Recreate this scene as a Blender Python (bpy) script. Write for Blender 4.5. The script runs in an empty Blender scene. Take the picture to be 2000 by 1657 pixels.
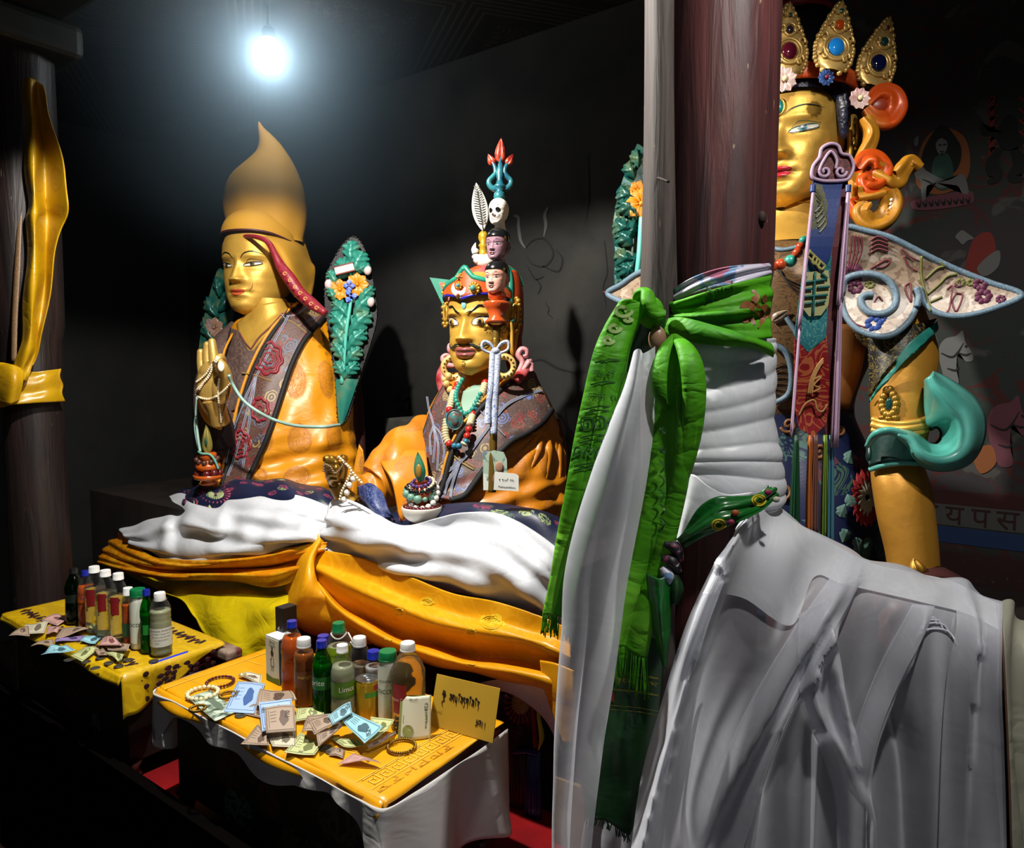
import bpy,bmesh,math,random
import numpy as np
from mathutils import Vector,Matrix
from mathutils.bvhtree import BVHTree
random.seed(7);rng=np.random.RandomState(7)
PI=math.pi
sc=bpy.context.scene
COL=sc.collection
# ------------------------------------------------------------------ camera
F=1430.0;CX,CY=1000.0,828.5
CAM=np.array([0,0,1.5]);PITCH=math.radians(4.3)
HD=np.array([-.6,.8,0.0]);RT=np.array([.8,.6,0.0]);ZZ=np.array([0,0,1.0])
FW=HD*math.cos(PITCH)-ZZ*math.sin(PITCH)
UP=ZZ*math.cos(PITCH)+HD*math.sin(PITCH)
cd=bpy.data.cameras.new('camera');cd.lens=36*F/2000;cd.sensor_width=36;cd.clip_start=.05
cam=bpy.data.objects.new('camera',cd);COL.objects.link(cam)
cam.matrix_world=Matrix(((RT[0],UP[0],-FW[0],CAM[0]),(RT[1],UP[1],-FW[1],CAM[1]),(RT[2],UP[2],-FW[2],CAM[2]),(0,0,0,1)))
sc.camera=cam
sc.cycles.volume_step_rate=3;sc.cycles.volume_max_steps=64;sc.cycles.max_bounces=7;sc.cycles.transparent_max_bounces=16
sc.view_settings.view_transform='Standard';sc.view_settings.look='None'
sc.view_settings.gamma=1;sc.view_settings.exposure=0.35;sc.view_settings.use_curve_mapping=False
def ray(px,py):return FW+RT*(px-CX)/F-UP*(py-CY)/F
def P(px,py,D):return CAM+D*ray(px,py)
def PY(px,py,Y):r=ray(px,py);return CAM+r*(Y/r[1])
def PZ(px,py,Z):r=ray(px,py);return CAM+r*((Z-1.5)/r[2])
def proj(p):
 d=np.asarray(p)-CAM;z=d@FW
 return CX+F*(d@RT)/z,CY-F*(d@UP)/z,z
 # ------------------------------------------------------------------ world and lights
w=bpy.data.worlds.new('world');sc.world=w;w.use_nodes=True
w.node_tree.nodes['Background'].inputs[0].default_value=(.55,.65,.8,1)
w.node_tree.nodes['Background'].inputs[1].default_value=.004
def light(name,kind,loc,energy,col,**k):
 l=bpy.data.lights.new(name,kind);l.energy=energy;l.color=col
 for a,b in k.items():setattr(l,a,b)
 o=bpy.data.objects.new(name,l);COL.objects.link(o);o.location=loc
 return o
 # shaded ceiling lamp above the tables, its shade cutting the light off at head height
LAMP=light('shaded_lamp_light','SPOT',(-1.35,.82,2.52),150,(1.0,.97,.9),spot_size=math.radians(159),spot_blend=.12,shadow_soft_size=.025)
# bare bulb seen hanging near the ceiling
BULB=P(525,112,2.85)
light('bulb_light','POINT',BULB,7,(.78,.9,1.0),shadow_soft_size=.05)
# second shaded lamp to the right, in front of the large statue
LAMP2=light('shaded_lamp_light','SPOT',(.12,.74,2.6),52,(1.0,.97,.92),spot_size=math.radians(163),spot_blend=.3,shadow_soft_size=.03)
# weak cool fill light added behind the camera
dl=light('added_fill_light','AREA',(1.3,-2.2,1.5),4,(.82,.88,1.0),shape='RECTANGLE',size=1.2,size_y=2.0)
dl.rotation_euler=(Vector((-.6,1.6,1.2))-dl.location).to_track_quat('-Z','Y').to_euler()
# ------------------------------------------------------------------ materials
def lin(c):
 if isinstance(c,str):
  c=c.lstrip('#');v=[int(c[i:i+2],16)/255 for i in(0,2,4)]
  return tuple((x/12.92 if x<=.04045 else((x+.055)/1.055)**2.4)for x in v)
 return tuple(c[:3])
class NT:
 def __init__(s,m):s.t=m.node_tree;s.n=s.t.nodes;s.b=s.n.get('Principled BSDF')
 def add(s,ty,ins=None,**k):
  n=s.n.new(ty)
  for a,b in k.items():setattr(n,a,b)
  if ins:
   for i,v in ins.items():
    s.put(n.inputs[i],v)
  return n
 def put(s,inp,v):
  if isinstance(v,bpy.types.NodeSocket):s.t.links.new(v,inp)
  elif isinstance(v,bpy.types.Node):s.t.links.new(v.outputs[0],inp)
  else:
   if hasattr(inp.default_value,'__len__')and len(inp.default_value)==4 and len(v)==3:v=tuple(v)+(1,)
   inp.default_value=v
 def math(s,op,a,b=0.0,c=0.0):return s.add('ShaderNodeMath',{0:a,1:b,2:c},operation=op).outputs[0]
 def vec(s,op,a,b=(0,0,0)):return s.add('ShaderNodeVectorMath',{0:a,1:b},operation=op)
 def mix(s,f,a,b):
  n=s.add('ShaderNodeMix',data_type='RGBA');s.put(n.inputs[0],f)
  s.put(n.inputs[6],a);s.put(n.inputs[7],b);return n.outputs[2]
 def noise(s,v,sc_,det=3,dist=0):return s.add('ShaderNodeTexNoise',{'Vector':v,'Scale':sc_,'Detail':det,'Distortion':dist}).outputs[0]
 def vor(s,v,sc_,out='Distance',feat='F1'):
  n=s.add('ShaderNodeTexVoronoi',{'Vector':v,'Scale':sc_},feature=feat);return n.outputs[out]
 def step(s,v,lo,hi):return s.add('ShaderNodeMapRange',{0:v,1:lo,2:hi}).outputs[0]
 def ramp(s,v,stops,const=False):
  n=s.add('ShaderNodeValToRGB',{0:v});r=n.color_ramp
  if const:r.interpolation='CONSTANT'
  while len(r.elements)<len(stops):r.elements.new(.5)
  for e,(p,c)in zip(r.elements,stops):e.position=p;e.color=lin(c)+(1,)
  return n.outputs[0]
 def obj(s):return s.add('ShaderNodeTexCoord').outputs['Object']
 def uv(s):return s.add('ShaderNodeTexCoord').outputs['UV']
 def bump(s,h,st=.3,dist=.01):
  n=s.add('ShaderNodeBump',{'Height':h,'Strength':st,'Distance':dist});s.t.links.new(n.outputs[0],s.b.inputs['Normal'])
_M={}
def newmat(name):
 m=bpy.data.materials.new(name);m.use_nodes=True;_M[name]=m;return m,NT(m)
def M(name,col='#888888',rough=.5,metal=0,bump=None,var=None,sheen=0,coat=0,spec=.5,emis=0):
 if name in _M:return _M[name]
 m,t=newmat(name);b=t.b
 b.inputs['Base Color'].default_value=lin(col)+(1,);b.inputs['Roughness'].default_value=rough
 b.inputs['Metallic'].default_value=metal;b.inputs['Specular IOR Level'].default_value=spec
 b.inputs['Sheen Weight'].default_value=sheen;b.inputs['Coat Weight'].default_value=coat
 if emis:b.inputs['Emission Color'].default_value=lin(col)+(1,);b.inputs['Emission Strength'].default_value=emis
 if var:
  t.put(b.inputs['Base Color'],t.mix(t.step(t.noise(t.obj(),var[0],5),.4,.62),lin(col),lin(var[1])))
 if bump:t.bump(t.noise(t.obj(),bump[0],4),bump[1],.01)
 return m
def goldmat(name,col='#c9962e',rough=.36,metal=.72,dirt='#6b4514',amt=.35):
 if name in _M:return _M[name]
 m,t=newmat(name);o=t.obj()
 n=t.noise(o,14,6);t.put(t.b.inputs['Base Color'],t.mix(t.math('MULTIPLY',t.step(n,.5,.75),amt),lin(col),lin(dirt)))
 t.b.inputs['Metallic'].default_value=metal
 t.put(t.b.inputs['Roughness'],t.math('MULTIPLY_ADD',n,.25,rough-.12))
 t.bump(t.noise(o,40,4),.18,.006);return m
def cloth(name,base='#888888',rough=.5,pat=None,c2='#ffffff',c3=None,scale=6,sheen=0.0,weave=.12,trans=0,alpha=1,metal=0,spec=.5,amt=1.0,crease=None):
 """woven cloth: optional woven-in pattern, optional see-through and light-through"""
 if name in _M:return _M[name]
 m,t=newmat(name);b=t.b;uv=t.uv();o=t.obj();base_c=lin(base);col=base_c
 rg=rough
 if pat=='roundel':
  sv=t.vec('SCALE',uv);sv.inputs['Scale'].default_value=scale
  fr=t.vec('FRACTION',sv.outputs[0]);ce=t.vec('SUBTRACT',fr.outputs[0],(.5,.5,0));r=t.vec('LENGTH',ce.outputs[0]).outputs['Value']
  inside=t.math('LESS_THAN',r,.33);rings=t.math('GREATER_THAN',t.math('SINE',t.math('MULTIPLY',r,75)),.1)
  sw=t.math('GREATER_THAN',t.math('SINE',t.math('MULTIPLY',t.noise(uv,scale*5,2,2),34)),.2)
  pp=t.math('MULTIPLY',inside,t.math('MAXIMUM',t.math('MULTIPLY',rings,t.math('GREATER_THAN',r,.27)),sw))
  f=t.math('MULTIPLY',t.math('MAXIMUM',t.math('MULTIPLY',inside,.35),pp),amt)
  col=t.mix(f,base_c,lin(c2));rg=t.math('MULTIPLY_ADD',f,.25,rough)
 elif pat=='multi':
  vc=t.vor(uv,scale,'Color');n=t.math('FRACT',t.math('MULTIPLY',t.vor(uv,scale,'Distance'),3.3))
  h=t.add('ShaderNodeSeparateColor',{0:vc}).outputs[0]
  cc=t.ramp(h,[(0,base),(.3,c2),(.5,c3 or'#5d6b7d'),(.66,base),(.8,'#a8905a'),(.92,'#7d2530')],True)
  col=t.mix(t.step(n,.45,.6),cc,lin(base))
  col=t.mix(t.math('MULTIPLY',t.math('GREATER_THAN',t.math('SINE',t.math('MULTIPLY',t.noise(uv,scale*1.2,3,1.5),60)),.7),.4),col,lin('#94826c'))
 elif pat=='floral':
  d=t.vor(uv,scale,'Distance');cc=t.add('ShaderNodeSeparateColor',{0:t.vor(uv,scale,'Color')}).outputs[1]
  pet=t.math('SINE',t.math('MULTIPLY',t.noise(uv,scale*1.5,2,2.5),30))
  f=t.math('MULTIPLY',t.math('LESS_THAN',d,.38),t.math('GREATER_THAN',pet,-.25))
  fc=t.ramp(cc,[(0,c2),(.45,c3 or'#9aa65c'),(.7,'#3c5a48'),(.85,c2)],True)
  col=t.mix(f,base_c,fc)
 elif pat=='scroll':
  f=t.math('GREATER_THAN',t.math('SINE',t.math('MULTIPLY',t.noise(uv,scale,2,2),40)),.6)
  col=t.mix(t.math('MULTIPLY',f,amt),base_c,lin(c2))
 elif pat=='blot':
  f=t.step(t.noise(uv,scale,3,.6),.52,.56);f2=t.step(t.noise(o,scale*3,3),.55,.6)
  col=t.mix(f2,t.mix(f,base_c,lin(c2)),lin(c3 or c2))
 t.put(b.inputs['Base Color'],col);t.put(b.inputs['Roughness'],rg)
 b.inputs['Sheen Weight'].default_value=sheen;b.inputs['Metallic'].default_value=metal;b.inputs['Specular IOR Level'].default_value=spec
 if crease:
  mp=t.add('ShaderNodeMapping',{0:o});mp.inputs['Rotation'].default_value=(.4,.9,.3);mp.inputs['Scale'].default_value=(1,1,2.2)
  cn=t.math('ABSOLUTE',t.math('SUBTRACT',t.noise(mp.outputs[0],crease[0],3,.6),.5))
  t.bump(t.math('ADD',cn,t.math('MULTIPLY',t.noise(o,260,2),.01)),crease[1],.03)
 elif weave:t.bump(t.noise(o,260,2),weave,.002)
 out=t.n['Material Output'];sh=b.outputs[0]
 if trans:
  tr=t.add('ShaderNodeBsdfTranslucent');t.put(tr.inputs[0],col)
  sh=t.add('ShaderNodeMixShader',{0:trans,1:sh,2:tr}).outputs[0]
 if alpha<1:
  tp=t.add('ShaderNodeBsdfTransparent')
  fa=t.math('MINIMUM',t.math('MULTIPLY_ADD',t.add('ShaderNodeLayerWeight',{0:.5}).outputs['Facing'],1.5*(1-alpha),alpha),1.0)
  sh=t.add('ShaderNodeMixShader',{0:fa,1:tp,2:sh}).outputs[0]
 t.t.links.new(sh,out.inputs[0]);return m
def plastic(name,col,alpha=.25,rough=.08):
 """thin clear or tinted bottle wall"""
 if name in _M:return _M[name]
 m,t=newmat(name);fr=t.add('ShaderNodeLayerWeight',{0:.7})
 tp=t.add('ShaderNodeBsdfTransparent');tp.inputs[0].default_value=lin(col)+(1,)
 t.b.inputs['Base Color'].default_value=tuple(.12*x for x in lin(col))+(1,);t.b.inputs['Roughness'].default_value=rough;t.b.inputs['Specular IOR Level'].default_value=.9
 f=t.math('MULTIPLY_ADD',fr.outputs['Facing'],.3,alpha*.4)
 s_=t.add('ShaderNodeMixShader',{0:f,1:tp,2:t.b.outputs[0]});t.t.links.new(s_.outputs[0],t.n['Material Output'].inputs[0]);return m
def liquid(name,col,trans=.6,rough=.1):
 if name in _M:return _M[name]
 m,t=newmat(name);t.b.inputs['Base Color'].default_value=lin(col)+(1,);t.b.inputs['Transmission Weight'].default_value=trans
 t.b.inputs['Roughness'].default_value=rough;t.b.inputs['IOR'].default_value=1.33;return m
 # ------------------------------------------------------------------ interpolation
def cr(a,N,closed=False):
 """Catmull-Rom resample of array (n, k) to N points"""
 a=np.asarray(a,float);n=len(a)
 if n==1:return np.repeat(a,N,0)
 if closed:t=np.linspace(0,n,N,endpoint=False);idx=lambda i:i%n
 else:t=np.linspace(0,n-1,N);idx=lambda i:np.clip(i,0,n-1)
 i=np.floor(t).astype(int)
 if not closed:i=np.minimum(i,n-2)
 f=(t-i).reshape((-1,)+(1,)*(a.ndim-1))
 p1,p2=a[idx(i)],a[idx(i+1)]
 p0=a[idx(i-1)];p3=a[idx(i+2)]
 if not closed:
  p0=np.where((i==0).reshape(f.shape),2*p1-p2,p0);p3=np.where((i==n-2).reshape(f.shape),2*p2-p1,p3)
 return .5*((2*p1)+(p2-p0)*f+(2*p0-5*p1+4*p2-p3)*f**2+(3*p1-p0-3*p2+p3)*f**3)
def surf(ctrl,N,K):
 """ctrl: rows of points; rows may differ in length. returns (N, K, 3)"""
 rows=[cr(r,K)for r in ctrl]
 return cr(np.array(rows),N)
def normals(g):
 du=np.gradient(g,axis=0);dv=np.gradient(g,axis=1);n=np.cross(du,dv)
 l=np.linalg.norm(n,axis=2,keepdims=True);l[l<1e-12]=1;return n/l
def unit(v):v=np.asarray(v,float);return v/max(np.linalg.norm(v),1e-12)
# ------------------------------------------------------------------ mesh builder
class MB:
 def __init__(s):s.v=[];s.f=[];s.uv=[];s.mi=[];s.cur=0
 def off(s):return len(s.v)
 def raw(s,V,Fc,uv=None):
  o=len(s.v);s.v.extend([tuple(map(float,q))for q in V])
  for k,fc in enumerate(Fc):
   s.f.append([i+o for i in fc]);s.mi.append(s.cur)
   s.uv.append([tuple(uv[i])for i in fc]if uv is not None else[(V[i][0],V[i][2])for i in fc])
  return s
 def grid(s,g,cu=False,cv=False,uvs=None,flip=False):
  N,K=g.shape[:2]
  if uvs is None:
   L=np.linalg.norm(np.diff(g,axis=0),axis=2).sum(0).max();W=np.linalg.norm(np.diff(g,axis=1),axis=2).sum(1).max()
   uu,vv=np.meshgrid(np.linspace(0,W,K),np.linspace(0,L,N));uvs=np.stack([uu,vv],2)
  fs=[]
  for i in range(N if cu else N-1):
   for j in range(K if cv else K-1):
    a,b,c,d=i*K+j,i*K+(j+1)%K,((i+1)%N)*K+(j+1)%K,((i+1)%N)*K+j
    fs.append([a,d,c,b]if flip else[a,b,c,d])
  return s.raw(g.reshape(-1,3),fs,uvs.reshape(-1,2))
 def tube(s,path,r,n=10,N=None,flat=1.0,caps=True,up=None,closed=False):
  path=np.asarray(path,float);N=N or max(6,len(path)*5)
  r=np.asarray([r]*len(path)if np.isscalar(r)else r,float)
  c=cr(path,N,closed);rr=np.abs(cr(r.reshape(-1,1),N,closed)[:,0])if len(r)==len(path)else np.interp(np.linspace(0,1,N),np.linspace(0,1,len(r)),r)
  if closed:tg=np.roll(c,-1,0)-np.roll(c,1,0)
  else:tg=np.gradient(c,axis=0)
  ref=np.array(up if up is not None else ZZ,float)
  g=np.zeros((N,n,3));a=np.linspace(0,2*PI,n,endpoint=False);prev=None
  for i in range(N):
   T=unit(tg[i])
   A=ref if prev is None or up is not None else prev
   X=A-T*(A@T)
   if np.linalg.norm(X)<1e-3:X=np.array([1,.1,.05])-T*T[0]
   X=unit(X);Y_=np.cross(T,X);prev=X
   g[i]=c[i]+rr[i]*(np.outer(np.cos(a),X)*flat+np.outer(np.sin(a),Y_))
  o=len(s.v);s.grid(g,cu=closed,cv=True)
  if caps and not closed:
   s.f.append([o+j for j in range(n)][::-1]);s.mi.append(s.cur);s.uv.append([(0,0)]*n)
   s.f.append([o+(N-1)*n+j for j in range(n)]);s.mi.append(s.cur);s.uv.append([(0,0)]*n)
  return s
 def lathe(s,prof,o=(0,0,0),n=28,ax=None,N=None,sm=False,squash=1):
  pr=np.asarray(prof,float)
  if sm:pr=cr(pr,N or len(pr)*4)
  a=np.linspace(0,2*PI,n,endpoint=False);g=np.zeros((len(pr),n,3))
  g[:,:,0]=pr[:,:1]*np.cos(a);g[:,:,1]=pr[:,:1]*np.sin(a)*squash;g[:,:,2]=pr[:,1:2]
  if ax is not None:g=g@np.array(Matrix(ax).to_3x3()).T
  return s.grid(g+np.array(o),cv=True)
 def ball(s,c,r,n=10,m=None,rot=None):
  r=np.array([r]*3 if np.isscalar(r)else r,float);th=np.linspace(0,PI,n);a=np.linspace(0,2*PI,m or n+4,endpoint=False)
  g=np.stack([np.outer(np.sin(th),np.cos(a)),np.outer(np.sin(th),np.sin(a)),np.outer(np.cos(th),np.ones(len(a)))],2)*r
  if rot is not None:g=g@np.array(rot).T
  return s.grid(g+np.array(c),cv=True)
 def box(s,lo,hi,R=None,c=None):
  lo,hi=np.array(lo,float),np.array(hi,float)
  V=np.array([[(lo,hi)[i][0],(lo,hi)[j][1],(lo,hi)[k][2]]for i in(0,1)for j in(0,1)for k in(0,1)])
  if R is not None:V=V@np.array(R).T
  if c is not None:V=V+np.array(c)
  return s.raw(V,[[0,1,3,2],[4,6,7,5],[0,4,5,1],[2,3,7,6],[0,2,6,4],[1,5,7,3]])
 def prism(s,pts,th,nrm=None):
  """closed outline (3D points), thickness th away from the camera side"""
  pts=np.asarray(pts,float);n=len(pts);nrm=unit(FW if nrm is None else nrm)
  o=len(s.v);B=pts+nrm*th
  fs=[list(range(n)),list(range(2*n-1,n-1,-1))]+[[i,(i+1)%n,n+(i+1)%n,n+i]for i in range(n)]
  x=pts@RT;z=pts@UP;uv=list(zip(x,z))*2
  return s.raw(np.vstack([pts,B]),fs,uv)
 def ribbon(s,path,wd,nrm,th=0.0,N=None,closed=False):
  """flat strip along path, wide across, lying against nrm"""
  path=np.asarray(path,float);N=N or len(path)*5;c=cr(path,N,closed)
  W=np.interp(np.linspace(0,1,N),np.linspace(0,1,len(np.atleast_1d(wd))),np.atleast_1d(wd))if not np.isscalar(wd)else np.full(N,wd)
  tg=(np.roll(c,-1,0)-np.roll(c,1,0))if closed else np.gradient(c,axis=0)
  nr=np.broadcast_to(np.asarray(nrm,float),c.shape)
  sd=np.cross(tg,nr);sd/=np.maximum(np.linalg.norm(sd,axis=1,keepdims=True),1e-9)
  g=np.stack([c-sd*W[:,None]/2,c+nr*th*.5,c+sd*W[:,None]/2],1)
  return s.grid(g,cu=closed)
def mesh_of(mb,name,smooth=True,weld=False):
 me=bpy.data.meshes.new(name);me.from_pydata(mb.v,[],mb.f)
 if mb.uv:
  l=me.uv_layers.new(name='uv');flat=[c for fc in mb.uv for p in fc for c in p]
  l.data.foreach_set('uv',flat)
 me.polygons.foreach_set('use_smooth',[smooth]*len(me.polygons))
 if max(mb.mi,default=0)>0:me.polygons.foreach_set('material_index',mb.mi)
 me.update();return me
_W={}
def tag(o,label=None,cat=None,group=None,kind=None):
 if label:o['label']=label
 if cat:o['category']=cat
 if group:o['group']=group
 if kind:o['kind']=kind
 return o
def thing(name,label,cat,loc,group=None,rz=0):
 o=bpy.data.objects.new(name,None);COL.objects.link(o);o.location=tuple(map(float,loc));o.rotation_euler=(0,0,rz);o.empty_display_size=.02
 _W[o.name]=Matrix.Translation(o.location)@Matrix.Rotation(rz,4,'Z');return tag(o,label,cat,group)
_FLOOR={}
def put(name,mb,mat,parent=None,label=None,cat=None,group=None,kind=None,smooth=True,solid=0,sub=0,remesh=0,bevel=0,local=False,sharp=None):
 """one mesh object from world-space geometry (or local geometry when local=True)"""
 if not mb.v:print('EMPTY',name);return None
 V=np.array(mb.v)
 if parent is not None:
  if parent.name in _FLOOR:V=V.copy();V[:,2]=np.maximum(V[:,2],_FLOOR[parent.name])
  if not local:
   Wi=np.array(_W[parent.name].inverted());V=V@Wi[:3,:3].T+Wi[:3,3]
  loc=np.zeros(3)
 else:
  lo,hi=V.min(0),V.max(0);loc=np.array([(lo[0]+hi[0])/2,(lo[1]+hi[1])/2,lo[2]]);V=V-loc
 keep=mb.v;mb.v=[tuple(q)for q in V];me=mesh_of(mb,name,smooth);mb.v=keep
 for m in(mat if isinstance(mat,(list,tuple))else[mat]):me.materials.append(m)
 o=bpy.data.objects.new(name,me);COL.objects.link(o);o.location=tuple(loc)
 if parent is not None:o.parent=parent;_W[o.name]=_W[parent.name].copy()
 else:_W[o.name]=Matrix.Translation(o.location)
 if remesh:
  r=o.modifiers.new('fuse','REMESH');r.mode='VOXEL';r.voxel_size=remesh;r.use_smooth_shade=True
  k=o.modifiers.new('smooth','SMOOTH');k.iterations=3;k.factor=.5
 if solid:q=o.modifiers.new('thickness','SOLIDIFY');q.thickness=solid;q.offset=0
 if bevel:q=o.modifiers.new('bevel','BEVEL');q.width=bevel;q.segments=3;q.limit_method='ANGLE';q.angle_limit=math.radians(40)
 if sub:q=o.modifiers.new('sub','SUBSURF');q.levels=sub;q.render_levels=sub
 if sharp is not None:
  try:me.set_sharp_from_angle(angle=math.radians(sharp))
  except Exception:pass
 return tag(o,label,cat,group,kind)
def bvh(*mbs):
 V=[];Fc=[]
 for m in mbs:
  o=len(V);V+=[tuple(q)for q in m.v];Fc+=[[i+o for i in f]for f in m.f]
 return BVHTree.FromPolygons(V,Fc)
def hitpx(b,px,py,off=.004,fall=None):
 r=ray(px,py);d=Vector(r).normalized();h=b.ray_cast(Vector(CAM),d)
 if h[0]is None:return None if fall is None else P(px,py,fall)
 n=h[1]
 if n.dot(d)>0:n=-n
 return np.array(h[0])-np.array(d)*off
def sheet_on(b,rows,N,K,off=.006,smooth=2,fall=None):
 """rows of pixel points laid on the bodies under them"""
 rows=[cr(np.array(r,float),K)for r in rows];g2=cr(np.array(rows),N);D=np.full((N,K),np.nan)
 for i in range(N):
  for j in range(K):
   h=b.ray_cast(Vector(CAM),Vector(ray(*g2[i,j])).normalized())
   if h[0]is not None:D[i,j]=(np.array(h[0])-CAM)@FW
 if np.isnan(D).any():
  ok=~np.isnan(D);med=np.nanmedian(D)if fall is None else fall
  D[~ok]=med
  for _ in range(60):
   Pd=np.pad(D,1,'edge');av=(Pd[:-2,1:-1]+Pd[2:,1:-1]+Pd[1:-1,:-2]+Pd[1:-1,2:])/4
   D=np.where(ok,D,av)
 for _ in range(smooth):
  Pd=np.pad(D,1,'edge');av=(Pd[:-2,1:-1]+Pd[2:,1:-1]+Pd[1:-1,:-2]+Pd[1:-1,2:])/4
  D=np.minimum(D,av)
 return np.array([[P(*g2[i,j],D[i,j]-off)for j in range(K)]for i in range(N)])
def line_on(b,pts,N,off=.006,fall=None):
 g=cr(np.array(pts,float),N);H=[hitpx(b,*q,off=off)for q in g];D=[None if h is None else proj(h)[2]for h in H]
 ok=[i for i,d in enumerate(D)if d is not None]
 if not ok:D=[fall or 2.0]*N
 else:D=list(np.interp(range(N),ok,[D[i]for i in ok]))
 k=min(9,max(1,N//6));Dp=np.pad(np.array(D,float),k,'edge');ke=np.hanning(2*k+3)[1:-1];D=np.convolve(Dp,ke/ke.sum(),'valid')
 return np.array([P(q[0],q[1],d)for q,d in zip(g,D)])
def silloft(rings,ratio=.8,N=60,n=48,fold=None,mode='Y',expo=1.0):
 """rings: (y_px, left_px, right_px, depth) -> round body with that outline"""
 R=[]
 for y,l,r,d in rings:
  c=PY((l+r)/2,y,d)if mode=='Y' else P((l+r)/2,y,d)
  dd=proj(c)[2];R.append(list(c)+[(r-l)/2/F*dd])
 R=cr(np.array(R),N);a=np.linspace(0,2*PI,n,endpoint=False);g=np.zeros((N,n,3))
 for i,(x,y,z,h)in enumerate(R):
  h=max(h,.001)
  k=1.0
  if fold is not None:k=1+fold(i/(N-1),a)
  ca,sa=np.cos(a),np.sin(a)
  if expo!=1:ca=np.sign(ca)*np.abs(ca)**expo;sa=np.sign(sa)*np.abs(sa)**expo
  g[i]=np.array([x,y,z])+np.outer(h*ca*k,RT)+np.outer(h*ratio*sa*k,HD)
 return g
def Ypts(rows):return[[PY(*p)for p in r]for r in rows]
def Dpts(rows):return[[P(*p)for p in r]for r in rows]
def ridges(g,lines):
 """raise rolled folds along lines: (pixel points, width px, height m)"""
 N,K=g.shape[:2];d=g-CAM;z=d@FW;px=CX+F*(d@RT)/z;py=CY-F*(d@UP)/z;h=np.zeros((N,K))
 for pts,wd,amp in lines:
  c=cr(np.array(pts,float),360);best=np.zeros((N,K))
  for k,(a,b)in enumerate(c):best=np.maximum(best,min(1,k/140)*np.exp(-((px-a)**2+(py-b)**2)/wd**2))
  h+=amp*best
 return g-FW*h[:,:,None]
def uvgrid(N,K):return np.meshgrid(np.linspace(0,1,K),np.linspace(0,1,N))
_tc={}
def text2d(s,size=1.0):
 """outline of a line of writing, centred; verts (n,2), faces"""
 if s not in _tc:
  c=bpy.data.curves.new('t','FONT');c.body=s;c.resolution_u=3;o=bpy.data.objects.new('t',c)
  COL.objects.link(o);bpy.context.view_layer.update()
  me=bpy.data.meshes.new_from_object(o);V=np.array([v.co[:2]for v in me.vertices]).reshape(-1,2);fs=[list(p.vertices)for p in me.polygons]
  bpy.data.objects.remove(o);bpy.data.curves.remove(c);bpy.data.meshes.remove(me)
  if len(V):V-=(V.min(0)+V.max(0))/2
  _tc[s]=(V,fs)
 V,fs=_tc[s];return V*size,fs
def arr_text(name,s,size,fn,mat,parent,width=None):
 """write s on a surface; fn maps (x, y) to a world point"""
 V,fs=text2d(s,size)
 if not len(V):return
 if width:V=V*(width/(V[:,0].max()-V[:,0].min()+1e-9))
 m=MB();m.raw(np.array([fn(x,y)for x,y in V]),fs);return put(name,m,mat,parent,smooth=False)
def copy_tree(o,parent=None):
 c=o.copy();COL.objects.link(c);c.parent=parent;_W[c.name]=_W.get(o.name,Matrix())
 for ch in list(o.children):copy_tree(ch,c)
 return c
 # pen strokes of Tibetan-looking letters: head line plus body, in a 1 x 1.4 cell hanging from the top line
TIB={'la':[[(0,0),(1,0)],[(.5,0),(.45,-.5),(.15,-.6),(.1,-.3)],[(.85,0),(.9,-.9)]],'sa':[[(0,0),(1,0)],[(.2,0),(.15,-.4),(.5,-.5),(.8,-.1)],[(.5,-.45),(.8,-.9)]],'ga':[[(0,0),(1,0)],[(.15,0),(.2,-.45),(.6,-.5)],[(.75,0),(.75,-1.1)]],'pa':[[(.1,0),(.1,-.6),(.7,-.6)],[(.75,0),(.8,-1.2)]],'da':[[(0,0),(.9,0)],[(.2,0),(.3,-.4),(.75,-.5),(.6,-1),(.3,-1.2)]],'ka':[[(0,0),(1,0)],[(.2,0),(.1,-.45),(.4,-.4)],[(.5,0),(.45,-.5)],[(.85,0),(.85,-1.2)]],'ra':[[(0,0),(.9,0)],[(.6,0),(.3,-.4),(.7,-.6),(.5,-1.1)]],'o':[[(.1,.35),(.35,.2),(.5,.4),(.65,.2),(.95,.4)],[(.5,0),(.4,-.7)]],'hu':[[(.2,.4),(.5,.3),(.8,.4)],[(.1,0),(.9,0),(.5,-.4),(.8,-.7),(.3,-1),(.6,-1.5)]],'she':[[(.4,0),(.35,-1.1)]],'dot':[[(.4,0),(.55,-.05)]],'pha':[[(.1,.1),(.2,-.5),(.7,-.5)],[(.2,-.2),(.5,-.2)],[(.75,.1),(.8,-.9)],[(.5,-.6),(.2,-.9),(-.3,-.8)]],'ya':[[(.1,0),(.15,-.5),(.45,-.3),(.6,-.55),(.85,-.5)],[(.85,0),(.85,-1)]],}
def tib(name,seq,fn,mat,parent,pen=.1,adv=1.15,mapscale=1.0,nrm=None):
 """write letters; fn maps pen coordinates (x right, y up, cell units) to world"""
 m=MB();x0=-len(seq)*adv/2
 for k,g in enumerate(seq):
  for st in TIB[g]:
   c=cr(np.array(st,float),max(4,len(st)*4));tg=np.gradient(c,axis=0);sd=np.stack([-tg[:,1],tg[:,0]],1);sd/=np.maximum(np.linalg.norm(sd,axis=1,keepdims=True),1e-9)
   ww=pen*(1.2-.6*np.linspace(0,1,len(c)))[:,None]/2
   gg=np.array([[fn(*(q+d*e+np.array([x0+k*adv,0])))for e in(-1,1)]for q,d in zip(c,sd*ww)])
   m.grid(gg)
 return put(name,m,mat,parent,smooth=False)
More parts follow.
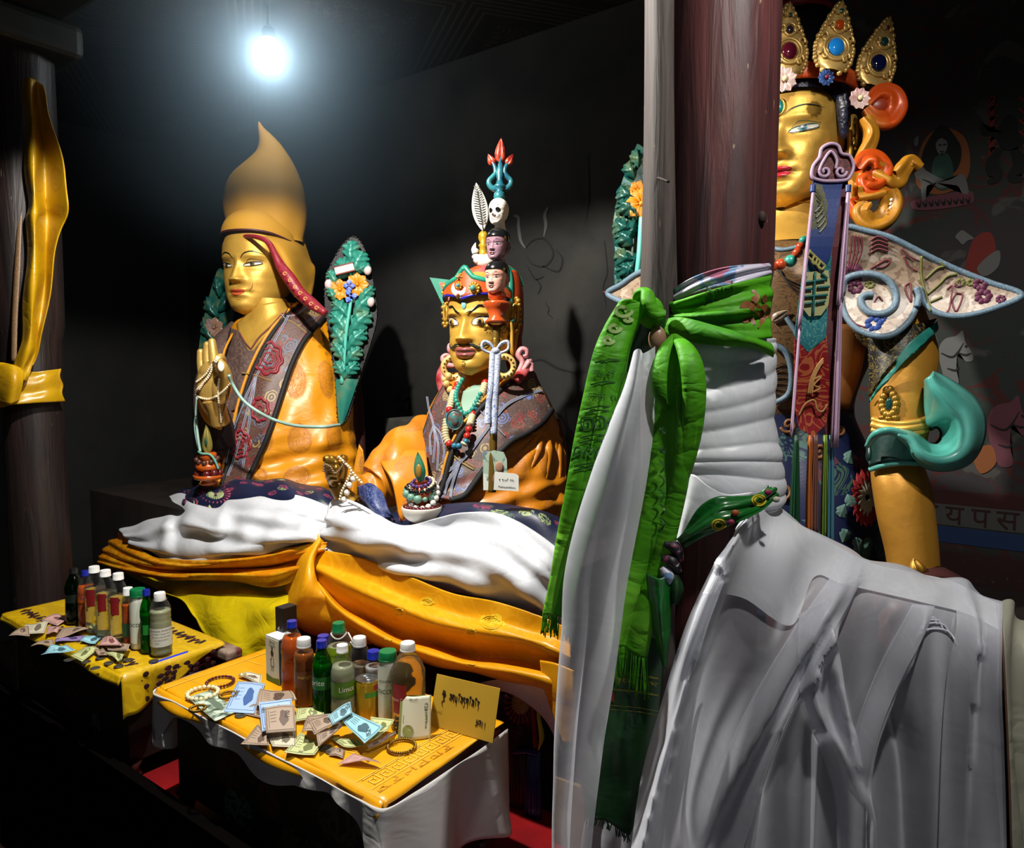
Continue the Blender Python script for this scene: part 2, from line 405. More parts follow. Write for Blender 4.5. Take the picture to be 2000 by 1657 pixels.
 # ------------------------------------------------------------------ room shell
XL,XR,YF,YB,ZC=-4.6,1.7,-2.7,2.6,2.9
def wallmat():
 m,t=newmat('painted_plaster');o=t.obj()
 sx=t.add('ShaderNodeSeparateXYZ',{0:t.add('ShaderNodeNewGeometry').outputs['Position']})
 grey=t.mix(t.step(t.noise(o,2.2,6,.5),.38,.65),lin('#33312d'),lin('#191817'))
 grey=t.mix(t.math('MULTIPLY',t.step(t.noise(o,9,5),.55,.75),.5),grey,lin('#1c1b1a'))
 fl=t.math('SINE',t.math('MULTIPLY',t.noise(o,4.5,3,2.2),26))
 mur=t.mix(t.step(t.noise(o,3.1,4,1),.45,.55),lin('#252a25'),lin('#2c2628'))
 mur=t.mix(t.math('MULTIPLY',t.step(fl,.55,.7),t.step(t.noise(o,2.6,2),.42,.52)),mur,lin('#3f1815'))
 mur=t.mix(t.math('MULTIPLY',t.step(t.noise(o,7,4,.8),.6,.64),.7),mur,lin('#474541'))
 grey=t.mix(t.math('MULTIPLY',t.step(t.math('ADD',sx.outputs[0],t.math('MULTIPLY',t.noise(o,1.5,3),.9)),-1.7,-2.3),.8),grey,lin('#090909'))  # shade behind the left statue painted into the wall colour, near black leftwards
 f=t.step(sx.outputs[0],-.75,-.55);col=t.mix(f,grey,mur)
 low=t.step(sx.outputs[2],.93,.95)
 dd=t.mix(t.step(t.noise(o,60,6),.64,.74),lin('#2c1210'),lin('#5a4c40'))
 col=t.mix(t.math('SUBTRACT',1.0,low),col,dd)
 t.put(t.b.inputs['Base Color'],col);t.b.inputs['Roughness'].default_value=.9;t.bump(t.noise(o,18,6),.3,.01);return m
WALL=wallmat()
def ceilmat():
 m,t=newmat('painted_ceiling_cloth');o=t.obj();s=t.vec('SCALE',o);s.inputs['Scale'].default_value=1.25
 rot=t.add('ShaderNodeMapping',{0:s.outputs[0]});rot.inputs['Rotation'].default_value=(0,0,.6)
 fr=t.vec('ABSOLUTE',t.vec('SUBTRACT',t.vec('FRACTION',rot.outputs[0]).outputs[0],(.5,.5,.5)).outputs[0])
 sp=t.add('ShaderNodeSeparateXYZ',{0:fr.outputs[0]});mx=t.math('MAXIMUM',sp.outputs[0],sp.outputs[1])
 lines=t.math('GREATER_THAN',t.math('SINE',t.math('MULTIPLY',mx,160)),.6);band=t.math('GREATER_THAN',mx,.38)
 curl=t.math('MULTIPLY',t.math('GREATER_THAN',t.math('SINE',t.math('MULTIPLY',t.noise(o,8,2,2),44)),.75),t.math('LESS_THAN',mx,.3))
 col=t.mix(t.math('MAXIMUM',t.math('MULTIPLY',lines,band),curl),lin('#171412'),lin('#39352e'))
 t.put(t.b.inputs['Base Color'],col);t.b.inputs['Roughness'].default_value=.9;return m
def struct(name,lo,hi,mat):
 m=MB();m.box(lo,hi);return put(name,m,mat,kind='structure',smooth=False)
struct('floor',(XL,YF,-.1),(XR,YB+.1,0),M('floor_boards','#2a1c14',.6,var=(5,'#1a120e')))
struct('ceiling',(XL-.1,YF,ZC),(XR+.1,YB+.1,ZC+.1),ceilmat())
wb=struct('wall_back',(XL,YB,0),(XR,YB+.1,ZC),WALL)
struct('wall_left',(XL-.1,YF,0),(XL,YB+.1,ZC),M('dark_plaster','#161616',.9,var=(3,'#0e0e0e')))
struct('wall_right',(XR,YF,0),(XR+.1,YB+.1,ZC),M('dark_plaster'))
# painted frieze and figures on the back wall
INK=M('wall_ink','#121212',.9);WPT=M('wall_white_paint','#5d5d5b',.9);WRED=M('wall_red_paint','#6b221c',.9);WBLU=M('wall_blue_paint','#132c52',.85)
WPNK=M('wall_pink_paint','#5a2f38',.9);WORG=M('wall_orange_paint','#7a4520',.9);WGRN=M('wall_green_paint','#244038',.9)
def wp(px,py,k=0):return PY(px,py,YB-.0015-.0008*k)
WN=np.array([0,-1,0.])
def wpoly(name,pts,mat,k=0,smoothN=40,closed=True):
 m=MB();c=cr(np.array(pts,float),smoothN,True)if smoothN else np.array(pts,float)
 V=[wp(x,y,k)for x,y in c];ctr=np.mean(V,0);m.raw(V+[ctr],[[i,(i+1)%len(V),len(V)]for i in range(len(V))]);return put(name,m,mat,wb,smooth=False)
def wline(name,strokes,mat,wd=.006,k=1):
 m=MB()
 for s in strokes:m.ribbon([wp(x,y,k)for x,y in s],[wd*.5,wd,wd,wd*.3],WN)
 return put(name,m,mat,wb)
zb=[PY(1900,y,YB)[2]for y in(962,985,1026,1036,1068)]
def band(name,z0,z1,mat,k):
 m=MB();m.raw([(-.75,YB-.001*k,z0),(XR,YB-.001*k,z0),(XR,YB-.001*k,z1),(-.75,YB-.001*k,z1)],[[0,1,2,3]]);return put(name,m,mat,wb,smooth=False)
z_b0=PY(1900,1066,YB)[2];z_b1=PY(1900,1034,YB)[2];z_t0=z_b1+.004;z_t1=PY(1900,990,YB)[2];z_r1=PY(1900,962,YB)[2]
band('blue_band',z_b0,z_b1,WBLU,2);band('letter_band',z_t0,z_t1,M('band_grey','#454542',.9),2);band('maroon_band',z_t1,z_r1,M('wall_maroon','#33110e',.9),2)
LET=M('letter_maroon','#2c100e',.9)
hh=z_t1-z_t0
for k,ch in enumerate('मणगयपसरयमणगयपसर'):
 cx=-.45+k*.068
 arr_text('painted_letter',ch,hh*1.3,lambda x,y:np.array([cx+x,YB-.004,(z_t0+z_t1)/2+y]),LET,wb)
 # rider on a white lion-dog over a lotus base, demon figure, horses
wpoly('halo',[(1795,300),(1815,262),(1850,250),(1885,270),(1895,320),(1880,360),(1830,380),(1790,360)],WORG)
wpoly('dark_robe',[(1800,310),(1815,270),(1840,244),(1862,262),(1878,292),(1870,330),(1845,345),(1815,340)],INK,1)
wpoly('painted_face',[(1828,280),(1838,270),(1850,278),(1848,294),(1838,303),(1830,294)],WPT,2)
wpoly('painted_hand',[(1786,272),(1794,266),(1792,284),(1786,284)],WPT,2,16)
wpoly('painted_robe',[(1825,310),(1850,300),(1862,330),(1856,366),(1832,370),(1820,345)],WGRN,2)
wpoly('white_lion',[(1786,330),(1797,320),(1812,335),(1850,352),(1880,340),(1892,375),(1880,378),(1868,362),(1838,368),(1812,362),(1808,388),(1800,388),(1798,356),(1788,346)],WPT,3,60)
wpoly('lotus_plinth',[(1783,392),(1840,380),(1892,372),(1902,384),(1895,398),(1840,408),(1788,410)],WPNK,2)
wline('lotus_lines',[[(1790+12*i,396-i),(1796+12*i,404-i),(1798+12*i,392-i)]for i in range(9)],INK,.006,4)
wline('face_lines',[[(1833,284),(1836,283),(1839,284)],[(1842,283),(1845,282),(1848,283)],[(1836,295),(1840,297),(1844,294)],[(1801,350),(1815,356),(1830,366)]],INK,.004,4)
wpoly('demon_body',[(1955,240),(1968,224),(1984,232),(1990,262),(2000,275),(1990,290),(1960,292),(1945,270),(1918,262),(1916,240),(1930,256),(1948,256)],INK,2,60)
wline('demon_flames',[[(1930,200+20*i),(1940,190+20*i),(1936,210+20*i),(1950,205+20*i)]for i in range(8)]+[[(1990,190+22*i),(2005,200+22*i),(1998,215+22*i)]for i in range(7)],WRED,.012,1)
wline('demon_legs',[[(1952,290),(1938,320),(1945,345),(1930,358)],[(1980,290),(1992,320),(1982,345),(1998,352)]],INK,.035,2)
for(ox,oy,sc_,mm)in((1858,690,1.0,WPT),(1960,830,1.3,WPNK)):
 q=lambda L:[(ox+sc_*x,oy+sc_*y)for x,y in L]
 wpoly('painted_horse',q([(-12,-28),(10,-34),(22,-44),(28,-20),(40,-2),(42,14),(28,16),(14,0),(10,30),(14,60),(-8,60),(-22,20),(-24,-10)]),mm,2,60)
 wline('horse_lines',[q([(-20,0),(0,8),(12,0),(24,-20)]),q([(14,0),(28,4),(40,0)]),q([(-8,30),(8,34),(14,26)]),q([(26,-14),(29,-13),(30,-10)])],INK,.007,3)
wpoly('rider_robe',[(1900,470),(1935,455),(1945,500),(1920,540),(1885,540)],WRED,1)
wpoly('rider_shirt',[(1930,500),(1952,490),(1950,520),(1925,540),(1908,525)],WPT,3)
wpoly('small_white_creature',[(1866,462),(1878,450),(1890,456),(1902,466),(1890,470),(1880,478),(1872,470)],WPT,2)
wpoly('red_saddle',[(1900,885),(1935,870),(1945,905),(1915,925)],WORG,3)
# line drawings behind the middle statue
wline('bull_horns',[[(1003,421),(1012,425),(1013,445),(1017,470),(1026,485)],[(1070,405),(1064,420),(1066,440),(1062,462)]],WPT,.016,1)
wline('bull_drawing',[[(1026,485),(1040,470),(1060,466),(1075,480),(1080,500),(1064,520),(1040,516),(1028,500)],[(1060,520),(1090,530),(1098,505),(1085,488)],[(1030,520),(1045,545),(1062,540)],[(1048,545),(1056,560),(1050,575)]],INK,.008,2)
wpoly('grey_ox',[(1040,706),(1060,706),(1090,722),(1130,730),(1180,735),(1200,800),(1190,880),(1130,870),(1108,830),(1080,800),(1055,760)],M('wall_ox_paint','#2b2b29',.9),1)
wline('ox_outline',[[(1040,706),(1060,704),(1090,720),(1130,730)],[(1078,800),(1100,820),(1110,850)],[(1105,800),(1108,830),(1120,850)]],INK,.01,3)
wline('wall_cracks',[[(1066,590),(1072,605),(1070,612),(1080,622)],[(1108,655),(1112,670),(1128,685),(1132,730)],[(1180,470),(1186,530),(1178,560),(1184,600)],[(1148,300),(1150,380),(1145,430)]],INK,.005,2)
wline('wall_knot_emblem',[[(770,790),(785,760),(800,790),(785,815),(770,790)],[(775,770),(795,810),(800,775),(772,808)],[(765,780),(805,780)],[(768,800),(803,798)]],M('wall_faint_ink','#1f1f20',.9),.01,1)
# stacked dim blocks against the wall
m=MB();m.box((-2.43,2.28,0.0),(-2.12,2.55,1.28));put('masonry_block',m,M('dusty_masonry','#4a463e',.95,var=(8,'#35322c')),label='dim grey masonry block against the wall between the two seated statues',cat='block',smooth=False,bevel=.01)
# ------------------------------------------------------------------ pillars
def woodmat(name,a,b,rough=.55,sc_=3,chips='#8a7460'):
 m,t=newmat(name);o=t.obj();mp=t.add('ShaderNodeMapping',{0:o});mp.inputs['Scale'].default_value=(9,9,.8)
 g=t.noise(mp.outputs[0],sc_,6,1.2);col=t.mix(t.step(g,.35,.68),lin(a),lin(b))
 mp2=t.add('ShaderNodeMapping',{0:o});mp2.inputs['Scale'].default_value=(3,3,.6)
 ch=t.step(t.noise(mp2.outputs[0],26,3,.3),.72,.74);col=t.mix(ch,col,lin(chips))
 t.put(t.b.inputs['Base Color'],col);t.b.inputs['Roughness'].default_value=rough;t.bump(g,.6,.008);return m
def pillar(c,r,mat,name,label,z1=ZC,n=40,seed=0):
 m=MB();r0_=r;rs=np.random.RandomState(seed);a=np.linspace(0,2*PI,n,endpoint=False);N=50;g=np.zeros((N,n,3));ph=rs.rand(4)*6
 for i,z in enumerate(np.linspace(0,z1,N)):
  r=r0_*(.9 if z<1.60 else 1.0)
  k=r*(1+.02*np.sin(3*a+ph[0]+z)+.012*np.sin(7*a+ph[1]-z*2)+.015*math.sin(z*3+ph[2]))
  g[i]=np.stack([c[0]+k*np.cos(a),c[1]+k*np.sin(a),np.full(n,z)],1)
 m.grid(g,cv=True);return m
MAROON=woodmat('maroon_painted_wood','#512726','#2c1618');DARKW=woodmat('dark_pillar_wood','#241512','#100a09',chips='#5a4a3c');GREYW=woodmat('weathered_grey_wood','#4a3f3a','#251f1c',.75,5)
PC=P(1402,500,1.22);PR=.089
rt=thing('wooden_pillar','thick round maroon painted pillar rising in front of the largest statue','pillar',(PC[0],PC[1],0))
mp_=pillar(PC,PR,MAROON,'','',seed=3);put('shaft',mp_,MAROON,rt)
m=MB()
for(x,y,r_)in((1400,375,.006),(1428,238,.005),(1478,330,.004),(1488,425,.007),(1415,480,.004)):m.ball(P(x,y,1.14),(r_,r_,r_*1.5),7)
put('knot',m,M('knot_wood','#2b1715',.8),rt)
gp=P(1281,400,1.17);m=MB()
N=40;g=np.zeros((N,12,3));a=np.linspace(0,2*PI,12,endpoint=False)
for i,z in enumerate(np.linspace(0,ZC,N)):
 py=720-(z-1.5)*F/1.17;half=np.interp(py,[0,350,600],[23,27,31])/F*1.19
 cxp=P(1277+(py-0)*.012,700,1.20)
 g[i]=np.array([cxp[0],cxp[1],z])+np.outer(np.sign(np.cos(a))*np.abs(np.cos(a))**.6*half*(1+.06*math.sin(z*9)),RT)+np.outer(np.sign(np.sin(a))*np.abs(np.sin(a))**.6*.045,HD)
m.grid(g,cv=True)
gpo=put('timber_post',m,GREYW,label='weathered grey timber post lashed to the maroon pillar',cat='post')
nm=MB();nm.tube([P(1283,347,1.15),P(1290,349,1.12),P(1306,355,1.10)],.0022,8);put('nail',nm,M('rusty_iron','#2a211c',.7,.6),gpo)
PL=P(62,700,2.62);PLR=.108
rt=thing('wooden_pillar','dark worn pillar at the left wrapped with a yellow silk band','pillar',(PL[0],PL[1],0));LP_=rt
mpl=pillar(PL,PLR,DARKW,'','',seed=5);put('shaft',mpl,DARKW,rt)
m=MB();c0=np.array([PL[0],PL[1]])
m.box((c0[0]-.16,c0[1]-.16,2.58),(c0[0]+.16,c0[1]+.16,2.7));m.box((c0[0]-.5,c0[1]-.12,2.7),(c0[0]+.5,c0[1]+.12,ZC-.002))
put('capital',m,M('dark_green_carving','#0e1611',.6,var=(9,'#1d1d10')),rt,smooth=False,bevel=.03)
m=MB()
for k in range(6):m.ball((c0[0]+.16+.05*k,c0[1]-.13,2.68+.025*k),(.035,.03,.04),8)
put('carved_scroll',m,M('dark_gold_carving','#4a4326',.55),rt)
# ------------------------------------------------------------------ pedestal, step and tables
LAQ=M('red_lacquer','#8c1418',.35,var=(6,'#6e0f14'),bump=(60,.08));DKP=cloth('dark_painted_panel','#1a1210',.5,'floral','#4a1c16','#3e3a2a',7,sheen=0,weave=0)
m=MB();m.box((-2.62,.84,0),(-.62,1.39,.45));lb=put('low_bench',m,LAQ,label='long red lacquered bench running below the offering tables',cat='bench',smooth=False,bevel=.006)
m=MB();m.box((-2.62,.80,0),(-.62,.826,.52));put('painted_front',m,M('black_board','#080606',1.0,spec=0),lb,smooth=False)
m=MB();m.box((-3.3,1.395,0),(-.98,2.2,.985));ped=put('altar_pedestal',m,M('dark_wood_panel','#1e1410',.6,var=(6,'#120c0a')),label='dark wooden altar pedestal under the two smaller statues',cat='pedestal',smooth=False)
TZ=.745
def table(label,x0,x1,y0,y1):
 t=thing('offering_table',label,'table',((x0+x1)/2,(y0+y1)/2,.451))
 m=MB();m.box((x0,y0,TZ-.035),(x1,y1,TZ-.004));put('tabletop',m,M('table_red_wood','#4a1715',.45,var=(12,'#2b0f0d')),t,smooth=False,bevel=.006)
 m=MB();m.box((x0+.02,y0+.02,.50),(x1-.02,y1-.02,TZ-.036));put('painted_panel',m,DKP,t,smooth=False)
 for sx in(x0+.03,x1-.03):
  for sy in(y0+.03,y1-.03):
   m=MB();m.lathe([(.0,.4515),(.018,.4515),(.022,.465),(.014,.48),(.024,.499),(0,.499)],(sx,sy,0),14);put('leg',m,M('table_red_wood'),t)
 return t
TA=(-1.66,-.92,.845,1.19);TB=(-2.58,-1.83,.83,1.10)
table('carved red offering table under the gold satin cloth in front',*TA)
tb=table('carved red offering table under the flowered yellow cloth at the left',*TB)
m=MB();m.box((-2.62,1.08,TZ-.04),(-1.775,1.13,TZ-.012));put('end_rail',m,M('worn_red_wood','#5a2523',.6,var=(30,'#8d7a6a')),tb,smooth=False,bevel=.008)
# bulb near the ceiling
t=thing('light_bulb','glaring white bulb hanging just under the painted ceiling','lamp',(BULB[0],BULB[1],BULB[2]-.06))
m=MB();m.lathe([(0,-.06),(.03,-.052),(.048,-.03),(.054,0),(.048,.03),(.035,.052),(.025,.07)],BULB,24,sm=True)
lbm,lt=newmat('lit_bulb');em_=lt.add('ShaderNodeEmission',{0:(.75,.9,1.0),1:40.0});tp_=lt.add('ShaderNodeBsdfTransparent');lt.t.links.new(lt.add('ShaderNodeMixShader',{0:.6,1:tp_,2:em_}).outputs[0],lt.n['Material Output'].inputs[0]);put('glass_globe',m,lbm,t)
m=MB();m.lathe([(0,.062),(.024,.064),(.026,.1),(.016,.115),(0,.116)],BULB,20);put('socket',m,M('socket_plastic','#1c1c1c',.4),t)
m=MB();m.tube([BULB+[0,0,.11],[BULB[0],BULB[1],ZC]],.004,8);put('cord',m,M('socket_plastic'),t)
# haze added round the bulb to give its glare, thinning outwards
hz,ht=newmat('glare_haze');ps=ht.add('ShaderNodeNewGeometry').outputs['Position'];dv=ht.vec('DISTANCE',ps,tuple(BULB)).outputs['Value']
den=ht.math('MULTIPLY',ht.math('POWER',ht.step(dv,.95,.0),2.4),2.1);vs=ht.add('ShaderNodeVolumeScatter',{'Color':(.55,.8,1.0),'Density':den,'Anisotropy':.25});ht.n.remove(ht.b);ht.t.links.new(vs.outputs[0],ht.n['Material Output'].inputs['Volume'])
m=MB();m.ball((0,0,0),.95,20,30);m.f=[q[::-1]for q in m.f];m.v=[(BULB[0]+a,BULB[1]+b,min(BULB[2]+c,ZC-.001))for a,b,c in m.v];hzo=put('glare_haze',m,hz,label='thin bluish haze added for the glare round the bare bulb',cat='haze',kind='stuff')
# ------------------------------------------------------------------ carved heads
GOLD=goldmat('gilded_clay','#cfa243',.46,.45);GOLD2=goldmat('bright_gilding','#d2a548',.42,.55,amt=.6);OLDG=goldmat('old_gilding','#8e6a22',.4,.75,'#2e210b',.8)
def smooth1(a,k=9):
 p=np.pad(a,k,'edge');ke=np.hanning(2*k+1);ke/=ke.sum();return np.convolve(p,ke,'valid')
class Head:
 """a face looking along local -Y, chin at z 0, crown at z 1"""
 def __init__(s,chin,H,face_dir,w=.37,f=.42,b=.45,nose=.085,eyeball=.022,lips=.03,nz=110,na=128,jaw=1.14,roll=0,brow=.014):
  s.H=H;fd=unit([face_dir[0],face_dir[1],0]);Yl=-fd;Xl=np.cross(Yl,ZZ)
  s.R=np.stack([Xl,Yl,ZZ],1)*H;s.o=np.array(chin,float)
  zs=np.concatenate([np.linspace(-.03,.02,8)[:-1],np.linspace(.02,.9,nz-16),np.linspace(.9,1.0,10)[1:]]);nz=len(zs)
  zd=np.linspace(-.03,1,400)
  it=lambda xs,ys:smooth1(np.interp(zd,xs,ys),10)
  W=it([-.03,0,.05,.12,.2,.3,.4,.5,.6,.7,.8,.88,.94,.98,1],np.array([.02,.09,.17,.235,.285,.325,.35,.365,.37,.36,.325,.27,.2,.12,.0])/.37*w)
  W=W*(1+(jaw-1)*np.clip((.34-zd)/.2,0,1))
  Fr=it([-.03,0,.05,.12,.2,.3,.4,.5,.6,.7,.8,.88,.94,.98,1],np.array([.3,.36,.395,.4,.405,.405,.40,.395,.41,.405,.37,.31,.23,.13,.0])/.41*f)
  Bk=it([-.03,0,.05,.12,.2,.3,.4,.5,.6,.7,.8,.88,.94,.98,1],np.array([-.27,-.22,-.08,.06,.18,.3,.38,.42,.44,.43,.38,.31,.22,.12,0])/.44*b)
  a=np.linspace(-PI,PI,na,endpoint=False);a=a-.25*np.sin(a)
  g=np.zeros((nz,na,3))
  for i,z in enumerate(zs):
   ww,ff,bb=np.interp(z,zd,W),np.interp(z,zd,Fr),np.interp(z,zd,Bk)
   c=np.cos(a);sn=np.sin(a);mid=(bb-ff)/2*min(1,max(0,(.33-bb)/.48))
   x=ww*np.sign(sn)*np.abs(sn)**.92
   y=np.where(c>0,-(ff+mid)*np.abs(c)**.95+mid,(bb-mid)*np.abs(c)**.95+mid)
   fr=np.clip(c*1.6,0,1)
   G=lambda cx,cz,sx,sz:np.exp(-((x-cx)/sx)**2-((z-cz)/sz)**2)
   S=lambda cx,cz,sx,sz:G(cx,cz,sx,sz)+G(-cx,cz,sx,sz)
   nr=np.interp(z,[.27,.295,.315,.36,.45,.53,.6],[0,.25,1,.9,.52,.2,0])*nose
   sxn=np.interp(z,[.28,.33,.42,.55],[.062,.058,.036,.03])
   d=nr*np.exp(-(x/sxn)**2)
   d+=nose*.45*S(.055,.315,.032,.028)-.012*S(.03,.285,.018,.012)
   d+=-.035*S(.15,.475,.10,.05)+eyeball*S(.155,.478,.065,.03)+.02*S(.16,.47,.06,.035)*(eyeball>.03)
   d+=brow*S(.16,.56,.12,.025)+.012*S(.2,.33,.1,.08)
   d+=lips*G(0,.215,.085,.022)+lips*.9*G(0,.165,.07,.022)-.018*G(0,.19,.1,.008)-.012*S(.115,.19,.03,.03)
   d+=.022*G(0,.07,.09,.05)-.012*G(0,.125,.07,.018)-.006*G(0,.25,.015,.02)
   g[i,:,0]=x;g[i,:,1]=y-d*fr;g[i,:,2]=z
  s.mb=MB();s.mb.grid(g@s.R.T+s.o,cv=True);s.b=bvh(s.mb)
 def L(s,p):return np.asarray(p,float)@s.R.T+s.o
 def on(s,x,z,k=.004):
  d=s.R[:,1]/s.H;h=s.b.ray_cast(Vector(s.L((x,-2,z))),Vector(d))
  if h[0]is None:return s.L((x,0,z))
  return np.array(h[0])-d*k*s.H
 def shape(s,m,xs,top,bot,k=.004,nv=6):
  """patch between two curves over xs"""
  xs=np.array(xs);top=np.array(top);bot=np.array(bot)
  g=np.array([[s.on(x,b+(t-b)*q,k)for q in np.linspace(0,1,nv)]for x,t,b in zip(xs,top,bot)]);m.grid(g)
 def stroke(s,m,pts,wd,k=.006,N=24,th=.002):
  c=cr(np.array(pts,float),N);tg=np.gradient(c,axis=0);sd=np.stack([-tg[:,1],tg[:,0]],1);sd/=np.maximum(np.linalg.norm(sd,axis=1,keepdims=True),1e-9)
  w_=np.interp(np.linspace(0,1,N),np.linspace(0,1,len(wd)),wd)[:,None]if not np.isscalar(wd)else np.full((N,1),wd)
  A,B=c-sd*w_/2,c+sd*w_/2
  m.grid(np.array([[s.on(*p,k),s.on(*((p+q)/2),k+th),s.on(*q,k)]for p,q in zip(A,B)]))
 def disc(s,m,x,z,rx,rz,k=.008,dome=0,n=20):
  V=[s.on(x+rx*math.cos(t),z+rz*math.sin(t),k)for t in np.linspace(0,2*PI,n,endpoint=False)];c=s.on(x,z,k+dome)
  V2=[s.on(x+.6*rx*math.cos(t),z+.6*rz*math.sin(t),k+dome*.8)for t in np.linspace(0,2*PI,n,endpoint=False)]
  m.raw(V+V2+[c],[[i,(i+1)%n,n+(i+1)%n,n+i]for i in range(n)]+[[n+i,n+(i+1)%n,2*n]for i in range(n)])
 def eyes(s,root,half=.012,op=.024,iris='#5b4a2a',L=.088,cx=.155,cz=.478,look=.0,slant=.012,iris_r=.024,rim='#1a1512'):
  for sg in(-1,1):
   wm,im,pm,lm=MB(),MB(),MB(),MB()
   u=np.linspace(-1,1,22);xs=cx+u*L;prof=np.sqrt(np.clip(1-np.abs(u)**2.2,0,1));base=cz+slant*u
   s.shape(wm,sg*xs,base+op*prof,base-half*prof,.005,9)
   ic=cx+look*sg;r=iris_r;v=np.linspace(-1,1,14);xi=ic+v*r
   pr=np.interp(xi,xs,prof);bs=np.interp(xi,xs,base);hi=np.minimum(bs+op*pr,cz+r*.95*np.sqrt(1-v*v)+.006);lo=np.maximum(bs-half*pr,cz-r*.95*np.sqrt(1-v*v)+.006)
   s.shape(im,sg*xi,np.maximum(hi,lo),lo,.014)
   r2=r*.5;xi=ic+v*r2;s.shape(pm,sg*xi,np.minimum(cz+.006+r2*np.sqrt(1-v*v),np.interp(xi,xs,base+op*prof)),np.maximum(cz+.006-r2*np.sqrt(1-v*v),np.interp(xi,xs,base-half*prof)),.019)
   s.stroke(lm,list(zip(sg*xs,base+op*prof)),[.004,.011,.011,.004],.018);s.stroke(lm,list(zip(sg*xs,base-half*prof)),.005,.016)
   s.stroke(lm,[(sg*(cx-L),cz-slant),(sg*(cx-L*.5),cz+op+.02),(sg*cx,cz+op+.03),(sg*(cx+L*1.05),cz+slant+.022)],[.002,.004,.003],.006)
   im.v+=[];o=len(wm.v);wm.cur=1;wm.raw(im.v,im.f);wm.cur=2;wm.raw(pm.v,pm.f);wm.cur=3;wm.raw(lm.v,lm.f)
   put('eye',wm,[M('painted_eye_white','#e8e2d2',.25),M('iris_'+iris.strip('#'),iris,.2),M('painted_black','#0d0b0a',.3),M('rim_'+rim.strip('#'),rim,.4)],root)
 def ear(s,m,sg,x=.355,z=.42,hh=.19,wd=.085,y=.02,thick=.02):
  """long lobed ear: rim tube and hollow"""
  o=lambda p:s.L((sg*(x+.02+.10*max(p[0],0)*1),y+p[0]*.9,z+p[1]))
  rim=[(-.03,.0),(-.045,.09),(-.02,.16),(.045,.185),(.10,.15),(.105,.06),(.07,-.04),(.045,-.12),(.03,-.19),(-.005,-.215),(-.03,-.17),(-.03,-.08)]
  rim=[(a*wd/.085,b*hh/.19)for a,b in rim]
  m.tube([o(p)for p in rim],.019*s.H,8,N=60,closed=True)
  c=cr(np.array(rim),40,True);V=[o(p)for p in c];ce=s.L((sg*(x+.005),y+.03,z));V.append(ce);m.raw(V,[[i,(i+1)%40,40]for i in range(40)])
  m.tube([o((.0,.0)),o((.03,.08)),o((.07,.07)),(o((.04,-.02)))],[.01*s.H,.014*s.H,.012*s.H,.008*s.H],7)
  m.ball(s.L((sg*(x+.005),y-.03,z-.02)),.02*s.H,7)
def facing(p,rel):
 """unit direction from p, turned rel degrees to picture left of the line to the camera"""
 d=CAM-np.asarray(p);d[2]=0;d=unit(d);a=math.radians(-rel);return np.array([d[0]*math.cos(a)-d[1]*math.sin(a),d[0]*math.sin(a)+d[1]*math.cos(a),0])
def leafmesh(m,base,tip,wd,nrm,side=None,bend=0.0,lobes=0,lob=.25,h=.01,n=30,k=9,peak=.45,curl=0.0):
 """carved leaf or petal between two points; nrm points to the viewer side"""
 base,tip=np.array(base,float),np.array(tip,float);ax=tip-base;L=np.linalg.norm(ax);ax=ax/L;nrm=unit(nrm);sd=unit(np.cross(nrm,ax))
 s=np.linspace(0,1,n);t=np.linspace(-1,1,k);e=math.log(.5)/math.log(peak)
 w_=wd*np.sin(PI*s**e)**.8;w_[0]=wd*.06
 if lobes:w_=w_*(1-lob+lob*2*np.abs(np.sin(PI*lobes*s))**.6)
 g=np.zeros((n,k,3))
 for i in range(n):
  c=base+ax*L*s[i]+sd*bend*L*math.sin(PI*s[i])+nrm*curl*L*s[i]**2
  for j in range(k):
   hh=h*(1-t[j]**2)**.5*(.4+.6*math.sin(PI*min(1,s[i]+.1)))+(h*.5*math.exp(-(t[j]/.16)**2)-h*.45*abs(math.sin(PI*lobes*(s[i]-abs(t[j])*.12)))*abs(t[j])if lobes else-h*.5*math.exp(-(t[j]/.12)**2))
   g[i,j]=c+sd*w_[i]*t[j]+nrm*hh-ax*(abs(t[j])*w_[i]*(-.5 if lobes else .35))
 m.grid(g)
def beads(m,path,r,closed=False,gap=2.0,N=None,jit=0):
 c=cr(np.array(path,float),400,closed);d=np.r_[0,np.cumsum(np.linalg.norm(np.diff(c,axis=0),axis=1))];n=max(3,int(d[-1]/(gap*r)))
 out=[]
 for q in np.linspace(0,d[-1],n,endpoint=not closed):
  p=np.array([np.interp(q,d,c[:,i])for i in range(3)]);out.append(p);m.ball(p,r*(1+jit*(random.random()-.5)),7,9)
 return out
 # ------------------------------------------------------------------ left seated statue in the yellow hat
BLK=cloth('black_piping','#0d0b0c',.7);YPIPE=cloth('orange_piping','#d58a1c',.45)
BROC=cloth('figured_brocade','#54342e',.5,'multi','#8a2830','#566079',26,spec=.6);BROC2=cloth('dark_figured_brocade','#4a3030',.5,'multi','#7d2f2c','#4d5a86',34,spec=.6)
VEST=cloth('brown_vest_cloth','#4b3a35',.6,'scroll','#6a5248',scale=14)
OSAT=cloth('orange_satin_roundels','#df9010',.4,'roundel','#a8640e',scale=6.2,spec=.6,amt=.8,crease=(5,.28))
OSAT2=cloth('deep_orange_satin','#cc7c12',.4,'roundel','#9a5a12',scale=7,spec=.6,amt=.6,crease=(5,.25))
MARC=cloth('maroon_robe_cloth','#3a1512',.6);NAVY=cloth('navy_flowered_brocade','#161d3a',.45,'floral','#8d3a55','#8b9a62',15)
WSTR=cloth('silver_cord','#8f93a5',.4)
a1=PY(505,960,1.8);S1=thing('seated_statue','gilded seated statue with tall pointed yellow hat and orange satin robe','statue',(a1[0],a1[1],.985));_FLOOR[S1.name]=.987
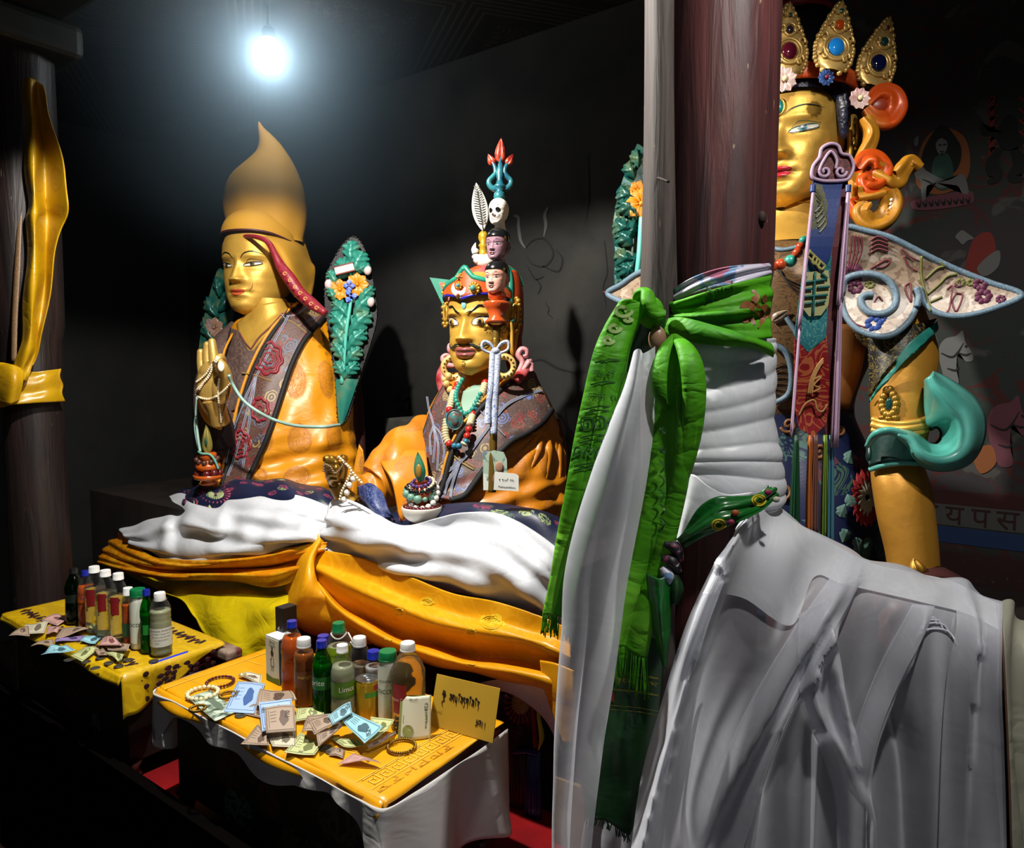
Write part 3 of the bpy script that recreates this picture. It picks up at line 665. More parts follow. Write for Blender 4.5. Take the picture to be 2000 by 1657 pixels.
def robefold(amp=.02,k=9,ph=0.):
 return lambda s,a:amp*(.3+s)*(np.sin(k*a+ph+3*s)+.5*np.sin(2.3*k*a+ph*2-4*s))*np.clip(s*3,0,1)
g=silloft([(604,500,610,1.88),(618,478,636,1.87),(640,455,650,1.86),(690,440,664,1.84),(760,430,680,1.82),(840,430,692,1.8),(890,425,694,1.8),(930,400,700,1.78),(965,380,706,1.78)],.72,90,140,robefold(.018,8))
# cloth pushed into diagonal creases at the elbow
ii,jj=np.meshgrid(np.linspace(0,1,g.shape[0]),np.linspace(0,2*PI,g.shape[1],endpoint=False),indexing='ij')
nn=normals(g);fx=np.zeros(g.shape[:2])
for i in range(g.shape[0]):
 for j in range(0,g.shape[1]):
  px,py,_=proj(g[i,j])
  if px>470:
   u=(px-560)*.75+(py-700)*.35
   fx[i,j]=.006*math.sin(u*.09+.02*py)*min(1,max(0,(py-640)/80))+.012*math.exp(-((px-640)/40)**2-((py-870)/26)**2)-.012*math.exp(-((px-600+(py-880)*.5)/16)**2-((py-850)/50)**2)
   v=(py-900)+(px-600)*.22;fx[i,j]+=.007*math.sin(v*.16)*min(1,max(0,(py-850)/40))
rob=MB();rob.grid(g+np.sign((nn*(g-g.mean(1,keepdims=True))).sum(2,keepdims=True))*nn*fx[:,:,None],cv=True);put('robe',rob,OSAT,S1)
BV1=bvh(rob)
# dark cape falling behind
cp=MB();cp.grid(silloft([(700,640,690,2.0),(760,640,706,2.02),(830,640,712,2.02),(900,630,714,2.0),(990,620,716,1.98)],.5,30,40,robefold(.02,5)),cv=True);put('cape',cp,MARC,S1)
cp2=MB();cp2.grid(surf(Ypts([[(702,868,1.9),(709,880,1.9)],[(694,900,1.88),(712,905,1.9)],[(688,940,1.86),(710,945,1.9)],[(684,985,1.84),(704,985,1.9)]]),16,6));put('robe_end',cp2,OSAT,S1,solid=.006)
# head, neck, chest
hp=P(513,613,3.03);h1=Head(hp,.381,facing(hp,35),.37,.42,.44);head=put('head',h1.mb,GOLD,S1)
em=MB();h1.ear(em,1,x=.365,z=.40,y=.05);put('ear',em,GOLD,S1)
em=MB();h1.ear(em,-1,x=.365,z=.40,y=.05);put('ear',em,GOLD,S1)
nk=MB();nk.grid(silloft([(585,488,560,1.8),(606,492,566,1.8),(618,490,570,1.8),(622,488,572,1.8),(628,486,574,1.8),(645,476,580,1.80),(668,476,570,1.79),(690,480,560,1.80)],.9,30,32),cv=True)
put('neck',nk,GOLD,S1)
h1.eyes(head,half=.016,op=.02,iris='#6b5a30',look=-.004,slant=.014)
m=MB()
for sg in(-1,1):h1.stroke(m,[(sg*.045,.535),(sg*.09,.585),(sg*.17,.605),(sg*.26,.575)],[.004,.011,.011,.003],.006)
put('eyebrow',m,M('painted_black'),head)
m=MB();xs=np.linspace(-.085,.085,26);u=xs/.085
h1.shape(m,xs,.193+(.03-.012*np.exp(-(xs/.012)**2))*np.sqrt(np.clip(1-u*u,0,1))+.012*u*u,.19+.012*u*u,.005)
h1.shape(m,xs*.92,.187+.012*u*u,.187-.03*np.sqrt(np.clip(1-u*u,0,1))+.012*u*u,.005);put('lips',m,M('painted_lips','#b5502f',.35),head)
m=MB();h1.stroke(m,[(.12,.2),(.15,.24),(.16,.28)],[.003,.006,.003],.004);h1.stroke(m,[(-.12,.2),(-.15,.24),(-.16,.28)],[.003,.006,.003],.004)
h1.stroke(m,[(-.03,.12),(0,.115),(.03,.12)],[.002,.006,.002],.004);put('smile_line',m,M('brown_paint','#6d4a1e',.5),head)
# pointed hat
HY=cloth('yellow_hat_felt','#b3821c',.75,weave=.3)
def hatfold(s,a):return .03*np.sin(3*a+5*s)*min(1,3*(1-s))*min(1,4*s)+.02*np.sin(7*a+3*s)*s
hr=[(238,504,507),(250,504,516),(262,505,529),(280,506,546),(300,500,560),(322,480,573),(345,458,583),(370,447,592),(400,443,598),(425,446,599),(448,451,596),(466,456,592)]
hm=MB();hm.grid(silloft([(y,l,r,3.04+(466-y)*.0003)for y,l,r in hr+[(474,455,592)]],.93,70,64,hatfold,mode='D'),cv=True)
hat=put('hat',hm,HY,S1)
def capmesh(h,z0,fr,w_,f_,b_,top=1.03,back=-.3,side=0):
 g=np.zeros((16,48,3));an=np.linspace(-PI,PI,48,endpoint=False)
 for i,e in enumerate(np.linspace(0,PI/2,16)):
  for j,a in enumerate(an):
   ca=math.cos(a);zz=z0+(top-z0)*math.sin(e);drop=(fr*max(0,ca)+back*max(0,-ca)+side*abs(math.sin(a))**6)*math.cos(e)
   g[i,j]=h.L((w_*math.sin(a)*math.cos(e)**.8,.02-(f_ if ca>0 else b_)*ca*math.cos(e)**.8,zz+drop))
 return g
g=capmesh(h1,.80,.02,.395,.45,.46,1.1,-.5,-.06);m=MB();m.grid(g,cv=True);put('hat_base',m,HY,hat)
m=MB();m.tube(list(g[0][14:36]),.0045,8,N=60);put('dark_rim',m,cloth('plum_rim','#3a1018',.5),hat)
# side flap behind the ear
fl=MB();fl.grid(surf(Ypts([[(458,462,1.80),(500,455,1.76),(550,455,1.86),(592,462,2.02)],[(512,478,1.78),(540,480,1.76),(575,480,1.88),(598,485,2.0)],[(535,505,1.77),(560,508,1.77),(588,508,1.9),(607,512,2.0)],[(556,540,1.78),(575,540,1.8),(598,536,1.92),(614,524,2.0)],[(580,575,1.8),(592,572,1.84),(602,560,1.92),(612,548,1.98)],[(598,585,1.82),(602,582,1.86),(606,578,1.9),(608,572,1.95)]]),40,24))
put('ear_flap',fl,HY,hat,solid=.012)
REDS=cloth('red_silk_band','#7c1420',.45,'scroll','#9c3040',scale=40)
lp=MB();LPY=[(452,470,1.74),(480,462,1.70),(505,464,1.69),(524,474,1.70),(536,495,1.70),(548,520,1.71),(566,545,1.72),(585,572,1.74),(610,594,1.75),(636,612,1.76)]
pp=[PY(*q)for q in LPY];lp.tube(pp[:5],[.006,.008,.009,.011,.012],8,flat=1);lp.tube(pp[3:],[.008,.012,.019,.024,.023,.022,.012],12,flat=1,caps=True,up=-HD);put('hat_lining',lp,REDS,hat)
sc_=MB()
for k,(x,y)in enumerate([(556,535),(566,548),(576,561),(586,573),(596,584),(607,594),(618,602)]):
 q=PY(x,y,1.66+.009*k);s_=.008;sc_.ribbon([q+RT*s_*math.cos(t)*(1-t/9)+UP*s_*math.sin(t)*(1-t/9)for t in np.linspace(0,6,9)],.003,-HD)
put('script_mark',sc_,M('gold_thread','#b58a45',.4),hat)
# inner garments
m=MB();m.grid(sheet_on(bvh(nk,rob),[[(450,640),(468,650),(490,686),(522,650),(562,604)],[(440,690),(464,700),(490,708),(514,690),(542,642)],[(446,740),(460,750),(480,750),(500,730),(520,690)],[(432,800),(445,805),(460,800),(475,790),(500,740)]],30,24,.012,4));put('vest',m,VEST,S1,solid=.004)
m=MB();m.grid(sheet_on(bvh(nk,rob),[[(462,634),(500,600),(540,590),(575,592)],[(466,650),(500,636),(530,625),(560,608)],[(476,672),(495,668),(512,660),(530,646)],[(488,690),(492,690),(497,688),(502,682)]],26,24,.009,4,2.8));put('chest',m,GOLD,S1,solid=.003)
m=MB();V=[(468,650),(478,668),(490,682)],[(490,682),(505,660),(530,636),(552,612)]
b2=bvh(nk,rob,m)if False else bvh(nk,rob)
for q in V:m.tube(line_on(b2,q,14,.018,2.8),.003,8)
put('collar_edge',m,cloth('dull_red_edge','#6a3532',.6),S1)
# stole: brocade band with black piping
SL=[(590,592),(560,618),(530,655),(504,702),(484,752),(468,810),(456,862),(443,915),(432,952)]
SR=[(640,612),(622,632),(594,665),(570,712),(552,765),(536,815),(520,860),(498,908),(478,950)]
rows=[[l,((l[0]+r[0])/2,(l[1]+r[1])/2),r]for l,r in zip(SL,SR)]
gs=sheet_on(BV1,rows,70,18,.014,6);m=MB();m.grid(gs);stole=put('stole',m,BROC,S1,solid=.005)
for nm_,L_,cmat,w_,of in(('black_border',SL,BLK,.008,.02),('black_border',SR,BLK,.010,.02),('gold_trim',[(x-8,y-1)for x,y in SL],YPIPE,.006,.016)):
 m=MB();q=line_on(BV1,L_,60,of,2.8);m.tube(q,w_,10,N=90);put(nm_,m,cmat,stole)
SV=bvh(m,MB().grid(gs))
md=MB()
def medallion(m,cx,cy,rx,ry,b,rot=0,petals=8,off=.004,R=2):
 for rr in np.linspace(.35,1,R):
  pts=[]
  for t in np.linspace(0,2*PI,60,endpoint=False):
   k=rr*(1+.08*math.sin(petals*t));x,y=rx*k*math.cos(t),ry*k*math.sin(t);pts.append((cx+x*math.cos(rot)-y*math.sin(rot),cy+x*math.sin(rot)+y*math.cos(rot)))
  q=[hitpx(b,*p,off=off)for p in pts];q=[p for p in q if p is not None]
  if len(q)>30:m.tube(q,.0035 if rr<1 else .006,6,N=70,closed=True)
GSB=bvh(MB().grid(gs));medallion(md,524,700,26,30,GSB,R=3);medallion(md,468,868,20,26,GSB,R=3);medallion(md,508,800,16,22,GSB,R=2)
put('woven_medallion',md,cloth('crimson_weave','#8a2330',.5),stole)
m=MB()
for L_ in([(548,614),(556,622),(563,618),(540,660),(514,710),(500,735)],[(563,618),(580,614),(598,600)],[(500,735),(480,775),(462,820),(448,870),(440,905)],[(500,735),(486,790),(470,850),(456,900),(444,930)],[(500,735),(490,800),(482,860),(474,915)]):
 for dx in(-1.6,1.6):m.tube(line_on(GSB,[(x+dx,y)for x,y in L_],30,.006,2.8),.0019,6)
put('cord',m,WSTR,stole)
m=MB();m.tube(line_on(GSB,[(472,728),(500,734),(530,745)],12,.003,2.8),.003,6);m.tube(line_on(GSB,[(524,640),(560,625),(600,650)],12,.003,2.8),.003,6);put('seam',m,cloth('ochre_weave','#8b7038',.5),stole)
# far shoulder, near-hand sleeve and the wrist under it
m=MB();m.tube([PY(470,640,1.78),PY(440,690,1.68),PY(422,760,1.6),PY(424,830,1.56),PY(430,890,1.56)],[.045,.07,.08,.075,.05],26,N=50);put('sleeve',m,VEST,S1)
m=MB();m.tube([PY(454,652,1.66),PY(437,690,1.59),PY(431,740,1.53),(PY(428,790,1.5))],.0045,8);put('sleeve_piping',m,YPIPE,S1)
m=MB();m.tube([PY(388,782,1.45),PY(398,806,1.44),PY(412,824,1.45),PY(432,838,1.47)],[.006,.012,.014,.006],10);put('cuff',m,YPIPE,S1)
m=MB();m.tube([PY(420,790,1.5),PY(428,830,1.52),PY(434,870,1.54)],[.035,.05,.05],20);put('dark_cuff',m,cloth('dark_brown_cloth','#221613',.7),S1)
# raised teaching hand
def hand(fingers,palm,wrist,mat,root,name='hand',vox=.0028):
 m=MB()
 for p,r in palm:m.ball(p,r,14,18)
 for pts,r in fingers:m.tube(pts,r,12,N=26);m.ball(pts[-1],r[-1],8,10)
 m.tube(wrist[0],wrist[1],18,N=24)
 return put(name,m,mat,root,remesh=vox)
hD=lambda x,y,k=0:PY(x,y,1.43+k)
RM=np.stack([RT,HD,ZZ],1)
hm_=MB()
def ball(m,c,r):m.ball(c,r,16,20,rot=RM)
pm_=MB();ball(pm_,hD(415,752),(.056,.026,.075));ball(pm_,hD(432,760,-.012),(.032,.024,.055));ball(pm_,hD(399,750,-.006),(.026,.022,.055));ball(pm_,hD(417,725),(.05,.022,.035))
for pts,r in(([hD(396,730),hD(393,708),hD(392,688)],[.017,.0155,.013]),([hD(407,722),hD(405,696),hD(405,674)],[.0185,.017,.0135]),([hD(419,720),hD(417,692),hD(414,668)],[.0185,.017,.0135]),([hD(430,724),hD(433,706,-.02),hD(430,699,-.04),hD(425,704,-.055)],[.018,.017,.015,.012]),([hD(440,762,-.01),hD(441,738,-.03),hD(435,718,-.05),hD(430,709,-.058)],[.024,.022,.019,.014])):
 pm_.tube(pts,r,12,N=26);ball(pm_,pts[-1],(r[-1],r[-1],r[-1]))
pm_.tube([hD(418,780),hD(424,800,.01),hD(430,826,.03)],[.042,.033,.035],18)
hnd=put('hand',pm_,goldmat('pale_gilding','#cfa858',.42,.5),S1,remesh=.0032)
m=MB();m.ball(P(431.5,716,proj(hD(431,716,-.07))[2]),(.011,.004,.017),10,rot=RM);put('thumb_nail',m,M('nail_white','#e6ddcc',.3),hnd)
# skirt of flowered brocade over the crossed legs
m=MB();g=surf(Ypts([[(352,985,1.6),(372,962,1.66),(440,948,1.7),(520,940,1.7),(600,950,1.7),(668,972,1.68)],[(352,985,1.55),(372,960,1.5),(440,946,1.5),(520,940,1.5),(600,950,1.5),(670,975,1.55)],[(354,988,1.45),(378,980,1.42),(440,972,1.42),(520,965,1.42),(600,975,1.42),(670,990,1.48)],[(358,1000,1.43),(380,1005,1.4),(440,1010,1.4),(520,1010,1.4),(600,1010,1.41),(670,1010,1.45)]]),30,60)
u,v=uvgrid(30,60);g=g+ZZ*(.008*np.sin(u*30)*np.sin(v*PI))[:,:,None];m.grid(g);put('flowered_skirt',m,NAVY,S1,solid=.01)
fl=MB();lf=MB();sk=bvh(MB().grid(g))
def chrys(m,m2,cx,cy,r,b,sq=.6):
 for k in range(22):
  t=k*2*PI/22;a_,b_=hitpx(b,cx+r*.25*math.cos(t),cy+r*.25*sq*math.sin(t),.004),hitpx(b,cx+r*math.cos(t),cy+r*sq*math.sin(t),.004)
  if a_ is not None and b_ is not None:m.tube([a_,b_],[.002,.0055],6,N=5)
  a_,b_=hitpx(b,cx,cy,.007),hitpx(b,cx+r*.55*math.cos(t),cy+r*.55*sq*math.sin(t),.007)
  if a_ is not None and b_ is not None:m2.tube([a_,b_],[.002,.004],6,N=5)
chrys(fl,lf,422,966,30,sk);chrys(fl,lf,374,982,14,sk)
for(x0,y0,x1,y1)in((398,975,388,952),(455,960,487,944),(470,952,498,948),(560,962,585,955),(600,985,620,975),(410,985,422,1003),(530,950,556,946)):
 p0,p1=hitpx(sk,x0,y0,.004,2.5),hitpx(sk,x1,y1,.004,2.5);leafmesh(lf,p0,p1,.012,-HD+ZZ,h=.003)
put('embroidered_flower',fl,cloth('pink_embroidery','#a8405f',.6),S1);put('embroidered_leaf',lf,cloth('pale_green_embroidery','#a9b583',.6),S1)
# beads wound over the raised hand
PB=M('pale_beads','#d9c9a8',.35)
HB=bvh(pm_)
def onhand(L_,off=.008,fb=1.40):return[hitpx(HB,x,y,off)if hitpx(HB,x,y,off)is not None else PY(x,y,fb)for x,y in cr(np.array(L_,float),24)]
for lab,L_,r in(('long string of pale beads looped under the raised golden palm',[(424,697),(415,716),(408,736),(393,752),(385,762),(384,772),(394,778),(412,779),(432,768),(450,750)],.0042),('short string of pale beads crossing the golden palm',[(424,699),(410,718),(403,730),(392,740),(384,746)],.0040),('string of pale beads lying across the finger roots',[(428,699),(418,714),(411,728),(400,744),(390,760)],.0038),('string of tiny beads hanging down from the golden thumb',[(428,741),(426,762),(427,785),(430,810),(432,824)],.0036),('thin dark bead string hanging behind the golden wrist',[(449,756),(446,772),(440,790),(436,806),(432,826)],.003)):
 m=MB();beads(m,onhand(L_),r,gap=1.9);put('bead_string',m,PB if'dark' not in lab else M('brown_beads','#77604a',.4),label=lab,cat='beads',group='bead strings on the raised hand')
 # teal cord slung from the hand across the robe to the leaf ornament
m=MB();m.tube([PY(447,733,1.38),PY(455,752,1.40),PY(475,782,1.42),PY(505,805,1.45),PY(540,822,1.5),PY(580,832,1.5),PY(630,834,1.52),PY(664,830,1.62)],.0055,9,N=90)
put('offering_string',m,cloth('teal_grey_cord','#8fb0a4',.5),label='thin teal string slung from the raised hand across the orange robe',cat='string')
# leaf ornaments
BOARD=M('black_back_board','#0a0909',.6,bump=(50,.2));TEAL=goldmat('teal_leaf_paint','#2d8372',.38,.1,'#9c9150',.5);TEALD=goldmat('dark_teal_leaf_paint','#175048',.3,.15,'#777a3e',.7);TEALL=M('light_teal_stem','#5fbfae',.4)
def flower(m,c,r,n,nrm,up,sq=1):
 c=np.array(c);nrm=unit(nrm);up=unit(up);sd=np.cross(nrm,up)
 for k in range(n):
  t=2*PI*k/n;d=sd*math.cos(t)+up*math.sin(t)*sq;leafmesh(m,c+d*r*.1,c+d*r,r*.42,nrm,peak=.65,h=r*.15,n=12,k=7,curl=.12)
 m.ball(c+nrm*r*.1,r*.16,7)
O1=PY(690,820,1.86);LO=thing('leaf_ornament','tall teal carved leaf spray with orange flowers beside the pointed-hat statue','ornament',O1)
DB=2.84
q=lambda x,y,k=0:P(x,y,DB-k)
m=MB();bo=cr(np.array([(690,462),(708,478),(722,520),(732,570),(736,620),(724,670),(706,725),(692,775),(680,815),(668,827),(660,822),(657,790),(654,740),(646,690),(640,640),(634,590),(637,540),(655,500),(672,475)],float),70,True)
m.prism([q(x,y)for x,y in bo],.018,FW);put('back_board',m,BOARD,LO,smooth=False)
m=MB();m.tube([q(668,750,.02),q(672,700,.025),q(676,650,.03),q(682,610,.03),q(686,585,.03)],[.016,.013,.013,.012,.01],10,flat=.6);m.tube([q(684,540,.02),q(688,510,.02),q(690,490,.02)],.005,8)
put('stem',m,TEALL,LO)
for(x0,y0,x1,y1,w_)in((673,742,655,706,.024),(674,742,700,708,.024),(674,712,650,668,.026),(676,714,706,680,.026),(676,686,650,640,.03),(678,688,715,645,.03),(680,660,646,610,.032),(682,660,724,610,.034),(684,626,648,590,.026),(690,622,728,578,.03),(690,540,655,512,.03),(692,538,712,492,.032),(688,520,690,470,.03),(696,532,724,520,.022),(660,560,640,530,.022),(700,600,732,560,.022),(655,590,640,560,.02)):
 m=MB();leafmesh(m,q(x0,y0,.022),q(x1,y1,.026),w_,-HD,lobes=4,lob=.22,h=.016,n=36,peak=.5,bend=.08 if x1>x0 else-.08,curl=.05);put('leaf',m,TEAL,LO)
m=MB();m.grid(surf([[q(655,742,.014),q(668,740,.03),q(684,740,.03),q(700,742,.014)],[q(657,770,.012),q(666,768,.028),q(678,768,.028),q(690,772,.012)],[q(659,800,.01),q(664,800,.022),q(672,800,.022),q(679,804,.01)],[q(661,824,.008),q(664,827,.014),q(668,828,.014),q(672,824,.008)]],30,20));put('calyx',m,TEAL,LO)
for(x,y,r)in((664,566,21),(698,556,23)):
 m=MB();flower(m,q(x,y,.03),r/F*DB,8,-HD,ZZ);put('orange_flower',m,goldmat('orange_petal','#e28a14',.35,.0,'#b5500e',.6),LO)
m=MB();flower(m,q(682,558,.045),.024,4,-HD,ZZ);flower(m,q(684,578,.045),.028,3,-HD,-ZZ);put('blue_flower',m,goldmat('blue_petal','#4767c8',.35,0,'#c6cfe8',1),LO)
m=MB();R3=np.array(Matrix.Rotation(math.radians(-14),3,Vector(HD)))@RM;m.box((-.037,-.015,-.013),(.037,.012,.013),R3,q(674,526,.035));bk=put('scripture_book',m,M('book_white','#e3ddcb',.5),LO,smooth=False,bevel=.002)
m=MB();m.box((-.039,-.017,-.017),(.039,.014,-.013),R3,q(674,526,.035));m.box((-.039,-.017,.013),(.039,.014,.017),R3,q(674,526,.035));put('red_cover',m,M('book_red','#7a1f1a',.4),bk,smooth=False)
m=MB();leafmesh(m,q(650,548,.02),q(706,542,.02),.02,-HD,lobes=8,lob=.1,h=.01,bend=.25);put('lotus_seat',m,TEALL,LO)
for(x,y)in((642,556),(718,528),(724,590)):
 m=MB();m.ball(q(x,y,.03),(.017,.014,.02),10);put('flower_bud',m,goldmat('pink_bud','#d8c4c0',.4,0,'#a34a62',.9),LO)
m=MB()
for k in range(60):
 x,y=bo[(k*70//60)%70];m.ball(q(x,y,.004),.0035,5,6)
put('beaded_edge',m,M('dark_bead','#2b2a28',.3),LO)
# dim twin of the ornament behind, and the one half hidden by the post
def scroll_board(label,outline,D,flowers,mat,leaves):
 pts=cr(np.array(outline,float),60,True);base=P(*pts[np.argmax(pts[:,1])],D);T=thing('leaf_ornament',label,'ornament',base)
 m=MB();m.prism([P(x,y,D)for x,y in pts],.018,FW);put('back_board',m,mat,T,smooth=False)
 for(x0,y0,x1,y1,w_,bd)in leaves:
  m=MB();leafmesh(m,P(x0,y0,D-.015),P(x1,y1,D-.02),w_,-HD,lobes=3,lob=.2,h=.02,bend=bd,n=26);put('leaf',m,mat,T)
 for(x,y,r,mm)in flowers:
  m=MB();flower(m,P(x,y,D-.03),r,7,-HD,ZZ);put('flower',m,mm,T)
 return T
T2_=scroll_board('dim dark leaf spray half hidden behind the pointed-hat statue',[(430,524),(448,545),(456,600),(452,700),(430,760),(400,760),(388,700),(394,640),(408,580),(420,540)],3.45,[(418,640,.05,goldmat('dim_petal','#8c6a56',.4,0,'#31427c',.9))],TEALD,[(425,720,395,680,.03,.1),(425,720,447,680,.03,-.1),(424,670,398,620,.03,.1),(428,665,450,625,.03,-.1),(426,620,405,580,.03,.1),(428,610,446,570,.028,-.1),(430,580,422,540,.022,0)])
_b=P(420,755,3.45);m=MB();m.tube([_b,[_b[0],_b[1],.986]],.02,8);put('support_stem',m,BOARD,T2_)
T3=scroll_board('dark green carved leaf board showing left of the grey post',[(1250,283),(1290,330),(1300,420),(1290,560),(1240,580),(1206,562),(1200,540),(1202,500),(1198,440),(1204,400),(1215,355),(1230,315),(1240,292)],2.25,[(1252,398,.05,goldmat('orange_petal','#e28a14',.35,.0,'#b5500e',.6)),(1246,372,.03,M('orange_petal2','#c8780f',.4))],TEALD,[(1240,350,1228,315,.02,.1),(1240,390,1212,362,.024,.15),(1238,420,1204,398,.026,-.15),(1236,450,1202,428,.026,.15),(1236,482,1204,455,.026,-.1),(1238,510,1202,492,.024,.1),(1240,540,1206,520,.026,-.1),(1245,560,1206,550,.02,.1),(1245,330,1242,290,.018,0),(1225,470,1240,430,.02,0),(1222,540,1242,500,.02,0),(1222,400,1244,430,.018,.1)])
m=MB();m.tube([P(1243,545,2.21),P(1248,500,2.2),P(1252,440,2.2),P(1253,425,2.2)],.008,8);put('stem',m,TEALL,T3);_b=P(1235,570,2.26);m=MB();m.tube([_b,[_b[0],_b[1],.986]],.018,8);put('support_stem',m,BOARD,T3)
# lap offerings of the left statue
bp=PY(408,947,1.44);BT=thing('stacked_bowl','orange lacquer bowl stacked on a dish of red fruit on the left lap','bowl',bp);rz=proj(bp)[2]/F
OR=M('orange_lacquer','#b5541a',.25,bump=(20,.15),coat=.4)
m=MB();m.lathe([(0,0),(14,0),(14,5),(11,8),(27,13),(28,19),(26,19),(10,15),(0,14)],bp,32,N=30)if False else m.lathe(np.array([(0,0),(14,0),(15,4),(11,8),(26,12),(28.5,20),(26,20),(10,15),(0,15)])*rz,bp,36);put('dish',m,OR,BT)
m=MB();m.lathe(np.array([(0,15),(8,15),(8,24),(14,27),(23,32),(23.5,38),(20,43),(12,46),(12,50),(16,53),(16,62),(13,64),(0,64)])*rz,bp,36);put('lidded_bowl',m,OR,BT)
m=MB();leafmesh(m,bp+ZZ*63*rz-HD*.005,bp+ZZ*118*rz-HD*.005,10.5*rz,-HD,h=.014,peak=.35);jl=put('flame_jewel',m,goldmat('gold_relief','#8b7f3a',.4,.3,'#232d14',1),BT)
m=MB();m.ball(bp+ZZ*84*rz-HD*.016,(.008,.005,.014),8);put('green_stone',m,M('green_stone','#234a35',.15),jl)
FR=M('dark_red_fruit','#5a1a1c',.25)
for k,(dx,dy,r)in enumerate(((-19,24,6.5),(3,25,7.5),(17,27,7.5),(24,27,6.5))):
 m=MB();m.ball(bp+RT*dx*rz+ZZ*(dy-2)*rz-HD*(.028 if k in(1,2)else .01),r*rz,12,16);put('red_fruit',m,FR,label=['leftmost dark red fruit on the orange dish','shiny dark red fruit at the middle of the orange dish','large dark red fruit right of the middle on the orange dish','dark red fruit at the right rim of the orange dish'][k],cat='fruit',group='fruit on the orange dish')
m=MB();beads(m,[bp+RT*x*rz+ZZ*y*rz-HD*d for x,y,d in((-18,50,.02),(-10,47,.034),(0,45,.04),(10,46,.034),(18,49,.02),(16,52,-.01),(-4,54,-.03),(-18,52,-.01))],.0095,True,2.3);put('bead_bracelet',m,M('brown_wood_beads','#4b2b22',.4),label='bracelet of brown wooden beads round the orange bowl',cat='bracelet')
m=MB();m.tube([bp+RT*x*rz+ZZ*y*rz-HD*d for x,y,d in((-14,66,.02),(-4,63,.032),(8,62,.03),(16,56,.03),(22,45,.03),(26,33,.03))],.004,8);put('offering_string',m,cloth('teal_cord','#5aa08c',.5),label='twisted teal string lying over the orange lidded bowl',cat='string')
m=MB();m.tube([PY(385,775,1.46),PY(383,810,1.46),PY(386,850,1.45),PY(391,882,1.42)],.005,8);m.tube([PY(384,800,1.47),PY(380,830,1.47),PY(384,860,1.45),PY(390,885,1.43)],.003,6);put('offering_string',m,cloth('teal_grey_cord','#8fb0a4',.5),label='pale string hanging straight down at the far left by the orange bowl',cat='string')
# ------------------------------------------------------------------ middle statue with the lotus hat
a2=PY(940,990,1.8);S2=thing('seated_statue','gilded moustached statue in a jewelled lotus hat and brocade stole','statue',(a2[0],a2[1],.985));_FLOOR[S2.name]=.987
GOLDW=goldmat('warm_gilding','#cfa03e',.46,.3,amt=.25)
g=silloft([(728,884,1046,1.9),(748,868,1054,1.88),(790,842,1076,1.85),(840,824,1090,1.82),(900,815,1100,1.8),(950,800,1106,1.78),(1000,775,1108,1.76),(1040,770,1108,1.76)],.72,80,130,robefold(.014,9,1.))
nn=normals(g);out=np.sign((nn*(g-g.mean(1,keepdims=True))).sum(2,keepdims=True));fx=np.zeros(g.shape[:2])
for i in range(g.shape[0]):
 for j in range(g.shape[1]):
  px,py,_=proj(g[i,j])
  if px>1000 and py>820:
   an=math.atan2(py-835,px-1078);r=math.hypot(py-835,px-1078);fx[i,j]=.009*math.sin(an*15)*min(1,r/40)*math.exp(-r/130)
  if py>920:fx[i,j]+=.006*math.sin((py+.35*(px-1000))*.15)*min(1,(py-920)/30)
rob2=MB();rob2.grid(g+out*nn*fx[:,:,None],cv=True);put('robe',rob2,OSAT2,S2)
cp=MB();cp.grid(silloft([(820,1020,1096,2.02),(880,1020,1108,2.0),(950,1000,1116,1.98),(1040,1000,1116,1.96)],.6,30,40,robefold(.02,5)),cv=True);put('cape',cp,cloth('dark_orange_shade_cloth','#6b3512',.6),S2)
# sleeve of the outstretched arm
pts=[PY(850,860,1.76),PY(810,890,1.66),PY(770,925,1.56),PY(735,955,1.5),PY(712,962,1.46)]
m=MB();m.tube(pts,[.09,.105,.092,.07,.045],40,N=70)
V=np.array(m.v).reshape(-1,40,3);c=V.mean(1,keepdims=True);ss=np.linspace(0,1,V.shape[0])[:,None];aa=np.linspace(0,2*PI,40,endpoint=False)[None,:]
V=c+(V-c)*(1+.09*np.sin(ss*24+2*np.sin(aa))*np.sin(aa*1.5+ss*4)+.04*np.sin(5*aa+ss*9))[:,:,None];m.v=[tuple(x)for x in V.reshape(-1,3)];put('sleeve',m,OSAT2,S2);slv=m
m=MB();m.grid(surf(Ypts([[(700,952,1.44),(724,945,1.42),(748,965,1.42)],[(706,975,1.42),(728,985,1.38),(760,998,1.4)],[(726,1005,1.42),(745,1012,1.38),(770,1012,1.42)]]),20,20));put('blue_cuff',m,cloth('blue_brocade_cuff','#1d2c5e',.45,'scroll','#55608a',scale=30),S2,solid=.008)
m=MB();m.grid(surf(Ypts([[(742,900,1.5),(760,930,1.46),(775,985,1.43),(786,1018,1.42)],[(790,880,1.55),(800,930,1.48),(806,980,1.44),(805,1020,1.42)],[(830,880,1.58),(838,930,1.5),(838,985,1.45),(836,1018,1.42)]]),24,30));g3=np.array(m.v).reshape(24,30,3);u,v=uvgrid(24,30);m.v=[tuple(x)for x in(g3-HD*(.014*np.sin(u*9+v*5))[:,:,None]).reshape(-1,3)]
put('hanging_sleeve',m,OSAT2,S2,solid=.006)
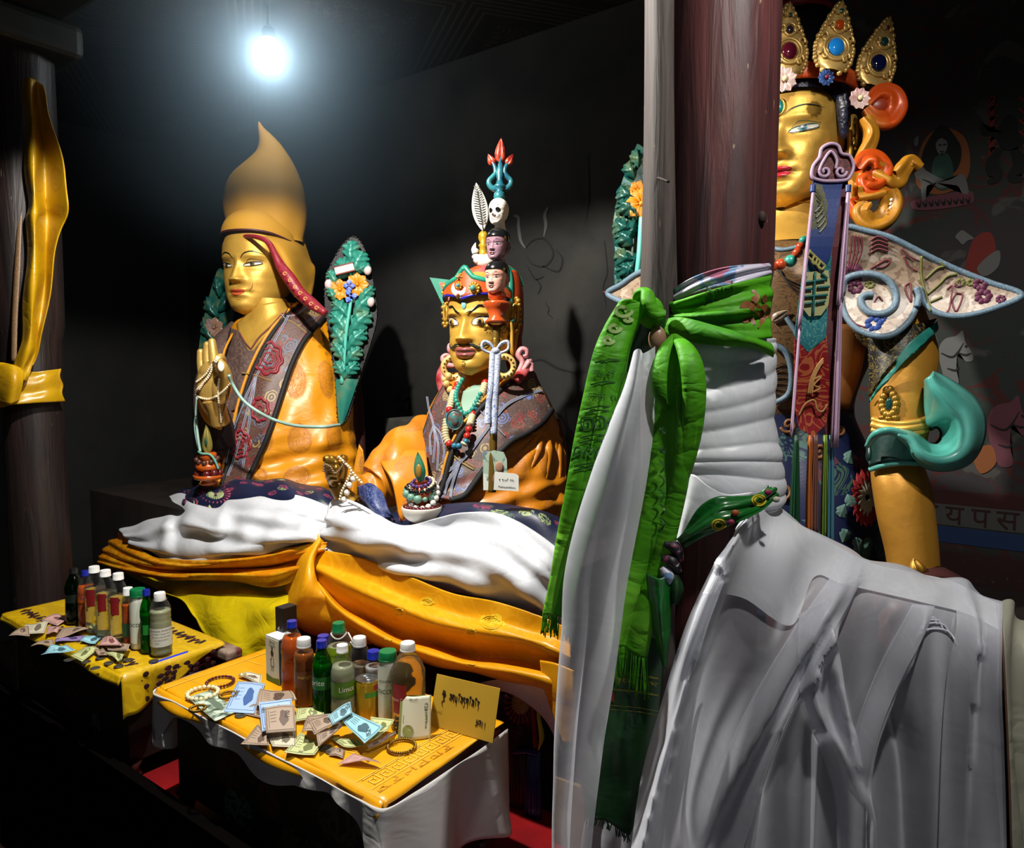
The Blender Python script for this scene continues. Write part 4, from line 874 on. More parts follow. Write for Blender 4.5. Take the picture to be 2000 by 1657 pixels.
# head
hp=P(941,727,2.33);h2=Head(hp,.318,facing(hp,27),.31,.37,.42,nose=.09,eyeball=.04,lips=.04,brow=.03,jaw=1.28);head=put('head',h2.mb,GOLDW,S2)
for sg in(1,-1):
 m=MB();h2.ear(m,sg,x=.30,z=.40,y=.05,hh=.2,wd=.09);put('ear',m,GOLDW,S2)
nk=MB();nk.grid(silloft([(700,905,968,2.37),(722,906,972,2.37),(745,902,985,2.37),(765,885,1000,2.36)],.9,30,32,mode='D'),cv=True);put('neck',nk,GOLDW,S2)
h2.eyes(head,half=.028,op=.045,iris='#9a7a2c',L=.085,look=.0,slant=.012,iris_r=.03)
for sg in(-1,1):
 m=MB();h2.stroke(m,[(sg*.035,.56),(sg*.09,.585),(sg*.14,.63),(sg*.2,.63),(sg*.26,.67)],[.005,.02,.016,.018,.004],.012,th=.006);put('eyebrow',m,M('painted_black'),head)
 m=MB();h2.stroke(m,[(sg*.03,.262),(sg*.09,.262),(sg*.14,.235),(sg*.19,.25),(sg*.21,.28),(sg*.185,.285)],[.010,.024,.020,.012,.006],.018,th=.006);h2.stroke(m,[(sg*.08,.258),(sg*.13,.252),(sg*.16,.275)],.006,.016)
 put('moustache',m,M('moustache_paint','#262b26',.35),head)
m=MB();h2.stroke(m,[(-.02,.10),(.01,.10),(.015,.075),(-.015,.07),(-.01,.05),(.012,.055),(.01,.03)],.005,.008);put('goatee',m,M('painted_black'),head)
LIP=M('dark_rose_lips','#8c4a44',.3)
m=MB();xs=np.linspace(-.115,.115,30);u=xs/.115;cu=np.sqrt(np.clip(1-u**2,0,1))
h2.shape(m,xs,.205+.038*cu-.01*np.exp(-(xs/.015)**2),.196+.006*u*u,.010);h2.shape(m,xs*.92,.186+.008*u*u,.186-.042*cu,.012);put('lips',m,LIP,head)
m=MB();h2.shape(m,xs*.86,.199+0*u,.184+0*u,.006);put('teeth',m,M('painted_eye_white'),head)
m=MB();h2.disc(m,0,.64,.026,.042,.008,.012);put('forehead_stone',m,M('pale_turquoise','#7fb8b4',.2),head)
# lotus hat
ORH=M('orange_hat_clay','#d0561a',.3,coat=.3,bump=(20,.1),var=(7,'#b8481a'));TLE=M('teal_hat_edge','#1d7a62',.35,var=(20,'#2b8a70'));BUR=M('rose_hat_panel','#a04a4a',.35,var=(9,'#c07a5c'));DKO=M('dark_orange_hat','#8e2f14',.4)
hat=thing('lotus_hat_holder','','',(0,0,0))if False else None
q=lambda x,y,D=2.3:P(x,y,D)
dm=MB();dm.grid(silloft([(513,955,975,2.36),(522,925,1000,2.36),(540,905,1013,2.36),(565,895,1021,2.37),(600,885,1023,2.38),(650,900,1021,2.42),(690,920,1010,2.45)],.85,40,50,mode='D'),cv=True);hat=put('lotus_hat',dm,DKO,S2);DMB=bvh(dm)
def panel(name,pts,mat,off=.012,par=None,N=22,K=16,bv=None,solid=.006):
 m=MB();m.grid(sheet_on(bv or DMB,pts,N,K,off,3,2.3));return put(name,m,mat,par or hat,solid=solid),m
panel('rose_panel',[[(902,556),(935,540),(962,545)],[(918,540),(942,526),(966,530)],[(935,524),(950,518),(968,517)]],BUR)
panel('orange_panel',[[(886,560),(894,552),(905,548)],[(898,545),(915,536),(922,534)],[(915,528),(930,522),(940,522)]],ORH,.016)
panel('back_panel',[[(998,528),(1006,530),(1014,540)],[(1000,560),(1012,565),(1020,570)],[(1000,610),(1012,610),(1020,612)],[(1000,650),(1010,650),(1014,655)]],M('bright_orange_panel','#b9431a',.35))
m=MB();m.tube(line_on(DMB,[(990,524),(996,545),(996,590),(992,640)],30,.008),.011,8);m.tube(line_on(DMB,[(970,515),(995,524),(1012,538),(1021,560)],30,.006),.006,8);put('teal_edging',m,TLE,hat)
# crown plate in front, bent round the brow
hx=lambda x,z,k:h2.L(np.array([x,0,z]))if False else h2.on(x,z,k)
def brow(x,z,k=.05):
 a=x/.33;return h2.L((.355*math.sin(a*1.25),-.392*math.cos(a*1.25)-k+.0+(z-.7)*.18,z))
us=np.linspace(-.32,.36,41)
top=np.interp(us,[-.32,-.22,-.06,0,.07,.15,.26,.36],[.78,.80,.88,.985,.885,.855,.85,.76]);bot=.70+.045*np.abs(np.sin((us)/.34*PI*1.0))-.0
g=np.array([[brow(x,b+(t-b)*s,.0)for s in np.linspace(0,1,14)]for x,t,b in zip(us,top,bot)]);m=MB();m.grid(g);cr_=put('crown_plate',m,ORH,S2,solid=.016);CRB=bvh(m)
m=MB();m.tube([brow(x,t+.01,.015)for x,t in zip(us,top)],.0085,8,N=90);put('teal_edging',m,TLE,cr_)
m=MB();m.tube([brow(x,b-.005,.012)for x,b in zip(us,bot)],.0052,8,N=80);put('blue_band',m,M('ultramarine_paint','#1d1fa0',.3),cr_)
GJ=goldmat('gold_jewel_mount','#c99a3a',.35,.6,'#5b3c12',.6)
def jewel(x,z,r,col,k=.03,n=10,rx=1.0,root=None):
 m=MB();c=brow(x,z,k);o=brow(x,z,k+.3);nv=unit(o-c);up=ZZ;sd=unit(np.cross(nv,up))
 for t in np.linspace(0,2*PI,n,endpoint=False):m.ball(c+(sd*math.cos(t)*rx+up*math.sin(t))*r*1.25,r*.42,7)
 m.ball(c,(r*1.1,r*1.1,r*1.1),8);jj=put('jewel_mount',m,GJ,root or cr_)
 m=MB();m.ball(c+nv*r*.8,(r*.75,r*.75,r*.75),9);put('stone',m,M('stone_'+col.strip('#'),col,.15,coat=.5),jj)
jewel(.09,.785,.0125,'#4a8a80');jewel(.235,.77,.010,'#3d6f66');jewel(-.03,.90,.0075,'#9a7a6a',n=0+6);jewel(-.02,.725,.007,'#8a3b1a',n=6)
m=MB();c=brow(-.02,.80,.035)
m.tube([c+RT*.019*math.cos(t)+ZZ*.021*math.sin(t)for t in np.linspace(PI*1.0-.6,PI*2+.6,12)],[.001,.006,.009,.0105,.009,.006,.001],10,N=40);put('white_crescent',m,M('white_enamel','#e8e3d6',.3),cr_)
jewel(-.02,.815,.007,'#3a8fae',.05,8)
for sx in(-.27,-.24):
 jewel(sx,.78+(sx+.27)*2,.007,'#c79b3e',.02,5)
 # pointed wing of the hat at the far side
m=MB();m.prism([q(x,y,2.42)for x,y in((843,545),(885,550),(892,560),(886,580),(880,622),(876,616),(862,585))],.012,HD);wg=put('hat_wing',m,TLE,hat,smooth=False,bevel=.004)
m=MB();m.prism([q(x,y,2.405)for x,y in((860,553),(884,558),(880,575),(875,598),(868,580))],.012,HD);put('wing_panel',m,BUR,wg,smooth=False,bevel=.003)
# gold filigree beside the ears
def scrollblob(cx,cy,D,rx,ry,mat,name,par,n=18,r=.008):
 m=MB()
 for k in range(n):
  t=k*2*PI/n;m.ball(P(cx+rx*math.cos(t),cy+ry*math.sin(t),D),r*(.8+.5*((k*7)%3)/2),7)
 for k in range(3):m.tube([P(cx+rx*.6*math.cos(t+k*2),cy+ry*.6*math.sin(t+k*2),D-.004)for t in np.linspace(0,4,8)],[.002,.006,.004],6)
 m.ball(P(cx,cy,D+.004),(rx/F*D*.9,.006,ry/F*D*.9),10,rot=RM);return put(name,m,mat,par)
scrollblob(1006,614,2.3,10,32,GJ,'ear_ornament',cr_,20,.007);scrollblob(870,612,2.40,5,26,GJ,'ear_ornament',cr_,14,.006)
m=MB();m.ball(P(1001,626,2.275),.008,8);put('stone',m,M('stone_3d6f66','#3d6f66',.15,coat=.5),cr_)
# dark hair behind, painted scarf curls at the shoulders
m=MB();m.tube([P(1006,632,2.40),P(1008,670,2.40),P(1002,710,2.38),P(1012,735,2.34)],[.02,.026,.03,.03],14,flat=.6);put('red_lappet',m,M('crimson_lacquer','#8e2126',.35,var=(30,'#b05a5a')),S2)
PNK=M('pink_scarf_paint','#dba0a0',.35,var=(14,'#c07078'));CRM=M('crimson_lacquer')
for pts,r in(([(1012,728),(1020,708),(1012,694),(1018,682),(1028,684),(1029,694),(1022,697)],.010),([(1010,740),(1022,722),(1034,706),(1030,718),(1036,712),(1038,726)],.011),([(885,690),(878,684),(878,674),(884,672)],.009),([(888,715),(872,712),(865,700),(872,694),(884,700)],.011)):
 m=MB();m.tube([P(x,y,2.28 if x>950 else 2.4)for x,y in pts],[r,r*1.3,r,r*.8],10,N=40,flat=.7);put('scarf_curl',m,PNK,S2)
m=MB();m.tube([P(868,710,2.42),P(864,735,2.4),P(870,760,2.38),P(878,780,2.34)],[.012,.022,.025,.02],12,flat=.6);put('red_scarf',m,CRM,S2)
m=MB();m.tube([P(1030,715,2.3),P(1020,730,2.27),P(1008,745,2.25)],[.012,.02,.018],12,flat=.6);put('red_scarf',m,CRM,S2)
CREAM=M('cream_gold_paint','#d9b56a',.4,.15)
for(x,y,D,r)in((984,716,2.2,.030),(886,718,2.34,.032)):
 m=MB();c=[P(x+r*F/D*math.cos(t),y+r*F/D*math.sin(t),D)for t in np.linspace(0,2*PI,24,endpoint=False)];m.tube(c,.010,10,N=60,closed=True);er=put('round_earring',m,CREAM,S2)
 m=MB()
 for k in range(16):m.ball(P(x+r*F/D*math.cos(k*PI/8),y+r*F/D*math.sin(k*PI/8),D-.010),.0032,6)
 put('earring_studs',m,M('brown_studs','#6e4a22',.4),er)
 # stole
b3=bvh(rob2,slv);bb=bvh(rob2)
LL=[(868,752),(850,785),(836,820),(824,862),(818,905),(822,950),(838,990)];LRr=[(890,770),(900,815),(912,850),(908,888),(888,920),(866,955),(852,985)]
gl=sheet_on(bb,[[l,((l[0]+r[0])/2,(l[1]+r[1])/2),r]for l,r in zip(LL,LRr)],50,22,.016,5);m=MB();m.grid(gl);stL=put('stole',m,BROC2,S2,solid=.005)
RU=[(1038,716),(1010,736),(978,762),(945,792),(915,828),(893,862),(878,900),(868,940),(856,972)];RL=[(1078,800),(1060,824),(1032,845),(1000,862),(975,885),(950,912),(930,940),(908,968),(880,978)]
gr=sheet_on(bb,[[l,(l[0]*.67+r[0]*.33,l[1]*.67+r[1]*.33),(l[0]*.33+r[0]*.67,l[1]*.33+r[1]*.67),r]for l,r in zip(RU,RL)],60,26,.028,6);m=MB();m.grid(gr);stR=put('stole',m,cloth('bright_figured_brocade','#4f3a38',.5,'multi','#8a3a33','#5c6fa8',32,spec=.6),S2,solid=.006)
for par,L_,mat,r,of in((stR,RU,BLK,.009,.036),(stR,[(x-6,y-6)for x,y in RU],YPIPE,.0045,.034),(stR,RL,BLK,.010,.03),(stL,[(872,756),(886,782),(896,812),(902,826)],BLK,.008,.03),(stL,[(880,752),(894,780),(902,806)],YPIPE,.004,.03),(stL,LL[:5],BLK,.005,.018)):
 m=MB();m.tube(line_on(bb,L_,50,of),r,8,N=80);put('black_border' if mat is BLK else'gold_trim',m,mat,par)
GL,GR=bvh(MB().grid(gl)),bvh(MB().grid(gr))
m=MB()
for L_ in([(834,775),(838,800),(846,830),(840,855),(842,890)],[(846,830),(850,860),(846,905)],[(846,830),(862,850),(868,880),(866,905)],[(846,830),(856,870),(854,920)]):
 for dx in(-1.2,1.2):m.tube(line_on(GL,[(x+dx,y)for x,y in L_],24,.007),.0015,6)
put('cord',m,WSTR,stL);m=MB()
for L_ in([(1058,762),(1020,775),(985,795),(950,840),(920,880),(897,905)],[(897,905),(870,925),(855,945),(858,965)],[(897,905),(876,940),(868,965)],[(897,905),(884,945),(880,972)],[(935,800),(965,830),(985,850)]):
 for dx in(-1.6,0,1.6):m.tube(line_on(GR,[(x+dx,y+dx)for x,y in L_],34,.008),.0016,6)
put('cord',m,WSTR,stR);m=MB();m.tube(line_on(GR,[(870,872),(897,900),(925,918)],20,.004),.0035,6);m.tube(line_on(GR,[(873,868),(900,896),(928,914)],20,.004),.0018,6);put('ochre_seam',m,cloth('ochre_weave','#8b7038',.5),stR)
m=MB();m.grid(sheet_on(bvh(nk,rob2),[[(905,765),(930,752),(960,758)],[(900,790),(925,800),(955,785)],[(898,820),(918,838),(940,815)]],16,16,.012,3,2.2));put('inner_collar',m,M('pale_green_paint','#7d9c86',.5),S2,solid=.004)
m=MB()
for(x,y,r)in((876,735,.012),(872,750,.012),(880,762,.013),(884,778,.012),(877,792,.01),(868,742,.009)):m.ball(P(x,y,2.27),r,8)
put('gold_ornament',m,CREAM,S2)
# gathered elbow folds
for k,(x0,y0,x1,y1,x2,y2)in enumerate(((1078,838,1092,880,1094,950),(1068,838,1072,880,1066,940),(1058,842,1050,880,1034,920),(1050,848,1030,870,1000,895),(1086,850,1100,890,1104,940))):
 m=MB();L_=line_on(bb,[(x0,y0),(x1,y1),(x2,y2)],24,-.004);m.tube(L_,[.003,.009,.014,.009,.003],10,N=40,flat=.7);put('robe_fold',m,OSAT2,S2)
 # hand with the thunderbolt sceptre
A=lambda x,y,k=0:PY(x,y,1.40+k)
m=MB();m.ball(A(656,930),(.028,.022,.042),14,18,rot=RM)
fl_=[([A(646,925,.0),A(640,912,-.03),A(646,902,-.05),A(656,904,-.055)],[.012,.0125,.011,.009]),([A(650,930,-.01),A(642,922,-.04),A(646,914,-.055),A(657,915,-.058)],[.012,.012,.011,.009]),([A(652,938,-.01),A(644,932,-.04),A(648,925,-.054),A(658,926,-.055)],[.011,.0115,.01,.008]),([A(654,945,-.005),A(647,941,-.034),A(650,935,-.05),A(658,935,-.05)],[.01,.010,.009,.0075]),([A(668,930,-.01),A(672,912,-.02),A(666,902,-.035)],[.014,.012,.010])]
for p,r in fl_:m.tube(p,r,12,N=24);m.ball(p[-1],r[-1],8)
m.tube([A(660,945),A(668,965,.01),A(690,985,.03)],[.028,.026,.03],16);h_=put('hand',m,OLDG,S2,remesh=.0026)
m=MB();ax0,ax1=A(638,897,-.035),A(672,896,.02);axd=unit(ax1-ax0);m.tube([ax0+(ax1-ax0)*t for t in(-.15,0,.12,.14,.3,.5,.7,.86,.88,1,1.15)],[.008,.012,.012,.008,.011,.007,.011,.008,.012,.012,.008],14,N=50)
put('thunderbolt_sceptre',m,OLDG,label='short gold thunderbolt sceptre lying across the closed golden hand',cat='sceptre')
for lab,pts,r,mt in(('forked string of small pale beads hanging from the golden fist',[(662,893),(674,905),(686,920),(678,940),(668,960),(664,975)],.0042,PB),('string of pale beads running from the fist to the blue cuff',[(686,920),(697,933),(706,943)],.0042,PB),('bracelet of big white beads on the middle statue wrist',[(690,936),(683,946),(679,957),(676,968),(672,976)],.0085,M('white_enamel')),('dark cord ring with small stones wound round the closed gold hand',[(632,920),(634,908),(645,912),(655,925),(668,912),(674,902)],.0035,M('brown_beads','#77604a',.4))):
 m=MB();beads(m,[A(x,y,-.075)for x,y in pts],r,gap=1.95);put('bead_string',m,mt,label=lab,cat='beads')
 # skirt under the lap
m=MB();g=surf(Ypts([[(752,1010,1.5),(790,1000,1.48),(850,990,1.46),(950,985,1.48),(1050,1000,1.5),(1106,1020,1.55)],[(750,1020,1.44),(790,1016,1.42),(850,1010,1.41),(950,1000,1.41),(1050,1010,1.43),(1110,1040,1.45)],[(750,1050,1.41),(790,1050,1.405),(850,1050,1.4),(950,1050,1.4),(1050,1060,1.4),(1110,1090,1.41)]]),24,60);u,v=uvgrid(24,60)
m.grid(g+ZZ*(.006*np.sin(u*26)*np.sin(v*PI))[:,:,None]);put('flowered_skirt',m,NAVY,S2,solid=.01)
# ---- the carved staff
st0,st1=P(961,962,1.93),P(976,372,1.98);SA=unit(st1-st0)
ST=thing('trident_staff','tall carved staff with heads, skull and trident held by the middle statue','staff',st0)
def sp(y):t=(962-y)/590;return st0+(st1-st0)*t
Fd=facing(sp(540),30)
m=MB();m.tube([sp(962),sp(850),sp(640)],.0105,12,N=40);put('pole',m,M('brass_brown_pole','#74591e',.4,.4,bump=(40,.1)),ST)
k_=1.95/F
RS=np.stack([np.cross(SA,-Fd),-Fd,SA],1);RS[:,0]=np.cross(unit(np.cross(SA,RT)),SA)*1;
def slathe(prof,y0,mat,name,n=28,sq=1):
 X=unit(RT-SA*(RT@SA));Yv=np.cross(SA,X);pr=np.array(prof,float)*k_;a=np.linspace(0,2*PI,n,endpoint=False);g=np.zeros((len(pr),n,3));b0=sp(y0)
 for i,(r,z)in enumerate(pr):g[i]=b0+SA*z+np.outer(r*np.cos(a),X)+np.outer(r*np.sin(a)*sq,Yv)
 m=MB();m.grid(g,cv=True);return put(name,m,mat,ST)
ORV=M('orange_vase_glaze','#c2501f',.22,coat=.6,var=(6,'#a8431c'))
slathe([(0,0),(22,0),(23,3),(14,12),(20,28),(27,36),(26,41),(10,43),(10,46),(17,50),(18,60),(14,62),(8,62),(0,66)],636,ORV,'vase',36)
# crossed thunderbolts below the vase
for sg in(-1,1):
 m=MB();c=sp(648);m.tube([c,c+RT*sg*.012+ZZ*.006,c+RT*sg*.024+ZZ*.008,c+RT*sg*.030-ZZ*.003],[.004,.008,.008,.003],10,N=30)
 for t in np.linspace(0,2.6,7):m.ball(c+RT*sg*(.020+.009*math.cos(t*2))-HD*.006+ZZ*.009*math.sin(t*2),.0025,6)
 put('crossed_thunderbolt',m,OLDG,ST)
slathe([(0,0),(6,0),(10,8),(6,14),(9,22),(5,30),(0,32)],690,OLDG,'gold_node')
def minihead(y,H,skin,name,skull=False):
 c=sp(y);h=Head(c,H,facing(c,28),.36,.40,.42,nose=.085,eyeball=.03,nz=70,na=80);o=put(name,h.mb,skin,ST)
 nk=MB();nk.tube([h.L((0,.12,-.22)),h.L((0,.1,-.02)),h.L((0,.06,.15))],[.25*H,.2*H,.2*H],14);put('neck',nk,skin,o)
 if not skull:
  h.eyes(o,half=.014,op=.02,iris='#2b2018',iris_r=.022)
  for sg in(-1,1):
   m=MB();h.stroke(m,[(sg*.04,.56),(sg*.14,.62),(sg*.25,.6)],[.006,.014,.004],.01);put('eyebrow',m,M('painted_black'),o)
   em=MB();h.ear(em,sg,x=.34,z=.42,hh=.2);put('ear',em,skin,o)
  m=MB();xs=np.linspace(-.09,.09,16);cu=np.sqrt(1-(xs/.0901)**2);h.shape(m,xs,.19+.03*cu,.19-.03*cu,.008);put('lips',m,M('dark_small_lips','#5d1f22',.3),o)
  if'pink' in name:
   m=MB();h.stroke(m,[(-.1,.23),(0,.245),(.1,.23)],[.004,.012,.004],.01);put('moustache',m,M('painted_black'),o)
  g=np.array([h.L((.385*math.sin(a)*math.cos(e),.02-.43*math.cos(a)*math.cos(e)*(1 if math.cos(a)>0 else 1.08),.66+.37*math.sin(e)))for e in np.linspace(-.0,PI/2,14)for a in np.linspace(-PI,PI,40,endpoint=False)]).reshape(14,40,3)
  for j,a in enumerate(np.linspace(-PI,PI,40,endpoint=False)):
   dip=.10*max(0,math.cos(a))if True else 0;g[0,j]+=np.array([0,0,1])*H*(.09*max(0,math.cos(a))-.35*max(0,-math.cos(a))-.12*abs(math.sin(a))**8)
  m=MB();m.grid(g,cv=True);put('black_hair',m,M('black_gloss','#121314',.2,coat=.5),o)
 return h,o
minihead(577,.086,M('pink_head_paint','#d49c8a',.3,coat=.2),'pink_head');minihead(512,.084,M('mauve_head_paint','#8d6a76',.3,coat=.2),'mauve_head')
hs,os_=minihead(442,.072,M('bone_white_paint','#dcd6c8',.4),'skull',True)
m=MB();hs.disc(m,-.15,.5,.085,.095,.016);hs.disc(m,.15,.5,.085,.095,.016);hs.disc(m,0,.34,.03,.045,.03);put('eye_hollow',m,M('painted_black'),os_)
m=MB()
for r_ in(.16,.21,.25):hs.stroke(m,[(-.19,r_+.08),(-.12,r_),(0,r_-.02),(.12,r_),(.22,r_+.1)],.012,.012)
hs.stroke(m,[(-.2,.7),(-.1,.66),(0,.72),(.1,.66),(.2,.7)],.01,.01);put('red_line',m,M('dark_small_lips'),os_)
BLU=M('blue_green_glaze','#164456',.25,coat=.4,var=(20,'#2b6c70'))
slathe([(0,-4),(9,-2),(12,6),(11,14),(7,18),(12,24),(13,28),(8,33),(6,42),(9,54),(6,66),(3,80),(0,92)],392,BLU,'trident_core')
b0=sp(366)
for sg in(-1,1):
 m=MB();m.tube([b0+RT*sg*x*k_+SA*z*k_ for x,z in((4,-4),(14,-2),(21,6),(21,14),(14,22),(9,30),(11,42),(17,52))],[.008,.008,.0075,.007,.007,.0065,.006,.004],10,N=50);pr=put('trident_prong',m,BLU,ST)
 m=MB();leafmesh(m,b0+RT*sg*14*k_+SA*46*k_,b0+RT*sg*25*k_+SA*68*k_,.011,-HD,h=.007,peak=.4);leafmesh(m,b0+RT*sg*14*k_+SA*46*k_,b0+RT*sg*25*k_+SA*68*k_,.011,HD,h=.007,peak=.4);put('flame_tip',m,M('red_flame_paint','#a5381f',.3,var=(60,'#5e1512')),pr)
m=MB();f0,f1=b0+SA*52*k_+HD*.006,b0+SA*100*k_
leafmesh(m,f0,f1,.016,-HD,h=.01,peak=.4);leafmesh(m,f0,f1,.016,HD,h=.01,peak=.4);put('centre_flame',m,M('red_flame_paint'),ST)
# white ribbon tied to the staff
RB=cloth('white_blue_ribbon','#c3c9d8',.5,'scroll','#6d7fae',scale=50)
rk=sp(690)-HD*.015;RBT=thing('staff_ribbon','white ribbon bow tied round the staff with two long tails','ribbon',sp(850)-HD*.02)
for sg in(-1,1):
 m=MB();m.tube([rk,rk+RT*sg*.015+ZZ*.02,rk+RT*sg*.032+ZZ*.024,rk+RT*sg*.034+ZZ*.006,rk+RT*sg*.016-ZZ*.004,rk],[.004,.006,.007,.006,.005,.004],8,N=40,flat=.7);put('bow_loop',m,RB,RBT)
m=MB();m.ball(rk,(.012,.01,.01),8,rot=RM);put('knot',m,RB,RBT)
for dx,y1 in((-5,830),(5,850)):
 m=MB();c=[sp(y)-HD*(.018+.003*math.sin(y*.1))+RT*(dx+(-3 if y>780 else 0)*(1 if dx<0 else 0)-(y-700)*.03)*k_ for y in(694,720,760,800,y1)];m.ribbon(c,.017,-HD,.002,N=50);put('ribbon_tail',m,RB,RBT,solid=.002)
 # feather on the hat
fb=P(944,452,2.33);FT=thing('feather_plume','carved white feather standing in a gold vase on the lotus hat','feather',P(942,512,2.34))
m=MB();leafmesh(m,fb,P(930,357,2.33),.0225,-HD,h=.008,n=60,k=13,peak=.5,bend=-.02);leafmesh(m,fb,P(930,357,2.33),.0225,HD,h=.004,n=40,peak=.5,bend=-.02);ft=put('vane',m,M('bone_white_paint'),FT)
m=MB();ax=P(930,357,2.33)-fb;sd=unit(np.cross(-HD,ax))
for k in range(16):
 for sg in(-1,1):c=fb+ax*(.14+.05*k);m.tube([c-HD*.009,c+sd*sg*.009+ax*.03-HD*.01,c+sd*sg*.019*math.sin(PI*min(1,.2+.05*k))+ax*.045-HD*.006],[.0014,.001],5,N=8)
m.tube([fb-HD*.008,fb+ax*.5-HD*.009,fb+ax*.85-HD*.008],.0016,6);put('barb_line',m,M('dark_grey_paint','#33322e',.5),ft)
m=MB();kk=2.34/F;m.lathe(np.array([(0,0),(10,0),(9,8),(7,18),(10,22),(6,27),(10,36),(9,44),(5,49),(0,50)])*kk,P(944,502,2.34),24);put('gold_vase',m,goldmat('yellow_gilding','#c79a28',.35,.4),FT)
m=MB()
for(x,y,r)in((940,508,.026),(955,506,.024),(930,502,.014),(928,490,.012),(964,504,.014),(948,512,.03)):m.ball(P(x,y,2.33),(r,r,r*.7),10,rot=RM)
m.tube([P(929,494,2.33),P(926,486,2.33),P(929,474,2.33)],[.012,.009,.001],8);put('cloud_base',m,M('bone_white_paint'),FT)
# necklaces
def neck(lab,spec,D0=2.2,cat='necklace',mats=None,off=.03):
 T=None;m={}
 return
CB=M('coral_red_bead','#b5281f',.25,coat=.4);TB_=M('turquoise_bead','#2f8f7c',.3,coat=.3);IV=M('ivory_disc_bead','#d9cfa8',.35);BB=M('blue_bead','#2d6f8a',.3)
BODY2=bvh(rob2,nk,MB().grid(gl),MB().grid(gr))
L_=line_on(BODY2,[(903,735),(892,755),(884,775),(878,800),(872,825),(870,850),(876,866),(892,872),(908,866),(914,846),(922,815),(934,785),(944,762),(950,738)],160,.034)
T=thing('bead_necklace','long necklace of ivory disc beads with red corals on the moustached statue','necklace',L_[80])
c=cr(L_,900);d=np.r_[0,np.cumsum(np.linalg.norm(np.diff(c,axis=0),axis=1))];s_=0;iv,cb,bb_=MB(),MB(),MB();n_=0
while s_<d[-1]:
 f=s_/d[-1];p=np.array([np.interp(s_,d,c[:,i])for i in range(3)]);px,py,_=proj(p);tg=unit(np.array([np.interp(min(s_+.01,d[-1]),d,c[:,i])for i in range(3)])-p)
 big=any(abs(f-q_)<.012 for q_ in(.06,.1,.265,.305,.46,.60,.635,.76,.80,.97));blue=any(abs(f-q_)<.012 for q_ in(.082,.285,.5,.53,.57,.78))
 if blue:bb_.ball(p,.0095,8);s_+=.017
 elif big:cb.ball(p,.0115,9);s_+=.021
 else:
  Rr=np.array(Vector(tg).to_track_quat('Z','Y').to_matrix());iv.ball(p,(.012,.012,.005),8,12,rot=Rr);s_+=.009
put('ivory_bead',iv,IV,T,kind='stuff')
put('coral_bead',cb,CB,T);put('blue_bead',bb_,BB,T)
m=MB();beads(m,line_on(BODY2,[(903,742),(893,760),(890,778),(896,795),(902,806),(912,808),(922,800),(930,786),(938,770)],60,.045),.008,gap=1.6);nk2=put('turquoise_necklace',m,TB_,label='short necklace of green turquoise beads at the statue throat',cat='necklace')
m=MB();pc=P(888,820,proj(line_on(BODY2,[(888,820),(889,822)],2,.05)[0])[2]);m.ball(pc,(.024,.009,.029),16,20,rot=RM);pd=put('oval_pendant',m,M('pendant_turquoise','#2f7f84',.35,var=(60,'#6b4a3a')),label='oval turquoise pendant hanging on the chest between the ivory beads',cat='pendant')
m=MB();m.tube([pc+RT*.024*math.cos(t)-HD*.004+ZZ*.029*math.sin(t)for t in np.linspace(0,2*PI,24,endpoint=False)],.0025,6,closed=True);m.ball(pc-HD*.006,(.014,.006,.019),10,rot=RM);put('reddish_stone',m,M('reddish_matrix','#6f4238',.4,var=(90,'#35807c')),pd)
# skull cup with a vase, bead bracelets and a flame jewel
cp_=PY(824,1021,1.40);kk=proj(cp_)[2]/F;CT=thing('skull_cup','white skull cup brimming with dark red beads on the lap','cup',cp_)
m=MB();m.lathe(np.array([(0,0),(18,2),(31,10),(38,22),(39,31),(36,31),(34,24),(20,16),(0,15)])*kk,cp_,40,sm=True);put('cup',m,M('bone_white_paint'),CT)
m=MB()
for k in range(26):
 t=k*2*PI/26;m.ball(cp_+ZZ*31*kk+RT*32*kk*math.cos(t)+HD*32*kk*math.sin(t),.0075,7)
put('red_bead',m,M('garnet_bead','#4e1014',.15,coat=.6),CT)
m=MB();m.lathe(np.array([(0,20),(14,20),(15,26),(9,34),(20,48),(22,58),(16,70),(9,76),(12,82),(0,84)])*kk,cp_,30,sm=True);put('small_vase',m,M('orange_vase_glaze'),CT)
j0=cp_+ZZ*82*kk-HD*.012;m=MB();leafmesh(m,j0,cp_+ZZ*140*kk-HD*.012-RT*.008,.0155,-HD,h=.012,peak=.42);leafmesh(m,j0,cp_+ZZ*140*kk-HD*.012-RT*.008,.0155,HD,h=.01,peak=.42);jw=put('flame_jewel',m,goldmat('green_jewel_paint','#2b7a5e',.35,.05,'#7a6a3c',.4),CT)
m=MB();m.ball(j0+ZZ*22*kk-RT*.004-HD*.012,(.008,.004,.018),10,rot=RM);put('gold_oval',m,goldmat('dull_gold_oval','#a3782c',.5,.2),jw)
def ring(cx_,z,rx,rz_,tilt,r,mat,lab,gap=2.0,j=0):
 pts=[cp_+RT*(cx_+rx*math.cos(t))*kk-HD*(rx*.9*math.sin(t))*kk+ZZ*(z-rz_*math.sin(t)+tilt*math.cos(t))*kk for t in np.linspace(0,2*PI,24,endpoint=False)];m=MB();beads(m,pts,r,True,gap,jit=j);put('bead_bracelet',m,mat,label=lab,cat='bracelet',group='bracelets piled on the lap vase')
ring(3,56,28,24,2,.0082,M('pearl_bead','#ded8ce',.2,coat=.5),'bracelet of big white pearls hung round the vase on the skull cup')
ring(-2,70,26,6,2,.0075,M('black_stone_bead','#16181a',.15,coat=.5),'bracelet of shiny black stones round the lap vase',j=.3)
ring(-1,79,18,6,2,.0055,M('amethyst_bead','#4d3670',.2,coat=.4),'bracelet of purple stones topmost round the lap vase')
